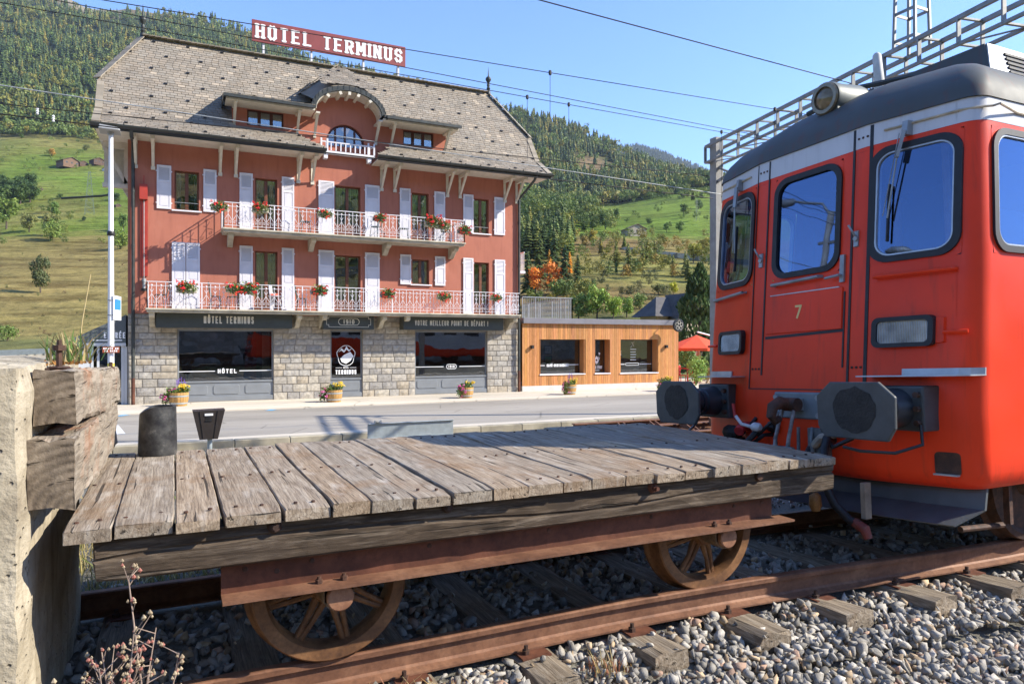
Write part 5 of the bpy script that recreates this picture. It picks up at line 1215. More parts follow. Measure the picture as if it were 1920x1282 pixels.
# snow plough
M_PLOW=simple('plough_grey',(.085,.095,.10),.5,.2,.2,5,.2,40)
mb=tmb(); ys=[-1.16,-.9,-.6,-.3,0,.3,.6,.9,1.16]
def px_(y): return .12+.16*(abs(y)/1.16)**2
for a,b in zip(ys,ys[1:]):
    mb.hexa([(px_(a)+.02,a,.385),(px_(b)+.02,b,.385),(px_(b)+.04,b,.385),(px_(a)+.04,a,.385),(px_(a)+.06,a,.56),(px_(b)+.06,b,.56),(px_(b)+.08,b,.56),(px_(a)+.08,a,.56)])
    mb.hexa([(px_(a)-.20,a*.95,.305),(px_(b)-.20,b*.95,.305),(px_(b)-.19,b*.95,.297),(px_(a)-.19,a*.95,.297),(px_(a)+.02,a,.39),(px_(b)+.02,b,.39),(px_(b)+.035,b,.383),(px_(a)+.035,a,.383)])
mb.build('snow_plough',M_PLOW,train)
# undercarriage and wheels
mb=tmb(); mb.box(.5,18,-.95,.95,.55,.75); mb.box(2.0,3.4,-1.1,-.98,.4,.55); mb.box(.9,3.4,.98,1.1,.33,.5); mb.box(.70,.735,-1.08,-1.04,.24,.62); mb.tube([(.3,-1.0,.24),(.75,-1.0,.22)],.02,8); mb.build('bogie_frame',M_RUSTD,train)
for x in (1.42,3.9,14.2,16.7):
    for y,s in ((-.7525,-1),(.7525,1)):
        mb=tmb(); mb.lathe([(r,s*d) for r,d in [(.06,.08),(.1,.07),(.12,.03),(.36,.02),(.40,.06),(.44,.055),(.445,-.03),(.475,-.055),(.46,-.075),(.1,-.07)]],(x,y,.445),'y',40); mb.build('wheel',M_RUSTD,train,sharp=35)
# wipers
for sg,y in ((-1,-.80),(1,.80)):
    z=2.93; b=S(y,z,.05); mb=tmb()
    mb.hexa([S(y-.02,z-.05,.0),S(y+.02,z-.05,.0),S(y+.02,z+.05,.0),S(y-.02,z+.05,.0),S(y-.018,z-.05,.06),S(y+.018,z-.05,.06),S(y+.018,z+.05,.05),S(y-.018,z+.05,.05)])
    t=y+sg*-.02; e=(y+.1*(1 if sg==-1 else -.0),2.32)
    mb.bar(S(y,z-.02,.06),S(y+(e[0]-y)*.35,z-(z-e[1])*.33,.07),.035,.02); mb.tube([S(y+(e[0]-y)*.33,z-(z-e[1])*.31,.07),S(*e,.045)],.006,6); mb.tube([S(y+.03,z-.03,.06),S(e[0]+.03,e[1]+.02,.045)],.0035,5)
    w=mb.build('wiper',M_STEEL,train); mb=tmb(); mb.bar(S(e[0]-.0,2.56,.03),S(e[0]+.005,2.16,.03),.012,.02); mb.build('wiper_blade',M_RUB,w)
# roof lamp, antenna, air box
mb=tmb(); zl=3.45; mb.lathe([(.13,0),(.135,.02),(.135,.12),(.15,.3),(.12,.5),(.05,.62)],(.42,0,zl),'x',24); mb.box(.43,.72,-.1,.1,3.25,zl); rl=mb.build('roof_lamp',simple('lamp_grey',(.13,.145,.135),.5,.1,.1,6),train,sharp=50)
mb=tmb(); mb.lathe([(.13,-.015),(.12,-.03),(.092,-.03),(.092,-.005)],(.42,0,zl),'x',24,True,False); mb.lathe([(.005,-.05),(.05,-.04),(.092,-.012)],(.42,0,zl),'x',20); mb.build('lens',simple('amber_lens',(.20,.16,.10),.15,.3,.3,20),rl)
mb=tmb(); mb.tube([(1.1,.02,3.55),(1.09,.02,3.7),(1.075,.02,3.93),(1.074,.02,3.95)],[.045,.042,.034,.018],12); mb.build('antenna',simple('antenna_pale',(.55,.55,.52),.7,0,.1,20),train)
mb=tmb(); mb.hexa([(1.45,-.66,3.45),(1.9,-.72,3.4),(1.9,.6,3.45),(1.45,.6,3.5),(1.62,-.58,3.89),(3.2,-.58,3.89),(3.2,.5,3.92),(1.62,.5,3.9)]) if False else mb.hexa([(1.45,-.66,3.42),(3.4,-.66,3.42),(3.4,.66,3.45),(1.45,.66,3.45),(1.58,-.56,3.88),(3.4,-.56,3.88),(3.4,.66,3.90),(1.58,.66,3.90)])
ab=mb.build('air_box',M_TROOF,train,.015)
mb=tmb(); mb.hexa([(1.47,-.672,3.43),(3.4,-.672,3.43),(3.4,-.662,3.43),(1.47,-.662,3.43),(1.6,-.572,3.875),(3.4,-.572,3.875),(3.4,-.562,3.875),(1.6,-.562,3.875)]); 
mb.build('side_panel',M_TWHITE,ab); mb=tmb()
for k in range(6): z=3.6+k*.04; f=(z-3.42)/.46; mb.box(1.78,3.2,-.672+.1*f-.012,-.66+.1*f,z,z+.018)
mb.build('louvre',M_RUB,ab)
mb=tmb(); P=[(.72,.45,3.52),(.8,.0,3.6),(.95,-.35,3.58),(1.1,-.62,3.5)]; mb.tube(P,.022,6); mb.build('roof_rib',M_TROOF,train)
# ================================================================ GROUND
def sheet(name,pts_rows,mat,kind='structure'):
    mb=MB(); n=len(pts_rows[0]); vs=[p for r in pts_rows for p in r]; fs=[]
    for j in range(len(pts_rows)-1):
        for i in range(n-1): fs.append((j*n+i,j*n+i+1,(j+1)*n+i+1,(j+1)*n+i))
    mb.add(vs,fs); return tag(mb.build(name,mat),kind=kind)
YX=[-14,-6,-3,-1,0,1,2,3,4,5,6,8,10,14,20,30,45]
def bedz(y): return np.interp(y,[-6,1.7,2.2,2.95,3.2,5.1,5.5,6.2,8,14.2],[-1.80,-1.80,-1.80,-1.755,-1.69,-1.69,-1.70,-1.68,-1.74,-2.02])
YR_=[-8,-4,0,1.7,2.2,2.6,2.95,3.2,3.6,4.2,4.8,5.4,5.8,6.2,7,8,10,12,14.22]
def gz(x,y): return float(bedz(y))+(.02*mnoise.noise((x*.7,y*.7,3)) if y>6 else 0)
sheet('ground',[[(x,y,gz(x,y)) for x in YX] for y in YR_],M_GROUND)
# asphalt strip at camera side of the right-hand ballast
sheet('path',[[(2.9,-3,-1.775),(45,-3,-1.775)],[(2.9,1.55,-1.775),(45,2.5,-1.775)]],M_PATH)
def roadz(y): return np.interp(y,[14.3,24.],[-1.86,-2.15])
sheet('road',[[(x,y,float(roadz(y))) for x in (-60,-20,0,20,60)] for y in (14.4,17,20,24)],M_ROAD)
mb=MB()
xk=-30
rk=random.Random(2)
while xk<45: mb.col=tuple([rk.uniform(.85,1.12)]*3); mb.box(xk+.004,xk+.996,14.2,14.42,-2.3,-1.835+rk.uniform(-.004,.004)); xk+=1.0
tag(mb.build('kerb',M_KERB,None,.012,bseg=1),kind='structure')
sheet('kerb_gutter',[[(x,14.42,-1.853),(x,15.0,-1.868)] for x in range(-30,46,5)],M_PAVE)
mb=MB(); mb.box(-40,60,23.75,33,-2.4,GZ+.02); mb.box(-40,60,23.6,23.75,-2.4,GZ+.012); tag(mb.build('pavement',M_PAVE,None,.01,bseg=1),kind='structure')
mb=MB(); a=roadz(17.6)+.004
M_PAINT=simple('road_paint',(.68,.68,.66),.7,0,.15,8); M_BLUEP=simple('blue_paint',(.12,.38,.62),.7,0,.2,8)
mb.add([(-2.2,17.0,roadz(17)+.005),(-.95,17.0,roadz(17)+.005),(-1.25,19.6,roadz(19.6)+.005),(-2.2,19.6,roadz(19.6)+.005)],[(0,1,2,3)]); tag(mb.build('road_marking',M_PAINT),kind='structure')
mb=MB()
for px,py in ((229,778),(508,768)):
    p=atZ(px,py,-2.12); q=[(p.x-.2,p.y-.3),(p.x+.0,p.y-.35),(p.x+.2,p.y+.1),(p.x,p.y+.3)]; mb.add([(x,y,float(roadz(y))+.006) for x,y in q],[(0,1,2,3)])
tag(mb.build('road_marking',M_BLUEP),kind='structure')
# ================================================================ GRAVEL (ballast)
def ico():
    t=(1+5**.5)/2; v=np.array([(-1,t,0),(1,t,0),(-1,-t,0),(1,-t,0),(0,-1,t),(0,1,t),(0,-1,-t),(0,1,-t),(t,0,-1),(t,0,1),(-t,0,-1),(-t,0,1)],float); v/=np.linalg.norm(v[0])
    f=np.array([(0,11,5),(0,5,1),(0,1,7),(0,7,10),(0,10,11),(1,5,9),(5,11,4),(11,10,2),(10,7,6),(7,1,8),(3,9,4),(3,4,2),(3,2,6),(3,6,8),(3,8,9),(4,9,5),(2,4,11),(6,2,10),(8,6,7),(9,8,1)]); return v,f
import bmesh
TEMP=[];TF=[]
def hullstone(k):
    r=np.random.default_rng(500+k)
    while True:
        p=r.normal(size=(10,3)); p/=np.linalg.norm(p,axis=1)[:,None]; p=np.sign(p)*np.abs(p)**.75; p*=np.array([r.uniform(.95,1.45),r.uniform(.7,1.0),r.uniform(.5,.85)])*.92
        bm=bmesh.new()
        for q in p: bm.verts.new(q)
        res=bmesh.ops.convex_hull(bm,input=list(bm.verts)); bmesh.ops.triangulate(bm,faces=list(bm.faces)); bm.verts.index_update()
        ok=len(bm.faces)==16 and len(bm.verts)==10
        if ok: v=np.array([x.co[:] for x in bm.verts]); f=np.array([[a.index for a in g.verts] for g in bm.faces])
        bm.free()
        if ok: return v,f
for k in range(16): v,f=hullstone(k); TEMP.append(v); TF.append(f)
def rotm(n):
    q=RNG.normal(size=(n,4)); q/=np.linalg.norm(q,axis=1)[:,None]; w,x,y,z=q.T
    return np.stack([np.stack([1-2*(y*y+z*z),2*(x*y-z*w),2*(x*z+y*w)],1),np.stack([2*(x*y+z*w),1-2*(x*x+z*z),2*(y*z-x*w)],1),np.stack([2*(x*z-y*w),2*(y*z+x*w),1-2*(x*x+y*y)],1)],1)
def stones(pts,rad):
    n=len(pts); R_=rotm(n); ti=RNG.integers(0,len(TEMP),n); T=np.stack(TEMP)[ti]; FI=np.stack(TF)[ti]
    V=np.einsum('nij,nkj->nki',R_,T)*rad[:,None,None]+pts[:,None,:]
    F=(FI+10*np.arange(n)[:,None,None]).reshape(-1,3)
    g=RNG.uniform(.17,.46,n); base=np.stack([g*1.04,g*.955,g*.82],1)
    k=RNG.random(n); base[k<.10]*=np.array([1.25,1.0,.72]); base[(k>.10)&(k<.14)]*=np.array([1.2,.85,.7]); base[(k>.92)]*=1.35
    return V.reshape(-1,3),F,np.repeat(base,16,axis=0)
P=[];Rr=[]
def scatter(n,x0,x1,y0,y1,r0,r1,keep=.3,zoff=0):
    for _ in range(n):
        x=random.uniform(x0,x1); y=random.uniform(y0,y1)
        if y<2.05 and x>2.9 and random.random()>max(0,(y-1.7)/.35): continue
        near=min(abs(x-s) for s in SLX)
        yc=cyl(x); onsl=near<.125 and yc-1.2<y<yc+1.2
        if onsl and (random.random()>.06 or abs(abs(y-yc)-.7525)<.16): continue
        if abs(abs(y-yc)-.7525)<.09: continue
        r=random.uniform(r0,r1)*(.7 if random.random()<.4 else 1)
        z=float(bedz(y))+random.uniform(-.01,.035)+(.02 if onsl else 0)+zoff-(y-yc)*cant(x)*(1 if abs(y-yc)<1.4 else 0)
        if onsl: z=RT-.145+r*.4; r*=.6
        P.append((x,y,z)); Rr.append(r)
scatter(11500,-.2,5.4,1.5,3.4,.022,.044)
scatter(2600,5.4,10,1.6,3.2,.025,.046)
scatter(4600,-.6,7,3.4,4.95,.026,.048)
scatter(1700,-.5,9,4.9,6.0,.022,.042)
scatter(700,7,14,3,6,.03,.05)
V,F,C=stones(np.array(P),np.array(Rr)); tag(mesh_np('gravel',V,F,M_GRAVEL,C),kind='stuff')
# ================================================================ GRASS blades
def blades(name,pts,h0,h1,cols,lean=.5,w=.006,mat=M_BLADE):
    V=[];F=[];C=[]
    for (x,y,z) in pts:
        h=random.uniform(h0,h1); a=random.uniform(0,6.283); l=random.uniform(.1,lean)*h; dx,dy=math.cos(a),math.sin(a); sx,sy=-dy*w,dx*w; i=len(V)
        V+=[(x-sx,y-sy,z),(x+sx,y+sy,z),(x+dx*l*.4+sx*.8,y+dy*l*.4+sy*.8,z+h*.6),(x+dx*l*.4-sx*.8,y+dy*l*.4-sy*.8,z+h*.6),(x+dx*l+sx*.2,y+dy*l+sy*.2,z+h*.95),(x+dx*l-sx*.2,y+dy*l-sy*.2,z+h*.95)]
        F+=[(i,i+1,i+2,i+3),(i+3,i+2,i+4,i+5)]; c=random.choice(cols); b=random.uniform(.7,1.25); C+=[tuple(q*b for q in c)]*2
    return mesh_np(name,V,F,mat,np.array(C))
DRY=[(.42,.33,.14),(.36,.27,.11),(.30,.25,.09),(.16,.20,.05),(.45,.36,.18)]
pts=[]
for _ in range(9000):
    x=random.uniform(-1.2,6); y=5.42+abs(random.gauss(0,1.3)); 
    if mnoise.noise((x*1.3,y*1.3,0))<-.15: continue
    pts.append((x,y,gz(x,y)))
for _ in range(2500):
    x=random.uniform(-6,14); y=random.uniform(8,14.1); pts.append((x,y,gz(x,y)))
tag(blades('dry_grass',pts,.05,.17,DRY,1.2,.005),kind='stuff')
pts=[]
for cx0,cy0,n in ((.72,3.2,60),(.95,3.18,60),(1.15,3.1,50),(1.95,3.05,40),(.5,3.22,40),(2.0,2.98,30)):
    for _ in range(n): pts.append((cx0+random.gauss(0,.06),cy0+random.gauss(0,.025),-1.66))
tag(blades('dry_grass',pts,.02,.1,[(.45,.30,.12),(.35,.14,.07),(.42,.34,.16)],1.3,.003),kind='stuff')
# tuft on the block
pb=Vector((-.46,4.1,-.075)); e=empty('grass_tuft',tuple(pb),'tuft of green and straw grass growing on top of the timbers and block','grass tuft')
pts=[(random.gauss(0,.05),random.gauss(0,.10),-.02) for _ in range(110)]
o=blades('leaf_blades',pts,.06,.17,[(.12,.20,.05),(.40,.32,.14),(.22,.25,.08),(.46,.36,.17)],1.1,.005); o.parent=e
mb=MB(); mb.tube([(.02,.03,0),(.035,.06,.18),(.07,.08,.42)],[.003,.0025,.002],5); mb.build('dry_stalk',simple('straw',(.5,.38,.18),.8,0,.1,9),e)
o=blades('moss_mat',[(random.gauss(-.03,.05),random.gauss(-.05,.13),-.03) for _ in range(300)],.008,.022,[(.30,.13,.03),(.36,.18,.05)],.8,.006); o.parent=e
# ---- dry reddish weed in front
wb=atZ(205,1300,-1.62); wb=Vector((-.16,2.62,-1.62)); e=empty('weed_plant',tuple(wb),'dry reddish weed with thin stems and pink leaves by the concrete block','weed')
rz=random.Random(12); mb=MB(); mf=MB(); ml=MB()
tips=[(-.12,.1,.52),(-.03,.05,.55),(.015,.1,.83),(-.06,.05,.62),(.06,.05,.6),(.1,.1,.64),(.17,.05,.56),(-.1,.1,.42),(.0,.0,.47),(.13,.0,.45),(-.16,.02,.5),(-.06,-.02,.58),(.04,-.03,.7),(.08,-.02,.52),(-.02,.02,.38)]
for i,t in enumerate(tips):
    b=Vector((rz.uniform(-.07,.07),rz.uniform(-.04,.04),0)); t=Vector(t); m=b.lerp(t,.5)+Vector((rz.uniform(-.03,.03),0,.04)); mb.tube([b,m,t],[.0045,.0035,.002],5)
    for k in range(7):
        q=m.lerp(t,rz.uniform(.2,1)); d=Vector((rz.uniform(-.06,.06),rz.uniform(-.05,.05),rz.uniform(.02,.07))); mb.tube([q,q+d*.6,q+d],[.002,.0015,.001],4)
        for _ in range(3):
            c=q+d+Vector((rz.uniform(-.01,.01),rz.uniform(-.01,.01),rz.uniform(-.01,.01))); s=rz.uniform(.004,.009); mf.col=rz.choice([(.35,.27,.17),(.5,.4,.26),(.4,.16,.12)]); mf.lathe([(.001,-s),(s,0),(.001,s*1.3)],c,'z',5,False)
for _ in range(44):
    c=Vector((rz.uniform(-.14,.16),rz.uniform(-.1,.05),rz.uniform(.1,.5)*rz.random()+.1)); a=rz.uniform(0,6.28); l=rz.uniform(.03,.085); d=Vector((math.cos(a),math.sin(a),rz.uniform(-.2,.5))).normalized(); s=d.cross(Vector((0,0,1))).normalized()
    ml.col=rz.choice([(.42,.14,.13),(.5,.22,.2),(.3,.10,.09),(.42,.33,.28),(.22,.24,.07)]); P=[c]
    ml.add([c,c+d*l*.35+s*l*.32,c+d*l*.6+s*l*.2,c+d*l,c+d*l*.6-s*l*.2,c+d*l*.35-s*l*.32,c+d*l*.5+Vector((0,0,.012))],[(0,1,6),(1,2,6),(2,3,6),(3,4,6),(4,5,6),(5,0,6)])
mb.build('stem',simple('weed_stem',(.30,.22,.17),.8,0,.3,30),e); mf.build('seed_head',M_LEAF,e); ml.build('leaf',M_LEAF,e)
# ================================================================ things on / behind the deck
c=Vector((-.1,4.9,-.695)); e=empty('pipe_bollard',tuple(c),'short mottled black pipe standing upright on the wagon deck','pipe')
mb=MB(c); n=36; vs=[];fs=[]; L=0
prof=[(.107,0),(.11,.02),(.1065,.16),(.104,.24)]
for r,h in prof:
    for k in range(n): a=2*math.pi*k/n; vs.append((c.x+r*math.cos(a)+.01*h,c.y+r*math.sin(a),c.z+h))
for k in range(n):  # slanting rounded rim
    a=2*math.pi*k/n; vs.append((c.x+.102*math.cos(a)+.003,c.y+.102*math.sin(a),c.z+.30-.045*max(0,-math.cos(a))**2))
for k in range(n): a=2*math.pi*k/n; vs.append((c.x+.085*math.cos(a)+.003,c.y+.085*math.sin(a),c.z+.298-.045*max(0,-math.cos(a))**2))
for k in range(n): a=2*math.pi*k/n; vs.append((c.x+.085*math.cos(a),c.y+.085*math.sin(a),c.z+.02))
for j in range(6):
    for k in range(n): fs.append((j*n+k,j*n+(k+1)%n,(j+1)*n+(k+1)%n,(j+1)*n+k))
mb.add(vs,fs,True); t=NT('mottled_black',(.03,.03,.03),.45,.1); q=t.noise(13,7,rough=.7); t.color(t.ramp(q,[(.42,(.018,.018,.02)),(.6,(.06,.06,.058)),(.75,(.19,.18,.16))])); t.bump(q,.25,.004)
mb.build('pipe',t.m,e,sharp=50)
g=Vector((4.19,13.4,-1.88)); e=empty('steel_girder',tuple(g),'short galvanised steel girder lying by the kerb behind the wagon','girder')
mb=MB(g); mb.box(3.32,5.06,13.40,13.43,-1.87,-1.56); mb.box(3.32,5.06,13.33,13.40,-1.88,-1.865); mb.box(3.32,5.06,13.43,13.5,-1.88,-1.865); mb.box(3.32,5.06,13.36,13.40,-1.575,-1.56); mb.build('beam',M_GALV,e,.004,bseg=1)
mb=MB(g); mb.box(3.33,5.05,13.34,13.5,-2.06,-1.885); mb.build('bearer',M_SLEEP,e)
s=Vector((3.5,13.38,-1.55)); mb=MB(s); rough_box(mb,3.44,3.58,13.32,13.44,-1.56,-1.5,(3,3,2),.012,3,.02); tag(mb.build('stone',simple('pale_stone',(.6,.55,.45),.9,0,.15,9)),'small pale stone resting on the galvanised girder','stone')
# litter bin
p=atY(391,838,13.2); p.z=-1.98; e=empty('litter_bin',tuple(p),'dark brown bin, wider at the top, on a grey post behind the wagon','litter bin')
mb=MB(p); T=atY(391,768,13.2).z; Bz=atY(391,822,13.2).z; a=.255;b=.145; x,y=p.x,p.y
mb.hexa([(x-b,y-.11,Bz),(x+b,y-.11,Bz),(x+b,y+.11,Bz),(x-b,y+.11,Bz),(x-a,y-.17,T),(x+a,y-.17,T+.01),(x+a,y+.17,T+.01),(x-a,y+.17,T)])
for t in (-.33,.33): mb.bar((x+a*t*2*.85,y-.175,T-.005),(x+b*t*2*.85,y-.115,Bz+.005),.01,.014,(0,1,0))
mb.build('bin_body',M_BROWNP,e,.01); mb=MB(p); mb.bar((x,y-.168,T-.05),(x,y-.166,T-.085),.13,.012,(0,1,0)); mb.build('sticker',M_TXTWHITE,e)
mb=MB(p); 
for k in range(2): mb.bar((x-.05,y-.158-.0*k,T-.12-.045*k),(x+.05,y-.158,T-.12-.045*k),.02,.012,(0,1,0))
mb.build('slot',M_BLACK,e); mb=MB(p); mb.tube([(x+.02,y,-2.1),(x+.02,y,Bz+.01)],.04,10); mb.build('post',M_GALV,e)
# rusty rack of steel beams beyond the wagon
p=Vector((9.3,10.6,-1.88)); e=empty('steel_rack',tuple(p),'long rusty steel frame with triangular ribs lying beyond the wagon deck','steel frame')
mb=MB(p)
for y,z in ((10.2,-1.62),(10.75,-1.55),(11.2,-1.5)): mb.box(6.6,12.5,y,y+.12,z-.02,z); mb.box(6.6,12.5,y+.05,y+.065,z-.2,z-.02); mb.box(6.6,12.5,y-.02,y+.14,z-.22,z-.2)
for x in (7.2,7.9,8.6,9.3,10.0,10.7): mb.box(x,x+.02,10.25,11.25,-1.75,-1.66); mb.prism([(x,10.3,-1.62),(x,10.7,-1.62),(x,10.72,-1.45)],(.02,0,0)); mb.prism([(x+.12,10.3,-1.62),(x+.12,10.7,-1.62),(x+.12,10.72,-1.45)],(.02,0,0))
mb.box(6.6,12.5,10.3,10.4,-2.0,-1.84); mb.box(6.6,12.5,11.1,11.2,-2.0,-1.72)
mb.build('frame',M_RAIL,e)
# ================================================================ street lamp and signs
lx=atY(208,690,22.0).x; lp=Vector((lx,22.0,-2.1)); e=empty('street_lamp',tuple(lp),'tall white street lamp post with flat grey head in front of hotel','street lamp')
zt=atY(208,250,22.0).z; mb=MB(lp); mb.tube([(lx,22,-2.1),(lx,22,1.0),(lx,22,zt)],[.085,.075,.055],14); mb.build('pole',simple('lamp_white',(.75,.75,.76),.5,0,.05,3),e)
mb=MB(lp); mb.hexa([(lx-.28,21.7,zt+.03),(lx+.24,21.7,zt+.03),(lx+.24,22.3,zt+.03),(lx-.28,22.3,zt+.03),(lx-.26,21.75,zt+.16),(lx+.2,21.75,zt+.12),(lx+.2,22.25,zt+.12),(lx-.26,22.25,zt+.16)]); mb.tube([(lx,22,zt-.06),(lx,22,zt+.05)],.08,12); mb.build('lamp_head',simple('lamp_head_grey',(.33,.33,.32),.5,.2,.1,5),e,.02)
for py in (438,): z=atY(208,py,22).z; mb=MB(lp); mb.lathe([(.088,-.06),(.095,-.05),(.095,.05),(.088,.06)],(lx,22,z),'z',14); mb.build('clamp',M_BLACK,e)
z=atY(208,684,22).z; mb=MB(lp); mb.lathe([(.083,-.05),(.083,.05)],(lx,22,z),'z',14); mb.build('sticker',simple('yellow_band',(.75,.6,.08),.5,0,.05,5),e)
p=atY(217,577,22.0); e=empty('parking_sign',tuple(p),'narrow blue and white parking sign seen edge-on at the lamp post','sign')
mb=MB(p); mb.hexa([(p.x-.06,21.9,p.z-.33),(p.x-.03,21.9,p.z-.33),(p.x+.10,22.5,p.z-.33),(p.x+.07,22.5,p.z-.33),(p.x-.06,21.9,p.z+.33),(p.x-.03,21.9,p.z+.33),(p.x+.10,22.5,p.z+.33),(p.x+.07,22.5,p.z+.33)]); mb.build('plate',M_TXTWHITE,e,.004,bseg=1)
mb=MB(p); mb.hexa([(p.x-.055,21.93,p.z-.05),(p.x-.052,21.93,p.z-.05),(p.x+.058,22.46,p.z-.05),(p.x+.055,22.46,p.z-.05),(p.x-.055,21.93,p.z+.24),(p.x-.052,21.93,p.z+.24),(p.x+.058,22.46,p.z+.24),(p.x+.055,22.46,p.z+.24)])
for v in mb.v: pass
mb.v=[(a+.034,b,c) for a,b,c in mb.v]; mb.build('blue_field',simple('sign_blue',(.02,.22,.62),.45,0,.05,4),e)
mb=MB(p)
for dz in (-.2,.2): mb.lathe([(.09,-.012),(.09,.012)],(lx,22,p.z+dz),'z',12); mb.box(lx,p.x+.02,21.98,22.02,p.z+dz-.01,p.z+dz+.01)
mb.build('sign_clamp',M_STEEL,e)
p=atY(208,655,21.86); e=empty('street_name_sign',tuple(p),'small rust red street sign reading ROUTE DE LA GARE on the lamp post','sign')
a=atY(192,650,21.86);b=atY(224,661,21.86); mb=MB(p); mb.box(a.x,b.x,21.86,21.885,b.z,a.z); mb.build('plate',simple('plate_rust_red',(.30,.075,.03),.5,0,.1,4),e)
mc=(a.x+b.x)/2; h=(a.z-b.z); mb=MB(p); mb.bar((lx,21.885,p.z),(lx,21.93,p.z),.06,.06); mb.build('bracket',M_STEEL,e)
letters(e,[txt('ROUTE DE',mc,b.z+h*.55,.36,h*.3,.014,21.86,0,.003),txt('LA GARE',mc,b.z+h*.14,.3,h*.3,.014,21.86,0,.003)],M_TXTWHITE,tuple(p))
# ================================================================ flowers
def leafy(mb,n,c,rad,cols,size,squash=(1,1,1),droop=0,r=random):
    for _ in range(n):
        d=Vector((r.gauss(0,1),r.gauss(0,1),r.gauss(0,1))).normalized()*(r.random()**.45); p=Vector((c[0]+d.x*rad*squash[0],c[1]+d.y*rad*squash[1],c[2]+d.z*rad*squash[2]-(droop*r.random() if droop else 0)))
        a=Vector((r.gauss(0,1),r.gauss(0,1),r.gauss(0,1))).normalized(); b=a.cross(Vector((r.gauss(0,1),r.gauss(0,1),r.gauss(0,1)))).normalized(); s=size*r.uniform(.6,1.3); k=r.uniform(.7,1.3)
        cc=r.choice(cols); mb.col=tuple(q*k for q in cc); mb.add([p-a*s,p-b*s*.6,p+a*s,p+b*s*.6],[(0,1,2,3)])
def blossoms(mb,n,c,rad,cols,size,squash=(1,1,1),droop=0,r=random,up=0):
    for _ in range(n):
        d=Vector((r.gauss(0,1),r.gauss(0,1),r.gauss(0,1))).normalized()*(r.uniform(.55,1.1)); p=Vector((c[0]+d.x*rad*squash[0],c[1]+d.y*rad*squash[1]-.02,c[2]+d.z*rad*squash[2]+up-(droop*r.random())))
        cc=r.choice(cols)
        for _k in range(5):
            k=r.uniform(.75,1.25); mb.col=tuple(q*k for q in cc); q=p+Vector((r.gauss(0,1),r.gauss(0,1),r.gauss(0,1)))*size*.55; s=size*r.uniform(.45,.7)
            mb.lathe([(.001,-s*.7),(s,-s*.1),(s*.7,s*.4),(.001,s*.6)],q,'z',5,False)
GREEN=[(.10,.17,.035),(.14,.22,.05),(.07,.12,.03),(.20,.26,.06)]
RED=[(.85,.025,.025),(.90,.07,.03),(.72,.015,.03)]
FB=[]
for k in range(3):
    rf=random.Random(30+k); e=empty('geranium_box',(0,0,-50)); mb=MB(); mb.box(-.26,.26,-.07,.09,-.12,.03); mb.build('box',M_CONC if k!=1 else M_GREYP,e,.008,bseg=1)
    mb=MB(); leafy(mb,430,(0,-.06,.07),.22,GREEN,.035,(1.35,.7,.8),.12,rf); mb.build('leaves',M_LEAF,e)
    mb=MB(); blossoms(mb,[24,19,14][k],(0,-.08,.1),.21,RED,.043,(1.4,.85,.9),.16,rf,.02); mb.build('blossoms',M_FLOWER,e); FB.append(e)
fb_used=set()
UP=['at the left corner of the upper balcony rail','before the second upper window from left','beside the left shutter of the widest upper window','beside the right shutter of the widest upper window','dense bright one right of the upper balcony centre','thick one next to the right end of the upper balcony','overhanging the right corner of the upper balcony']
LO=['in front of the closed shutters on lower balcony','left one of a close pair on lower balcony','right one of a close pair on lower balcony','at the left shutter of the widest lower window','below the small lower window, to its left','below the small lower window, to its right','at the right door of the lower balcony']
def putbox(px,py,k,sc,lab,rot=0,Y=YB-.02):
    src=FB[k]; e=src if k not in fb_used else copy_tree(src); fb_used.add(k)
    p=atY(px,py,Y); sc*=1.12; e.location=p; e.scale=(sc,sc,sc); e.rotation_euler=(0,0,rot); tag(e,'red geranium flower box '+lab,'flower box','geranium boxes on the balconies'); return e
for (px,py,k,sc),lab in zip([(411,388,2,.9),(488,392,0,.9),(609,401,2,.85),(711,409,1,.8),(812,418,0,1.15),(831,424,0,.9),(870,432,1,.9)],UP): putbox(px,py,k,sc,lab)
for (px,py,k,sc),lab in zip([(350,541,0,1.05),(440,541,2,.95),(465,542,1,1.05),(598,545,1,.95),(726,551,1,.9),(832,556,2,.9),(930,558,2,.8)],LO): putbox(px,py,k,sc,lab)
PLS=[(335,761,25.5,1.05,'by the left shop window panel'),(626,753,24.9,1.0,'beside the hotel door'),(874,745,24.6,.95,'under the right shop window'),(1068,739,24.4,.95,'in front of the wooden cafe'),(1247,735,24.3,.95,'at the right end of the cafe, behind the buffer')]
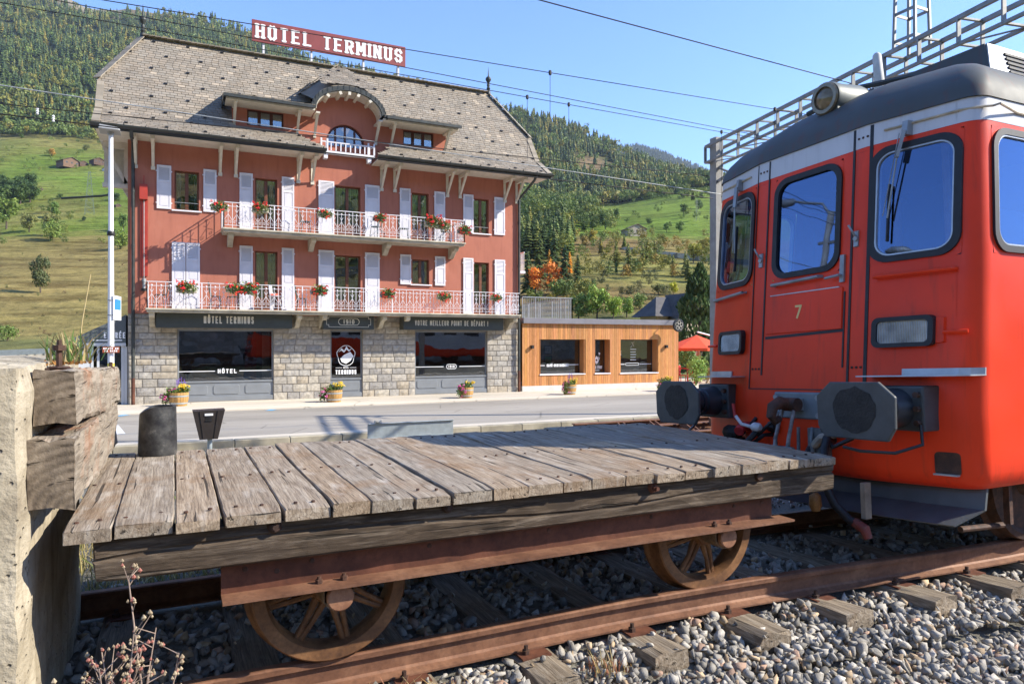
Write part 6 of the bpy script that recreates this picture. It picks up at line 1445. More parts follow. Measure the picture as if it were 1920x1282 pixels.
for i,(px,py,Y,sc,lab) in enumerate(PLS):
    rf=random.Random(60+i); p=atY(px,py,Y); p.z=GZ+.02; e=empty('flower_barrel',tuple(p),'half barrel planter with mixed flowers '+lab,'planter','barrel planters on the pavement')
    mb=MB(); n=20
    for k in range(n):
        g=rf.uniform(.8,1.15); mb.col=(g,g,g); a0,a1=2*math.pi*k/n+.012,2*math.pi*(k+1)/n-.012
        f=lambda r,h,a:(r*math.cos(a),r*math.sin(a),h)
        mb.add([f(.235,0,a0),f(.235,0,a1),f(.285,.22,a1),f(.285,.22,a0),f(.29,.42,a1),f(.29,.42,a0)],[(0,1,2,3),(3,2,4,5)])
    mb.add([(.27*math.cos(2*math.pi*k/n),.27*math.sin(2*math.pi*k/n),.38) for k in range(n)],[tuple(range(n))]); mb.build('barrel',M_OAK,e)
    for h,r in ((.09,.258),(.31,.291)): mb=MB(); mb.lathe([(r-.003,-.022),(r+.004,-.022),(r+.007,.022),(r,.022)],(0,0,h),'z',24); mb.build('hoop',M_GALV,e)
    mb=MB(); leafy(mb,260,(-.12,-.05,.48),.24,GREEN,.045,(1.3,1,.7),.12,rf); leafy(mb,150,(.14,0,.5),.18,GREEN,.04,(1,1,.7),0,rf); leafy(mb,120,(-.36,-.1,.26),.15,GREEN,.035,(1,.8,1.2),.1,rf); mb.build('leaves',M_LEAF,e)
    mb=MB(); blossoms(mb,22,(.15,-.03,.56),.16,[(.85,.55,.02),(.9,.65,.05)],.035,(1.1,1,.6),0,rf,.03); blossoms(mb,15,(-.26,-.1,.36),.24,[(.75,.12,.35),(.8,.2,.45),(.65,.06,.28)],.042,(1.1,.8,.9),.1,rf)
    if i in(0,3):
        for _ in range(9):
            x=rf.uniform(-.1,.2); h=rf.uniform(.72,.9)
            for t in range(5): mb.col=(.15,.06,.42); mb.lathe([(.001,-.02),(.014,0),(.001,.02)],(x,rf.uniform(-.05,.05),h-.035*t),'z',4,False)
    mb.build('blossoms',M_FLOWER,e); e.scale=(sc,sc,sc); e.rotation_euler=(0,0,rf.uniform(-.3,.3))
# ================================================================ balcony furniture
M_BIS=simple('bistro_green',(.025,.07,.06),.5,.1,.2,8)
e0=empty('bistro_chair',(0,0,-40)); mb=MB(); mb.lathe([(.001,.44),(.17,.445),(.185,.455),(.185,.465),(.001,.47)],(0,0,0),'z',16); mb.build('seat',M_BIS,e0)
for x,y in ((-.14,-.13),(.14,-.13),(-.14,.13),(.14,.13)): mb=MB(); mb.tube([(x,y,.45),(x*1.1,y*1.1,.25),(x*1.35,y*1.35,0)],.011,6); mb.build('leg',M_BIS,e0)
mb=MB(); mb.tube([(-.16,.13,.45),(-.19,.19,.7),(-.12,.22,.9),(0,.225,.95),(.12,.22,.9),(.19,.19,.7),(.16,.13,.45)],.011,6); mb.tube([(-.08,.15,.46),(-.1,.2,.68),(0,.215,.8),(.1,.2,.68),(.08,.15,.46)],.008,6); mb.build('backrest',M_BIS,e0)
for i,(px,zz,Y,rot,lab) in enumerate([(301,1.1,26.15,-1.2,'at the left end of the lower balcony'),(404,1.1,26.2,1.4,'right of the closed shutters on the lower balcony'),(436,1.1,26.2,-1.3,'left of the second lower window'),(565,1.1,26.2,1.5,'between the two left door windows of the lower balcony'),(572,3.86,26.2,1.2,'between the two left doors of the upper balcony'),(705,3.86,26.2,-1.3,'beside the widest upper window on its right'),(757,3.86,26.2,1.3,'before the narrow upper shutter right of centre'),(835,3.86,26.2,1.0,'at the right end of the upper balcony')]):
    e=e0 if i==0 else copy_tree(e0); p=atY(px,500,Y); e.location=(p.x,Y,zz); e.rotation_euler=(0,0,rot); tag(e,'dark green wire bistro chair '+lab,'chair','bistro chairs on the balconies')
p=atY(517,500,26.2); e=empty('balcony_table',(p.x,26.2,1.1),'white lacquered side table with coral cloth on lower balcony','table'); mb=MB(); mb.lathe([(.001,.5),(.27,.5),(.28,.51),(.28,.525),(.001,.53)],(0,0,0),'z',20); mb.build('table_top',M_WHITE,e)
for k in range(3): a=2*math.pi*k/3; mb=MB(); mb.tube([(.1*math.cos(a),.1*math.sin(a),.5),(.22*math.cos(a),.22*math.sin(a),0)],.014,6); mb.build('leg',M_WHITE,e)
mb=MB(); mb.box(-.2,.08,-.14,.14,.531,.6); mb.build('cloth',simple('coral_cloth',(.75,.16,.10),.8,0,.1,5),e,.02)
p=atY(508,500,26.45); mb=MB((p.x,26.45,1.1)); mb.hexa([(p.x-.02,26.4,1.1),(p.x+.1,26.4,1.1),(p.x+.1,26.46,1.1),(p.x-.02,26.46,1.1),(p.x-.08,26.5,2.0),(p.x+.04,26.5,2.0),(p.x+.04,26.54,2.0),(p.x-.08,26.54,2.0)]); tag(mb.build('folded_parasol',M_WHITE,None,.03),'slim white folded parasol leaning beside the small balcony table','parasol')
# furniture inside the shop window
p=Vector((1.75,28.0,GZ+.05)); e=empty('reception_desk',tuple(p),'brown wooden desk inside the left shop window','desk'); mb=MB(p); mb.box(1.0,2.5,27.7,28.3,-1.35,-1.28); mb.build('desk_top',M_OAK,e)
for x in (1.05,2.35): mb=MB(p); mb.box(x,x+.1,27.75,28.25,-2.05,-1.35); mb.build('leg',M_OAK,e)
p=atY(352,705,27.5); e=empty('globe_lamp',(p.x,27.5,-1.4),'pale round globe standing in the left shop window','globe'); mb=MB((p.x,27.5,-1.4)); mb.lathe([(.001,0)]+[(.16*math.sin(a),.2-.16*math.cos(a)) for a in [math.pi*k/10 for k in range(1,10)]]+[(.001,.36)],(p.x,27.5,-1.45),'z',18); mb.build('globe',simple('globe_pale',(.45,.50,.42),.4,0,.3,8),e); mb=MB((p.x,27.5,-1.4)); mb.box(p.x-.14,p.x+.14,27.4,27.6,-2.05,-1.46); mb.build('stand',M_OAK,e)
# ================================================================ terrace with parasol behind the cafe
p=atY(1306,700,29.0); p.z=-2.08; e=empty('patio_umbrella',tuple(p),'large orange red parasol with folded cream side cloth on the cafe terrace','parasol')
M_OR=simple('orange_canvas',(.80,.09,.025),.75,0,.08,3); zc=atY(1306,628,29).z; ze=atY(1306,652,29).z; mb=MB(p); n=8; rd=1.75
for k in range(n):
    a,b=2*math.pi*(k+.5)/n,2*math.pi*(k+1.5)/n; A=(p.x+rd*math.cos(a),29+rd*math.sin(a),ze);B=(p.x+rd*math.cos(b),29+rd*math.sin(b),ze); mb.add([(p.x,29,zc),A,B],[(0,1,2)]); mb.add([A,B,(B[0],B[1],ze-.14),(A[0],A[1],ze-.14)],[(0,1,2,3)])
mb.build('canopy',M_OR,e)
mb=MB(p); mb.tube([(p.x,29,p.z),(p.x,29,zc)],.035,8); mb.tube([(p.x+.05,29,zc+.16),(p.x+1.9,29.4,zc-.15)],.04,6); mb.build('pole',M_WHITE,e); mb=MB(p); mb.lathe([(.2,0),(.16,.5),(.13,1.1),(.06,1.6)],(p.x+.1,28.95,ze-1.75),'z',10); mb.build('side_cloth',simple('cream_cloth',(.6,.45,.36),.9,0,.12,6),e)
M_REDCH=simple('chair_red',(.5,.03,.03),.6,0,.2,6)
for i,(px,lab) in enumerate(((1281,'just right of the cafe corner'),(1296,'right of the first red chair, beside the green shrub'))):
    p=atY(px,700,27.6+.6*i); e=empty('terrace_chair',(p.x,p.y,-2.08),'red metal terrace chair '+lab,'chair','red terrace chairs'); mb=MB(); mb.box(-.2,.2,-.2,.2,.44,.47); mb.build('seat',M_REDCH,e)
    mb=MB(); 
    for k in range(5): mb.box(-.2+.085*k,-.15+.085*k,.19,.21,.47,.9)
    mb.box(-.21,.21,.185,.215,.86,.93); mb.build('backrest',M_REDCH,e)
    for x,y in ((-.18,-.18),(.15,-.18),(-.18,.15),(.15,.15)): mb=MB(); mb.box(x,x+.03,y,y+.03,0,.44); mb.build('leg',M_REDCH,e)
    e.rotation_euler=(0,0,.6-1.2*i)
p=atY(1289,700,28.6); e=empty('terrace_table',(p.x,28.6,-2.08),'terrace table with red top between the red chairs','table'); mb=MB(); mb.box(-.4,.4,-.4,.4,.72,.76); mb.build('table_top',M_REDCH,e); mb=MB(); mb.tube([(0,0,0),(0,0,.72)],.04,8); mb.lathe([(.25,0),(.25,.03)],(0,0,0),'z',12); mb.build('pedestal',M_STEEL,e)
# ================================================================ overhead line
g0=Vector((12.85,14.5,-2.0)); g1=Vector((11.3,6.2,0)); gd=(g1-g0); gd.z=0; gd.normalize(); e=empty('catenary_gantry',tuple(g0),'grey steel lattice gantry spanning the tracks with a mast on top','gantry')
zb=4.72; mb=MB(g0); mb.box(g0.x-.12,g0.x+.12,g0.y-.12,g0.y+.12,-2.2,5.35); mb.build('post',simple('weathered_post',(.30,.29,.27),.8,.1,.2,4,.3,30),e)
sd=Vector((-gd.y,gd.x,0))*.24; mb=MB(g0); a=g0.copy(); a.z=zb; L=13.9; a=a-gd*.15; b=a+gd*L; hh=.42
for s in (-1,1):
    for z in (0,hh): mb.bar(a+sd*s+Vector((0,0,z)),b+sd*s+Vector((0,0,z)),.06,.07 if z else .05)
n=18
for k in range(n+1):
    c=a+gd*(L*k/n)
    for s in (-1,1): mb.bar(c+sd*s,c+sd*s+Vector((0,0,hh)),.07,.03,gd)
    mb.bar(c-sd,c+sd,.05,.03); mb.bar(c-sd+Vector((0,0,hh)),c+sd+Vector((0,0,hh)),.05,.03)
    if k<n and k%2==0: mb.bar(c-sd,c+gd*(L/n)+sd,.03,.02)
M_GANTRY=simple('gantry_steel',(.25,.255,.25),.55,.4,.2,6); mb.build('crossbeam',M_GANTRY,e)
mc=g0+gd*6.4; mc.z=zb+hh; mb=MB(g0)
for sx in (-1,1):
    for sy in (-1,1): mb.bar(mc+Vector((sx*.20,sy*.20,0)),mc+Vector((sx*.13,sy*.13,3.6)),.045,.045,(0,1,0))
for k in range(8):
    z=.15+k*.48; f=.20-.07*z/3.6; q=mc+Vector((0,0,z))
    for u,v in (((-1,-1),(1,-1)),((1,-1),(1,1)),((1,1),(-1,1)),((-1,1),(-1,-1))): mb.bar(q+Vector((u[0]*f,u[1]*f,0)),q+Vector((v[0]*f,v[1]*f,0)),.02,.05)
mb.build('mast',M_GANTRY,e)
mb=MB(g0); mb.bar(a+Vector((0,0,-.05)),a+gd*1.2+Vector((0,0,-.6)),.05,.05); mb.bar(g0+Vector((0,0,6.2)),g0+Vector((-.2,-.5,6.2)),.06,.06); mb.build('stay',M_GANTRY,e)
b=a+gd*13.2; mb=MB(g0); mb.box(b.x-.13,b.x+.13,b.y-.13,b.y+.13,-1.9,zb+.5); mb.build('near_post',MATS['weathered_post'],e)
M_WIRE=simple('wire_copper',(.035,.032,.03),.5,.5,.1,3); M_WIREL=simple('wire_pale',(.40,.42,.42),.5,.3,.1,3)
def wire(A,B,YA,YB_,lab,r=.011,mat=None,ext=(1.15,.3),sag=.0,drops=()):
    a=atY(*A,YA);b=atY(*B,YB_); d=b-a; p0=a-d*ext[0]; p1=b+d*ext[1]; n=16
    pts=[p0.lerp(p1,k/n)+Vector((0,0,-sag*4*(k/n)*(1-k/n))) for k in range(n+1)]
    o=a; e=empty('overhead_wire',tuple(o),lab,'wire','overhead wires'); mb=MB(o); mb.tube(pts,r,6,False); mb.build('cable',mat or M_WIRE,e)
    if drops:
        mb=MB(o)
        for t,l in drops: p=a.lerp(b,t); mb.tube([p,p-Vector((0,0,l))],.005,4); mb.lathe([(.001,-.05),(.03,-.03),(.03,.03),(.001,.05)],p,'z',6); 
        mb.build('dropper',M_WIRE,e)
wire((1010,0),(1545,143),9.0,9.6,'highest wire crossing the open sky above the train',.009,None,(.5,.35))
wire((190,0),(1482,210),11.2,10.6,'wire running over the rooftop sign down to the gantry',.0065,None,(.4,.4),0,[(.557,1.6),(.967,.9)])
wire((100,0),(1400,250),12.2,11.9,'wire passing just under the rooftop sign',.0065,None,(.4,.2))
wire((0,5),(1410,258),12.6,12.3,'lowest of the wires converging left of the gantry post',.0065,None,(.5,.1),0,[(.60,1.2),(.665,1.3),(.938,1.6)])
wire((0,160),(1290,355),13.4,12.8,'pale thin wire crossing the slate roof and facade',.009,M_WIREL,(.5,.2))
wire((0,214),(1337,372),13.6,13.0,'dark wire with insulators crossing below the eaves',.010,None,(.5,.0))
wire((0,195),(1330,330),13.2,12.8,'dark thin wire crossing the lower slates of the roof',.008,None,(.5,.0))
mb=None
for (px,py,lab) in ((70,208,'upper small white insulator on wire by the forest'),(100,222,'lower small white insulator on wire by the forest')):
    p=atY(px,py,13.4); e=empty('insulator',tuple(p),lab,'insulator'); mb=MB(p); mb.lathe([(.01,-.06),(.022,-.045),(.01,-.03),(.024,-.01),(.01,.01),(.024,.03),(.008,.05)],p,'z',8); mb.build('porcelain',M_TXTWHITE,e)

# poles down the line, mirrored in the railcar windows
for x,y,h,lab in ((-6.6,14.0,8.0,'grey concrete lamp pole mirrored in the railcar door window'),(-11.5,4.9,7.5,'grey line pole mirrored in the right railcar front window')):
    o=Vector((x,y,-2.0)); e=empty('line_pole',tuple(o),lab,'pole'); mb=MB(o); mb.tube([(x,y,-2.1),(x,y,h-2)],[.16,.09],12); mb.build('pole',MATS['weathered_post'],e)
    mb=MB(o); mb.tube([(x,y,h-2.1),(x+.1,y+.3,h-1.7),(x+.2,y+1.3,h-1.5)],.04,8); mb.lathe([(.02,-.3),(.12,-.15),(.12,.15),(.03,.35)],(x+.2,y+1.5,h-1.5),'y',10); mb.build('lamp_arm',M_GANTRY,e)
    mb=MB(o); mb.bar((x,y-1.2,h-2.9),(x,y+.3,h-2.9),.07,.07); mb.bar((x,y-1.0,h-2.85),(x,y,h-2.3),.03,.03); mb.build('cross_arm',M_GANTRY,e)
# ================================================================ TERRAIN
KEY={ # px : pixel heights at the stations (t=110, 250, 520, ridge), ridge distance
-900:(640,560,420,180,1100),-300:(640,470,275,-40,1150),0:(636,446,248,-22,1150),60:(636,446,250,-12,1150),130:(634,446,256,-2,1150),180:(634,446,260,8,1150),240:(633,444,266,14,1150),300:(632,440,275,27,1140),380:(630,438,285,38,1120),450:(628,436,295,62,1100),520:(625,434,305,90,1080),
600:(620,434,316,118,1040),780:(612,434,348,165,960),945:(600,436,372,200,880),1000:(594,436,374,213,870),1060:(590,436,378,235,860),1110:(588,436,384,260,855),1160:(586,436,380,282,850),1220:(586,436,366,308,850),1290:(588,436,352,332,850),1340:(590,436,352,343,850),1500:(600,440,380,372,850),1920:(610,470,440,430,850),2600:(620,560,520,470,850)}
fwd_ang=math.atan2(.9031,.4294)
def px2phi(px): return math.atan((px-CX)/FPX)      # clockwise from forward
rows=[]
for px,(a,b,c,d,tr) in sorted(KEY.items()):
    ph=px2phi(px); k=1/math.cos(ph); ts=[30,45,70,110,250,520,tr,tr*1.3]
    zs=[-2.45,-2.42,-2.25]+[(CY-y)/FPX*t for y,t in zip((a,b,c,d),(110,250,520,tr))]; zs.append(zs[-1]*.88)
    rows.append((ph,[t*k for t in ts],zs))
rear=[(-1.75,[30,60,110,200,400,700,1200,1500],[-2.45,-2.4,-2,0,18,60,120,100]),(-2.5,[30,60,110,200,400,700,1200,1500],[-2.45,-2.4,3,25,90,190,330,280]),(3.14159,[30,60,90,160,320,650,1100,1400],[-2.45,-2.4,8,40,115,240,380,330]),(2.3,[30,60,110,200,400,700,1200,1500],[-2.45,-2.4,2,22,80,170,300,260]),(1.5,[30,60,110,200,400,700,1200,1500],[-2.45,-2.4,-1,8,40,90,170,150])]
rows+=rear; rows+=[(-3.14159,rear[2][1],rear[2][2])]; rows.sort(key=lambda r:r[0])
PH=np.array([r[0] for r in rows]); RS=np.array([r[1] for r in rows]); ZS=np.array([r[2] for r in rows])
def terr_base(ph,r):
    rs=np.array([np.interp(ph,PH,RS[:,k]) for k in range(8)]); zs=np.array([np.interp(ph,PH,ZS[:,k]) for k in range(8)])
    return float(np.interp(r,rs,zs)),rs
def world(ph,r): 
    a=fwd_ang-ph; return r*math.cos(a),r*math.sin(a)
def fb(x,y,s,o=4): return mnoise.fractal((x*s,y*s,1.7),1.0,2.0,o)
def height(ph,r):
    z,rs=terr_base(ph,r); x,y=world(ph,r)
    if r>75: z+=min(1,(r-75)/80)*(.007*r*fb(x,y,.012)+.35*fb(x,y,.07)*min(1,r/150))
    return z
phis=list(np.arange(-math.pi,-.85,.06))+list(np.arange(-.85,.75,.0045))+list(np.arange(.75,math.pi,.06))+[math.pi]
rad=[30]+list(np.geomspace(42,1500,105)); V=[];Cc=[]
def terr_col(ph,r,z,rs):
    x,y=world(ph,r); px=CX+FPX*math.tan(ph) if abs(ph)<1.3 else (-2000 if ph<0 else 4000); n=fb(x,y,.02); n2=fb(x,y,.06)
    f=np.interp(r,rs,range(8))
    green=(.135,.20,.035); dry=(.255,.205,.08); brown=(.19,.135,.06); forest=(.035,.05,.018); rock=(.30,.27,.23); olive=(.22,.21,.07)
    mixc=lambda a,b,t:tuple(p+(q-p)*max(0,min(1,t)) for p,q in zip(a,b))
    if f<3: c=mixc((.14,.15,.06),dry,.3+n)
    elif f<4:
        c=mixc(olive,(.23,.165,.072),.7+n*1.1); c=mixc(c,green,(f-3.9)*8+n2*.6)
        if px<300: c=mixc(dry,c,.12+.4*max(0,n2)+max(0,f-3.75)*1.4)
    elif f<5:
        t=f-4; c=mixc(green,olive,.2+n*.9)
        if px<420: c=mixc(c,dry,max(0,t-.62)*2.4+.35*max(0,n))
        else: c=mixc(c,(.16,.235,.04),.55+n*.3)
        if f>4.9: c=mixc(c,forest,(f-4.9)*10)
    else:
        c=mixc(forest,(.06,.075,.028),.5+n)
        if px<300 and f>5.84: c=mixc(c,mixc(rock,(.27,.19,.10),.5+n*2),(f-5.84)*9)
        d=((px-1112)/42)**2+((f-5.47)/.22)**2
        if d<1: c=mixc((.24,.17,.10),c,d)
    return c
for r in rad:
    for ph in phis:
        z=height(ph,r) if r>30 else -2.45; x,y=world(ph,r); V.append((x,y,z)); _,rs=terr_base(ph,r); Cc.append(terr_col(ph,r,z,rs))
n=len(phis); idx=np.arange(len(rad)*n).reshape(len(rad),n)
F=np.stack([idx[:-1,:-1],idx[1:,:-1],idx[1:,1:],idx[:-1,1:]],-1).reshape(-1,4)[:,::-1]
cv=np.array(Cc); tag(mesh_np('hills',V,F,M_TERR,cv[F].mean(1),True),kind='structure')
mb=MB(); mb.lathe([(.0,0),(31,0)],(0,0,-2.45),'z',48,False,False); tag(mb.build('valley_ground',M_GROUND),kind='structure')
# far blue hill behind the right ridge
V=[];pxs=list(range(900,2400,20)); prof=[(900,330),(1100,300),(1170,279),(1195,277),(1230,286),(1270,302),(1330,326),(1500,370),(2400,480)]
rowsd=[]
for t,k in ((1700,.55),(2100,.8),(2500,1.0),(2900,.95)):
    rr_=[]
    for px in pxs:
        yv=np.interp(px,[p[0] for p in prof],[p[1] for p in prof]); z=(CY-yv)/FPX*2500*k; ph=px2phi(px); x,y=world(ph,t/math.cos(ph)); rr_.append((x,y,z+ (6*fb(x,y,.01) if k>.6 else 0)))
    rowsd.append(rr_)
mb=MB(); mb.col=(.045,.065,.03); vs=[p for r in rowsd for p in r]; m=len(pxs); mb.add(vs,[(j*m+i,j*m+i+1,(j+1)*m+i+1,(j+1)*m+i) for j in range(3) for i in range(m-1)],True); tag(mb.build('far_hill',M_TERR),kind='structure')
# ================================================================ FOREST
def conifer_np(seed,tiers=6,nb=7,spread=.20):
    r=np.random.default_rng(seed); V=[];F=[]
    for t in range(tiers):
        z0=.10+.86*t/tiers; ln=spread*(1-t/tiers)**.85+.012; h=.9/tiers*1.5; a0=r.uniform(0,6.28)
        for k in range(nb):
            a=a0+2*math.pi*k/nb+r.uniform(-.25,.25); l=ln*r.uniform(.7,1.2); w=.42*l+.012; dx,dy=math.cos(a),math.sin(a); i=len(V)
            V+=[(0,0,z0+h),(dx*l*.55-dy*w,dy*l*.55+dx*w,z0+h*.30),(dx*l,dy*l,z0-h*.05*r.uniform(.5,2)),(dx*l*.55+dy*w,dy*l*.55-dx*w,z0+h*.30)]; F.append((i,i+1,i+2,i+3))
    return np.array(V),np.array(F)
def decid_np(seed,n=70,smin=.045,smax=.08):
    r=np.random.default_rng(seed); V=[];F=[]
    cs=[(r.normal(0,.13),r.normal(0,.13),r.uniform(.38,.8)) for _ in range(7)]
    for k in range(n):
        c=cs[k%7]; d=r.normal(size=3); d/=np.linalg.norm(d); p=np.array(c)+d*np.array([.15,.15,.15])*r.uniform(.6,1.05)
        a=r.normal(size=3); a-=d*a.dot(d)*.7; a/=np.linalg.norm(a); b=np.cross(d,a); b/=np.linalg.norm(b)+1e-6; s=r.uniform(smin,smax); i=len(V)
        V+=[p-a*s,p-b*s,p+a*s,p+b*s]; F.append((i,i+1,i+2,i+3))
    return np.array(V),np.array(F)
CON=[conifer_np(k) for k in range(6)]; DEC=[decid_np(k+50) for k in range(6)]; DECF=[decid_np(k+150,260,.018,.04) for k in range(6)]; CONF=[conifer_np(k+20,13,9) for k in range(6)]
def bake(name,trees,kind='stuff'):
    VV=[];FF=[];CCs=[];off=0
    for (x,y,z,h,wd,t,c) in trees:
        T=(CON,DEC,CONF,DECF)[t//6][t%6]; a=random.uniform(0,6.28); ca,sa=math.cos(a),math.sin(a); v=T[0]*np.array([h*wd,h*wd,h]); v=np.stack([v[:,0]*ca-v[:,1]*sa+x,v[:,0]*sa+v[:,1]*ca+y,v[:,2]+z],1)
        VV.append(v);FF.append(T[1]+off);off+=len(v)
        k=RNG.uniform(.8,1.2,(len(T[1]),1)); CCs.append(np.array(c)[None]*k*1.15)
    return tag(mesh_np(name,np.concatenate(VV),np.concatenate(FF),M_LEAF,np.concatenate(CCs)),kind=kind)
def tfind(ph,v0):
    """distance at which the terrain first rises to pixel slope v0"""
    lo=None; k=math.cos(ph)
    for r in np.geomspace(45,1250,90):
        if height(ph,r)>=v0*r*k: return r
    return None
CONC=[(.06,.095,.028),(.08,.12,.035),(.05,.08,.026),(.095,.13,.035),(.12,.145,.038)]; YEL=[(.20,.19,.035),(.24,.20,.04),(.16,.17,.035)]; DECC=[(.12,.17,.04),(.15,.20,.045),(.10,.14,.036),(.20,.22,.05)]
trees=[]
def addtree(ph,r,h,t=None,c=None,wd=1.0):
    x,y=world(ph,r); z=height(ph,r)-.02*h
    if t is None: t=random.randrange(6) if random.random()<.72 else 6+random.randrange(6)
    if c is None:
        q=random.random(); yel=.16+.3*max(0,fb(x,y,.02)*2)
        c=random.choice(YEL) if q<yel else random.choice(CONC if t<6 else DECC)
    trees.append((x,y,z,h,wd*random.uniform(.85,1.25),t,c))
cnt=0
while cnt<9500:
    px=random.uniform(-420,1560); ph=px2phi(px); rs=[np.interp(ph,PH,RS[:,k]) for k in range(8)]
    u=random.random(); f=5.0+random.random()**1.15*1.0
    if 470<px<930 and f<5.55 and random.random()<.85: continue
    if px<290 and f>5.9: continue
    if px<290 and f>5.78 and random.random()<.5: continue
    r=np.interp(f,range(8),rs)
    x,y=world(ph,r)
    d=((px-1112)/40)**2+((f-5.47)/.2)**2
    if d<1 and random.random()<.93: continue
    if fb(x,y,.012)>.45 and random.random()<.6: continue
    addtree(ph,r,random.uniform(9,17)*(1 if px<700 else .85)); cnt+=1
for _ in range(500):  # ragged lower edge
    px=random.uniform(-100,1400); ph=px2phi(px); rs=[np.interp(ph,PH,RS[:,k]) for k in range(8)]; r=np.interp(5.0-abs(random.gauss(0,.06)),range(8),rs); addtree(ph,r,random.uniform(7,13),6+random.randrange(6))
for _ in range(900):   # far-hill and rear slopes seen in the windows
    ph=random.choice([random.uniform(-3.14,-2.1),random.uniform(2.0,3.14)]); r=random.uniform(170,1100); addtree(ph,r,random.uniform(10,18))
for _ in range(1500):
    px=random.uniform(1120,1420); ph=px2phi(px); yv=np.interp(px,[p[0] for p in prof],[p[1] for p in prof]); t=random.uniform(2100,2520); k=np.interp(t,[1700,2100,2500],[.55,.8,1]); x,y=world(ph,t/math.cos(ph)); trees.append((x,y,(CY-yv)/FPX*2500*k-3,random.uniform(16,26),1.1,random.randrange(6),(.05,.075,.03)))
# groves on the right slope, too dense to count
def clump(n,px0,px1,y0,y1,h0,h1,pdec=.7,cols=None):
    for _ in range(n):
        px=random.uniform(px0,px1); py=random.uniform(y0,y1); ph=px2phi(px); r=tfind(ph,(CY-py)/FPX)
        if r: addtree(ph,r,random.uniform(h0,h1),(18+random.randrange(6)) if random.random()<pdec else 12+random.randrange(6),random.choice(cols) if cols else None)
clump(210,940,1120,386,434,7,12,.85,DECC+[(.06,.10,.025)]); clump(40,1090,1150,424,440,5,9,.9,DECC); clump(45,1150,1345,368,380,5,9,.9,DECC); clump(55,970,1075,440,500,7,11,.3,DECC+CONC+YEL); clump(18,1150,1345,385,440,3,5,1,DECC)
clump(95,1075,1345,446,535,2.5,5.5,.92,YEL+YEL+DECC+[(.30,.20,.05),(.24,.22,.06)]); clump(26,980,1110,560,592,3,5,.9,DECC+YEL); clump(40,1110,1260,500,585,1.5,3,1,[(.16,.15,.06),(.12,.13,.05)])
clump(60,-60,60,362,388,7,11,1,[(.05,.09,.025),(.06,.10,.03)]); clump(40,-40,240,275,330,3,5,1,DECC); clump(26,-40,240,395,470,2,4.5,1,DECC); clump(60,-40,240,470,640,.5,1.3,1,[(.16,.15,.06),(.12,.14,.05),(.2,.14,.07)]); clump(40,-40,240,335,400,1,2.5,1,DECC)
bake('forest',trees)
# ================================================================ INDIVIDUAL TREES
def leafcrown(seed,n,rx,rz,z0,nc=10,size=.16):
    r=random.Random(seed); mb=MB(); cs=[]
    for k in range(nc):
        a=r.uniform(0,6.28); q=r.random()**.5; cs.append((q*rx*.72*math.cos(a),q*rx*.72*math.sin(a),z0+rz*r.uniform(.28,1.72),r.uniform(.32,.55)*rx))
    for _ in range(n):
        c=r.choice(cs); d=Vector((r.gauss(0,1),r.gauss(0,1),r.gauss(0,1))).normalized(); p=Vector(c[:3])+d*c[3]*r.uniform(.55,1.05)
        a=Vector((r.gauss(0,1),r.gauss(0,1),r.gauss(0,1))).normalized(); b=(a.cross(d)).normalized(); s=size*r.uniform(.6,1.4); k=r.uniform(.65,1.35); mb.col=(k*r.uniform(.9,1.15),k,k*.9); mb.add([p-a*s,p-b*s*.7,p+a*s,p+b*s*.7],[(0,1,2,3)])
    return mb,cs
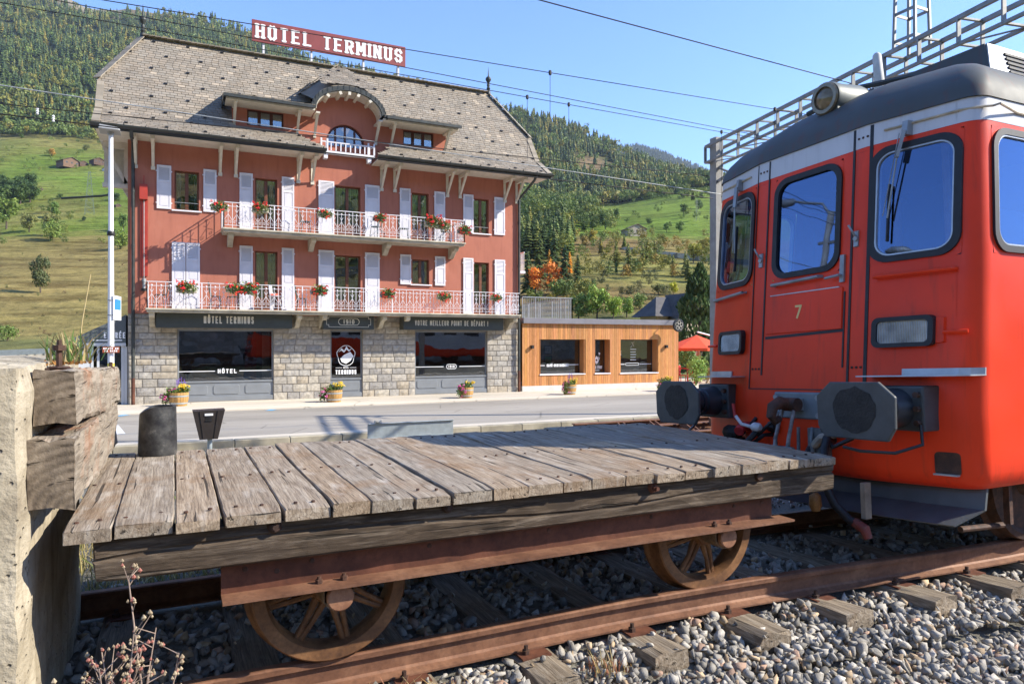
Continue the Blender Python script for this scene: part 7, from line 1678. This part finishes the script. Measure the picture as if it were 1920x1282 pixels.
def proto(kind,seed):
    e=empty('tree' if kind!='con' else 'conifer_tree',(0,0,-60))
    tm=MB()
    if kind=='dec':
        mb,cs=leafcrown(seed,1500,.36,.36,.22,13,.032)
        tm.tube([(0,0,-.03),(.01,0,.15),(0,.01,.35),(.0,0,.6)],[.03,.024,.018,.008],8)
        for c in cs[:7]: tm.tube([(0,0,.2+.04*cs.index(c)),(c[0]*.5,c[1]*.5,(c[2]+.25)/2),c[:3]],[.012,.008,.004],5)
    elif kind=='con':
        r=random.Random(seed); mb=MB(); tm.tube([(0,0,-.03),(0,0,.5),(0,0,.97)],[.022,.014,.003],7)
        for t in range(20):
            z0=.10+.87*t/20; l0=.21*(1-t/20)**.8+.012
            for k in range(9):
                a=r.uniform(0,6.28); l=l0*r.uniform(.55,1.2); dx,dy=math.cos(a),math.sin(a); w=l*.26+.006; g=r.uniform(.65,1.35); mb.col=(g,g,g)
                mb.add([(0,0,z0+.03),(dx*l*.5-dy*w,dy*l*.5+dx*w,z0+r.uniform(-.01,.02)),(dx*l,dy*l,z0-.035*r.uniform(.2,1.6)),(dx*l*.5+dy*w,dy*l*.5-dx*w,z0+r.uniform(-.01,.02))],[(0,1,2,3)])
    elif kind=='col':
        r=random.Random(seed); mb=MB(); tm.tube([(0,0,-.03),(0,0,.3),(0,0,.8)],[.03,.02,.008],7)
        for _ in range(3600):
            z=r.uniform(.04,1.0); rr_=.21*math.sin(min(1,(1-z)*1.5+.03)*1.57)*(.75+.25*min(1,z*5))*(1+.16*math.sin(z*31+r.uniform(0,1))); a=r.uniform(0,6.28); q=rr_*r.uniform(.72,1.06); p=Vector((q*math.cos(a),q*math.sin(a),z)); u=Vector((math.cos(a)*.4+r.gauss(0,.3),math.sin(a)*.4+r.gauss(0,.3),1)).normalized(); b=u.cross(Vector((r.gauss(0,1),r.gauss(0,1),0))).normalized(); s=.017*r.uniform(.6,1.5); g=r.uniform(.55,1.4); mb.col=(g,g,g)
            mb.add([p-u*s*1.6,p-b*s*.6,p+u*s*1.6,p+b*s*.6],[(0,1,2,3)])
    else:
        mb,cs=leafcrown(seed,1100,.5,.42,.06,14,.04); tm.tube([(0,0,-.03),(0,0,.3)],[.02,.01],6)
        for c in cs[:6]: tm.tube([(0,0,.0),(c[0]*.5,c[1]*.5,c[2]*.5),c[:3]],[.012,.008,.004],5)
    tm.build('trunk',M_BARK,e); mb.build('crown',M_TLEAF,e); return e
PRO={('dec',k):proto('dec',70+k) for k in range(3)}; PRO.update({('con',k):proto('con',80+k) for k in range(2)}); PRO[('bush',0)]=proto('bush',90); PRO[('bush',1)]=proto('bush',91); PRO[('col',0)]=proto('col',95)
used=set()
def tree(px,py,hpx,kind,k,col,label,group=None,Y=None,wd=1.,cat='tree',name=None):
    key=(kind,k); src=PRO[key]
    ph=px2phi(px)
    if Y is None:
        r=tfind(ph,(CY-py)/FPX)
        if r is None: return
        x,y=world(ph,r); z=height(ph,r); t=r*math.cos(ph)
    else:
        p=atY(px,py,Y); x,y,z=p; t=y/ray(px,py).y
    h=hpx/FPX*t
    e=src if key not in used else copy_tree(src); used.add(key)
    if name: e.name=name
    e.location=(x,y,z-.02*h); e.scale=(h*wd,h*wd,h); e.rotation_euler=(0,0,random.uniform(0,6.28)); tag(e,label,cat,group)
    for ch in e.children:
        if ch.name.startswith('crown'): ch.color=(*[min(1,q*1.6) for q in col],1)
    return e
G1=(.095,.15,.035);G2=(.13,.18,.04);G3=(.065,.105,.028);Y1_=(.22,.22,.04);O1=(.55,.20,.03);DK=(.035,.062,.022);OL=(.14,.15,.05)
tree(76,552,78,'dec',1,(.07,.085,.035),'lone dark conical tree on the brown slope at left',wd=.62)
tree(97,448,46,'dec',0,OL,'pale green tree low on the left meadow, left of a denser one'); tree(100,412,34,'dec',1,G1,'rounded green tree just above two paler trees, left meadow'); tree(55,440,40,'dec',2,OL,'pale tree on left meadow, leftmost of the pale pair')
tree(12,430,62,'dec',0,G2,'large yellow green tree cut by the left photo edge'); tree(95,455,44,'bush',0,G2,'yellow green bush below the pale meadow trees','bushes on the left meadow')
for px,py,h,k,c,l in ((20,388,38,0,DK,'darkest'),(38,388,36,2,G3,'second dark'),(56,390,38,1,G3,'widest'),(2,392,42,2,G3,'leftmost')): tree(px,py,h,'dec',k,c,l+' tree in the dense row on the left green meadow','row of trees on the left meadow',wd=1.25)
tree(97,297,16,'bush',1,(.28,.17,.04),'orange brown bush alone on the upper left meadow'); tree(162,288,14,'bush',0,OL,'small olive bush on the upper meadow near the lamp post')
tree(112,378,12,'bush',0,G3,'small round dark bush on the left green meadow'); tree(158,416,10,'bush',1,DK,'tiny dark bush beside the pylon foot'); tree(225,470,40,'bush',0,G2,'green bush at the left edge of the hotel wall'); tree(232,440,36,'dec',2,G1,'slim green tree just left of the hotel wall',wd=.7)
tree(14,640,34,'bush',1,(.10,.15,.04),'green shrub near the wall at the left photo edge'); tree(215,380,18,'bush',1,DK,'dark bush partly behind the lamp post'); tree(40,262,10,'bush',0,G3,'little green bush under the forest edge at left')
# right side, from the hotel corner to the train
for i,(px,py,h,kd,k,c,l) in enumerate([(1004,560,44,'dec',0,O1,'smaller bright orange autumn tree beside the hotel corner'),(1040,560,54,'dec',1,(.50,.19,.04),'larger orange autumn tree right of the hotel corner'),(1068,520,46,'con',0,(.55,.30,.04),'narrow golden larch in the dark grove'),(1030,505,36,'con',1,(.45,.26,.05),'small golden larch above the orange trees'),
  (1060,560,100,'con',0,(.04,.07,.025),'tall dark spruce behind the orange trees'),(1012,535,100,'con',1,(.075,.10,.03),'tall olive spruce next to the hotel corner'),(1040,520,88,'con',0,(.06,.09,.03),'mid green spruce between the golden larches'),(1083,545,70,'con',1,(.05,.08,.028),'dark spruce at the right end of the grove'),(990,560,90,'con',0,(.06,.09,.03),'green spruce touching the hotel edge'),
  (1120,608,72,'dec',2,(.17,.24,.05),'bright green leafy tree behind the terrace railing'),(1150,605,50,'dec',0,(.20,.27,.05),'light green leafy tree right of the brightest one above the cafe roof'),(1175,602,44,'dec',1,(.16,.23,.05),'light green tree behind the right half of the cafe'),(1085,606,60,'dec',1,(.13,.18,.045),'green tree directly behind the terrace railing end'),(1200,588,34,'bush',0,(.12,.17,.045),'round green bush left of the grey-roofed house'),
  (1262,560,28,'dec',2,(.30,.30,.03),'yellow green tree above the grey-roofed house'),(1235,556,24,'bush',1,OL,'olive bush above the grey-roofed house'),
  (1155,505,52,'con',0,(.15,.17,.05),'thin larch on the brown slope, left of three'),(1178,520,64,'con',1,(.15,.175,.055),'tallest thin larch on the brown slope'),(1205,505,50,'con',0,(.17,.19,.055),'thin larch right of the tallest on the brown slope'),(1228,490,40,'con',1,(.16,.17,.04),'yellowish larch beside the viaduct'),(1262,520,44,'con',0,(.18,.19,.05),'larch in front of the viaduct wall'),(1285,525,52,'con',1,(.16,.18,.055),'larch right of the viaduct middle'),(1300,500,40,'dec',0,Y1_,'yellow leafy tree at the right of the brown slope'),(1320,480,34,'dec',2,(.25,.22,.05),'yellow tree just left of the train'),
  (1112,460,30,'dec',1,(.28,.24,.05),'yellow tree at the foot of the green meadow'),(1098,470,26,'dec',0,(.20,.16,.05),'brownish tree at the foot of the green meadow'),
  (1110,436,30,'dec',2,G3,'dark round tree on the green meadow, left of the barn'),(1135,432,34,'dec',0,G3,'dark broad tree on the green meadow near its left edge'),(1155,412,22,'dec',1,G3,'dark tree in the middle of the meadow top'),(1217,425,14,'bush',0,G3,'small round bush alone on the green meadow'),(1250,437,20,'dec',2,G1,'green tree on the right part of the meadow'),(1275,440,24,'dec',1,G1,'green tree rightmost on the lower meadow'),(1205,376,20,'dec',0,DK,'dark tree at the upper meadow edge, left one'),(1225,372,18,'dec',2,G3,'dark tree at the upper meadow edge, middle one'),(1282,402,22,'dec',1,G3,'dark tree high on the right meadow'),(1310,395,20,'bush',1,G3,'dark bush high on the right meadow')]):
    tree(px,py,h*(1.3 if 'orange' in l and 'behind' not in l and 'above' not in l else 1),kd,k,c,l)
tree(1313,702,210,'col',0,(.05,.085,.028),'tall dense dark green cypress-like conifer behind the terrace',Y=33,wd=1.05,name='conifer_tree')
tree(1345,700,190,'dec',0,(.06,.10,.03),'dark green tree behind the terrace, partly hidden by the train',Y=37,wd=.6)
tree(1305,722,60,'bush',0,(.16,.24,.06),'bright green shrub beside the cafe terrace',Y=27.0,wd=.85,cat='shrub',name='shrub'); tree(1287,690,42,'bush',1,(.10,.16,.05),'dark green shrub beneath the orange parasol',Y=31,wd=1.3,cat='shrub',name='shrub'); tree(1325,720,36,'bush',1,(.24,.17,.08),'brownish low shrub left of the train nose',Y=28,cat='shrub',name='shrub')
# ================================================================ distant buildings
M_ROOFD=simple('chalet_roof',(.085,.08,.08),.8,0,.2,1.5,.3,9); M_WALLW=simple('house_wall',(.52,.42,.30),.9,0,.1,1); M_WOODD=simple('dark_wood',(.09,.05,.03),.8,0,.3,2)
def house(o,w,d,h,rh,label,wm,rm,rot=0,base=None,ov=.4,name='chalet',hip=0):
    e=empty(name,o,label,'house',rot=(0,0,rot)); mb=MB(); mb.box(-w/2,w/2,-d/2,d/2,-1,h); mb.prism([(-w/2,-d/2,h),(w/2,-d/2,h),(0,-d/2,h+rh)],(0,d,0)); mb.build('wall',wm,e)
    mb=MB()
    for s in (-1,1): mb.hexa([(s*(w/2+ov),-d/2-ov,h-ov*rh/(w/2)),(s*(w/2+ov),d/2+ov,h-ov*rh/(w/2)),(0,d/2+ov-hip,h+rh+.02),(0,-d/2-ov+hip,h+rh+.02),(s*(w/2+ov),-d/2-ov,h-ov*rh/(w/2)+.2),(s*(w/2+ov),d/2+ov,h-ov*rh/(w/2)+.2),(0,d/2+ov-hip,h+rh+.25),(0,-d/2-ov+hip,h+rh+.25)])
    mb.build('roof',rm,e)
    for k in (-1,0,1):
        mb=MB(); mb.box(k*w*.3-w*.06,k*w*.3+w*.06,-d/2-.03,-d/2+.02,h*.45,h*.8); mb.build('window',M_BLACK,e)
    return e
def onhill(px,py):
    ph=px2phi(px); r=tfind(ph,(CY-py)/FPX); x,y=world(ph,r); return (x,y,height(ph,r)),-ph,r*math.cos(ph)
for px,py,wpx,lab,wm in ((128,318,30,'wide brown chalet with pale base on the left meadow',simple('chalet_wood',(.17,.10,.06),.85,0,.2,1)),(182,318,20,'tall dark wooden chalet right of the wide one',M_WOODD),(200,324,12,'small white house next to the dark chalet',M_WHITE),(154,316,14,'low brown shed between the two chalets',M_WOODD),(1188,444,36,'stone barn with brown roof below the right meadow',simple('barn_stone',(.38,.33,.27),.9,0,.2,1)),(220,391,9,'tiny hut on the left meadow near the hotel',M_WOODD),(76,360,6,'tiny hut alone on the left green meadow',M_WOODD)):
    o,rot,t=onhill(px,py); w=wpx/FPX*t; house(o,w,w*.9,w*.30,w*.22,lab,wm,simple('brown_roof',(.11,.08,.065),.8,0,.2,1) if 'brown_roof' not in MATS else MATS['brown_roof'],rot,ov=w*.06)
# grey roofed house behind the cafe
p=atY(1256,610,44); hx,hy=p.x,p.y; e=empty('grey_roof_house',(hx,hy,-2.1),'house with steep grey hipped roof and gable just behind the cafe','house')
mb=MB(e.location); A=atY(1222,610,44); Bq=atY(1292,610,44); zt=atY(1222,593,44).z; zr=atY(1240,557,45).z; x0,x1=A.x+.4,Bq.x+1
mb.box(x0,x1,44,46,-2.2,zt+.3); mb.build('wall',M_WALLW,e)
mb=MB(e.location); k=.55
mb.add([(x0-.5,43.4,zt),(x1+.5,43.4,zt),(x1-.2,45.,zr),(x0+.75,45.,zr)],[(0,1,2,3)]); mb.add([(x0-.5,43.4,zt),(x0+.75,45.,zr),(x0-.5,46.6,zt)],[(0,1,2)]); mb.add([(x1+.5,43.4,zt),(x1+.5,46.6,zt),(x1-.2,45.,zr)],[(0,1,2)]); mb.add([(x0-.5,46.6,zt),(x0+.75,45.,zr),(x1-.2,45.,zr),(x1+.5,46.6,zt)],[(0,1,2,3)])
g=atY(1285,552,43); mb.add([(g.x-.9,42.6,zt-.2),(g.x,42.6,g.z+.1),(g.x,45.4,g.z+.1),(g.x-.9,45.4,zt-.2)],[(0,1,2,3)]); mb.add([(g.x,42.6,g.z+.1),(g.x+.9,42.6,zt-.2),(g.x+.9,45.4,zt-.2),(g.x,45.4,g.z+.1)],[(0,1,2,3)]); mb.build('roof',M_ROOFD,e)
mb=MB(e.location); mb.prism([(g.x-.75,42.9,-2),(g.x+.75,42.9,-2),(g.x+.75,42.9,zt-.2),(g.x,42.9,g.z-.1),(g.x-.75,42.9,zt-.2)],(0,2,0)); mb.build('gable',M_WALLW,e)
# road wall / viaduct on the right slope
o,rot,t=onhill(1180,470); e=empty('road_viaduct',o,'grey road wall with pillars crossing the brown slope','viaduct')
mb=MB(o); pts=[]
for px in range(1170,1420,10):
    py=np.interp(px,[1170,1240,1340,1420],[466,474,486,492]); ph=px2phi(px); r=(tfind(ph,(CY-py-6)/FPX) or 200)*.985; tt=r*math.cos(ph); x,y=world(ph,r); z=(CY-py)/FPX*tt; pts.append((x,y,z))
for a,b in zip(pts,pts[1:]): mb.hexa([(a[0],a[1],a[2]-.8),(b[0],b[1],b[2]-.8),(b[0]+1,b[1]+3,b[2]-.8),(a[0]+1,a[1]+3,a[2]-.8),(a[0],a[1],a[2]+.5),(b[0],b[1],b[2]+.5),(b[0]+1,b[1]+3,b[2]+.5),(a[0]+1,a[1]+3,a[2]+.5)])
mb.build('parapet',M_CONC,e); mb=MB(o)
for a in pts[1::3]: mb.box(a[0],a[0]+.8,a[1]+.5,a[1]+1.5,a[2]-8,a[2]-.8)
mb.build('pillar',M_CONC,e)
# pylons
M_PYL=simple('pylon_green',(.16,.20,.15),.6,.2,.1,3)
for px,py,hpx,lab in ((168,408,82,'lattice pylon on the left meadow beside the lamp post'),(1014,436,36,'lattice pylon standing in the trees beside the hotel'),(1306,420,40,'thin lattice pylon on the right meadow')):
    o,rot,t=onhill(px,py); h=hpx/FPX*t; e=empty('power_pylon',o,lab,'pylon'); mb=MB(o); f=h*.10; o=Vector(o); wd=h*.006
    for sx in (-1,1):
        for sy in (-1,1): mb.bar(o+Vector((sx*f,sy*f,-1)),o+Vector((sx*f*.18,sy*f*.18,h)),wd,wd,(0,1,0))
    for k in range(9):
        z0,z1=h*k/9,h*(k+1)/9; f0,f1=f*(1-.82*k/9),f*(1-.82*(k+1)/9)
        for s in (-1,1): mb.bar(o+Vector((-f0,s*f0,z0)),o+Vector((f1,s*f1,z1)),wd*.7,wd*.7,(0,1,0)); mb.bar(o+Vector((f0,s*f0,z0)),o+Vector((-f1,s*f1,z1)),wd*.7,wd*.7,(0,1,0))
    mb.build('tower',M_PYL,e); mb=MB(o)
    for q in (.72,.86,.97): mb.bar(o+Vector((-f*1.2,0,h*q)),o+Vector((f*1.2,0,h*q)),wd,wd)
    mb.build('crossarm',M_PYL,e)
# stone retaining wall on the other side of the yard, mirrored in the shop windows
mb=MB((5,-13,-1.8)); rq2=random.Random(44); mb.col=(.6,.6,.6); mb.box(-25,45,-13.6,-13.05,-2,1.4); zz=-1.8
while zz<1.3:
    h=rq2.uniform(.3,.45); xx=-25
    while xx<45:
        w_=rq2.uniform(.4,.9); g=rq2.uniform(.6,1.15); mb.col=(g,g,g); mb.box(xx+.015,xx+w_-.015,-13.05,-12.98-rq2.uniform(0,.05),zz+.012,min(1.38,zz+h-.012)); xx+=w_
    zz+=h
tag(mb.build('retaining_wall',M_STONE),'coarse stone retaining wall seen mirrored in the left shop window','wall')
# low wall and roofs left of the porch
a=atY(-60,664,46);b=atY(140,646,46); mb=MB((a.x,46,-2.4)); mb.hexa([(a.x-20,46,-2.6),(b.x+3,46,-2.6),(b.x+3,46.4,-2.6),(a.x-20,46.4,-2.6),(a.x-20,46,a.z-1.2),(b.x+3,46,b.z),(b.x+3,46.4,b.z),(a.x-20,46.4,a.z-1.2)]); tag(mb.build('retaining_wall',M_CONC),'long low pale concrete wall at the foot of the brown slope','wall')
a=atY(0,666,40);b=atY(110,657,40); mb=MB((a.x,40,-1)); mb.bar((a.x-14,40,a.z-.5),(b.x,40,b.z),.06,.26,(0,0,1))
for k in range(8): x=a.x+(b.x-a.x)*k/7; mb.box(x,x+.08,40.03,40.1,-2.5,a.z+(b.z-a.z)*k/7)
tag(mb.build('guard_rail',M_GALV),'grey steel road guard rail in front of the low wall','guard rail')
p=atY(62,672,30); e=empty('covered_trailer',(p.x,30,-2.4),'white rounded cover with reddish brown end showing over the concrete block','trailer')
mb=MB((p.x,30,-2.4)); P=[(p.x-.2+.62*math.cos(a),30.0,p.z-.36+.44*math.sin(a)) for a in [math.pi*k/12 for k in range(13)]]; mb.prism(P+[(p.x-.82,30,-1.8),(p.x+.42,30,-1.8)][::-1],(.0,2.6,0)); mb.build('cover',M_TXTWHITE,e)
mb=MB((p.x,30,-2.4)); P2=[(x*1.0-.25,29.9,z-.03) for x,y,z in P]; mb.prism(P2+[(p.x-1.07,29.9,-1.8),(p.x+.17,29.9,-1.8)][::-1],(0,.09,0)); mb.build('end_panel',M_RUSTB,e)
for s in (-.5,.2): mb=MB((p.x,30,-2.4)); mb.lathe([(.3,-.1),(.3,.1)],(p.x+s,30.3,-2.1),'y',16); mb.build('wheel',M_BLACK,e)
p=atY(116,672,36); e=empty('garden_hut',(p.x,36,-2.4),'small hut with low dark hipped roof left of the entrance porch','hut'); zt=atY(116,658,36).z; ze=atY(116,671,36).z
mb=MB((p.x,36,-2.4)); mb.box(p.x-.55,p.x+1.3,36,38,-2.5,ze); mb.build('wall',M_CONC,e); mb=MB((p.x,36,-2.4)); x0,x1=p.x-.8,p.x+1.5; mb.hexa([(x0,35.7,ze),(x1,35.7,ze),(x1,38.3,ze),(x0,38.3,ze),(x0+.9,36.6,zt),(x1-.5,36.6,zt),(x1-.5,37.4,zt),(x0+.9,37.4,zt)]); mb.build('roof',M_ROOFD,e)
# ================================================================ HAZE
hm=bpy.data.materials.new('air'); hm.use_nodes=True; ht=hm.node_tree; ht.nodes.clear(); ho=ht.nodes.new('ShaderNodeOutputMaterial'); hv=ht.nodes.new('ShaderNodeVolumePrincipled'); hv.inputs['Color'].default_value=(.70,.80,1,1); hv.inputs['Density'].default_value=.00009; hv.inputs['Anisotropy'].default_value=.2; ht.links.new(hv.outputs[0],ho.inputs['Volume'])
mb=MB(); mb.box(-3200,3200,-3200,3200,-4,700); tag(mb.build('haze',hm),kind='stuff')
# ================================================================ LIGHT, SKY, CAMERA
sv=Vector((1.8,-1.0,1.42)); el=math.asin(sv.z/sv.length); rotz=math.atan2(sv.x,sv.y)
w=bpy.data.worlds.new('World'); SC.world=w; w.use_nodes=True; t=w.node_tree; bg=t.nodes['Background']; sk=t.nodes.new('ShaderNodeTexSky'); sk.sky_type='NISHITA'; sk.sun_disc=False; sk.sun_elevation=el; sk.sun_rotation=rotz; sk.altitude=900; sk.air_density=1.0; sk.dust_density=.05; sk.ozone_density=2.5
hs=t.nodes.new('ShaderNodeMix'); hs.data_type='RGBA'; hs.blend_type='MULTIPLY'; hs.inputs[0].default_value=1; hs.inputs[7].default_value=(.72,.84,1.05,1); t.links.new(sk.outputs[0],hs.inputs[6]); t.links.new(hs.outputs[2],bg.inputs[0]); bg.inputs[1].default_value=.15
sl=bpy.data.lights.new('sun','SUN'); sl.energy=4.1; sl.angle=R(.55); sl.color=(1,.925,.79); so=bpy.data.objects.new('sun',sl); COL.objects.link(so); so.rotation_euler=(-sv).to_track_quat('-Z','Y').to_euler()
cam=bpy.data.cameras.new('camera'); cam.sensor_width=36; cam.lens=FPX/1920*36; cam.clip_start=.05; cam.clip_end=6000; co=bpy.data.objects.new('camera',cam); COL.objects.link(co)
co.rotation_euler=(R(90),0,-math.atan2(.4294,.9031)); SC.camera=co
SC.view_settings.view_transform='Standard'; SC.view_settings.look='None'; SC.view_settings.exposure=1.22; SC.view_settings.gamma=1; SC.view_settings.use_curve_mapping=False
SC.cycles.max_bounces=8; SC.cycles.transparent_max_bounces=12
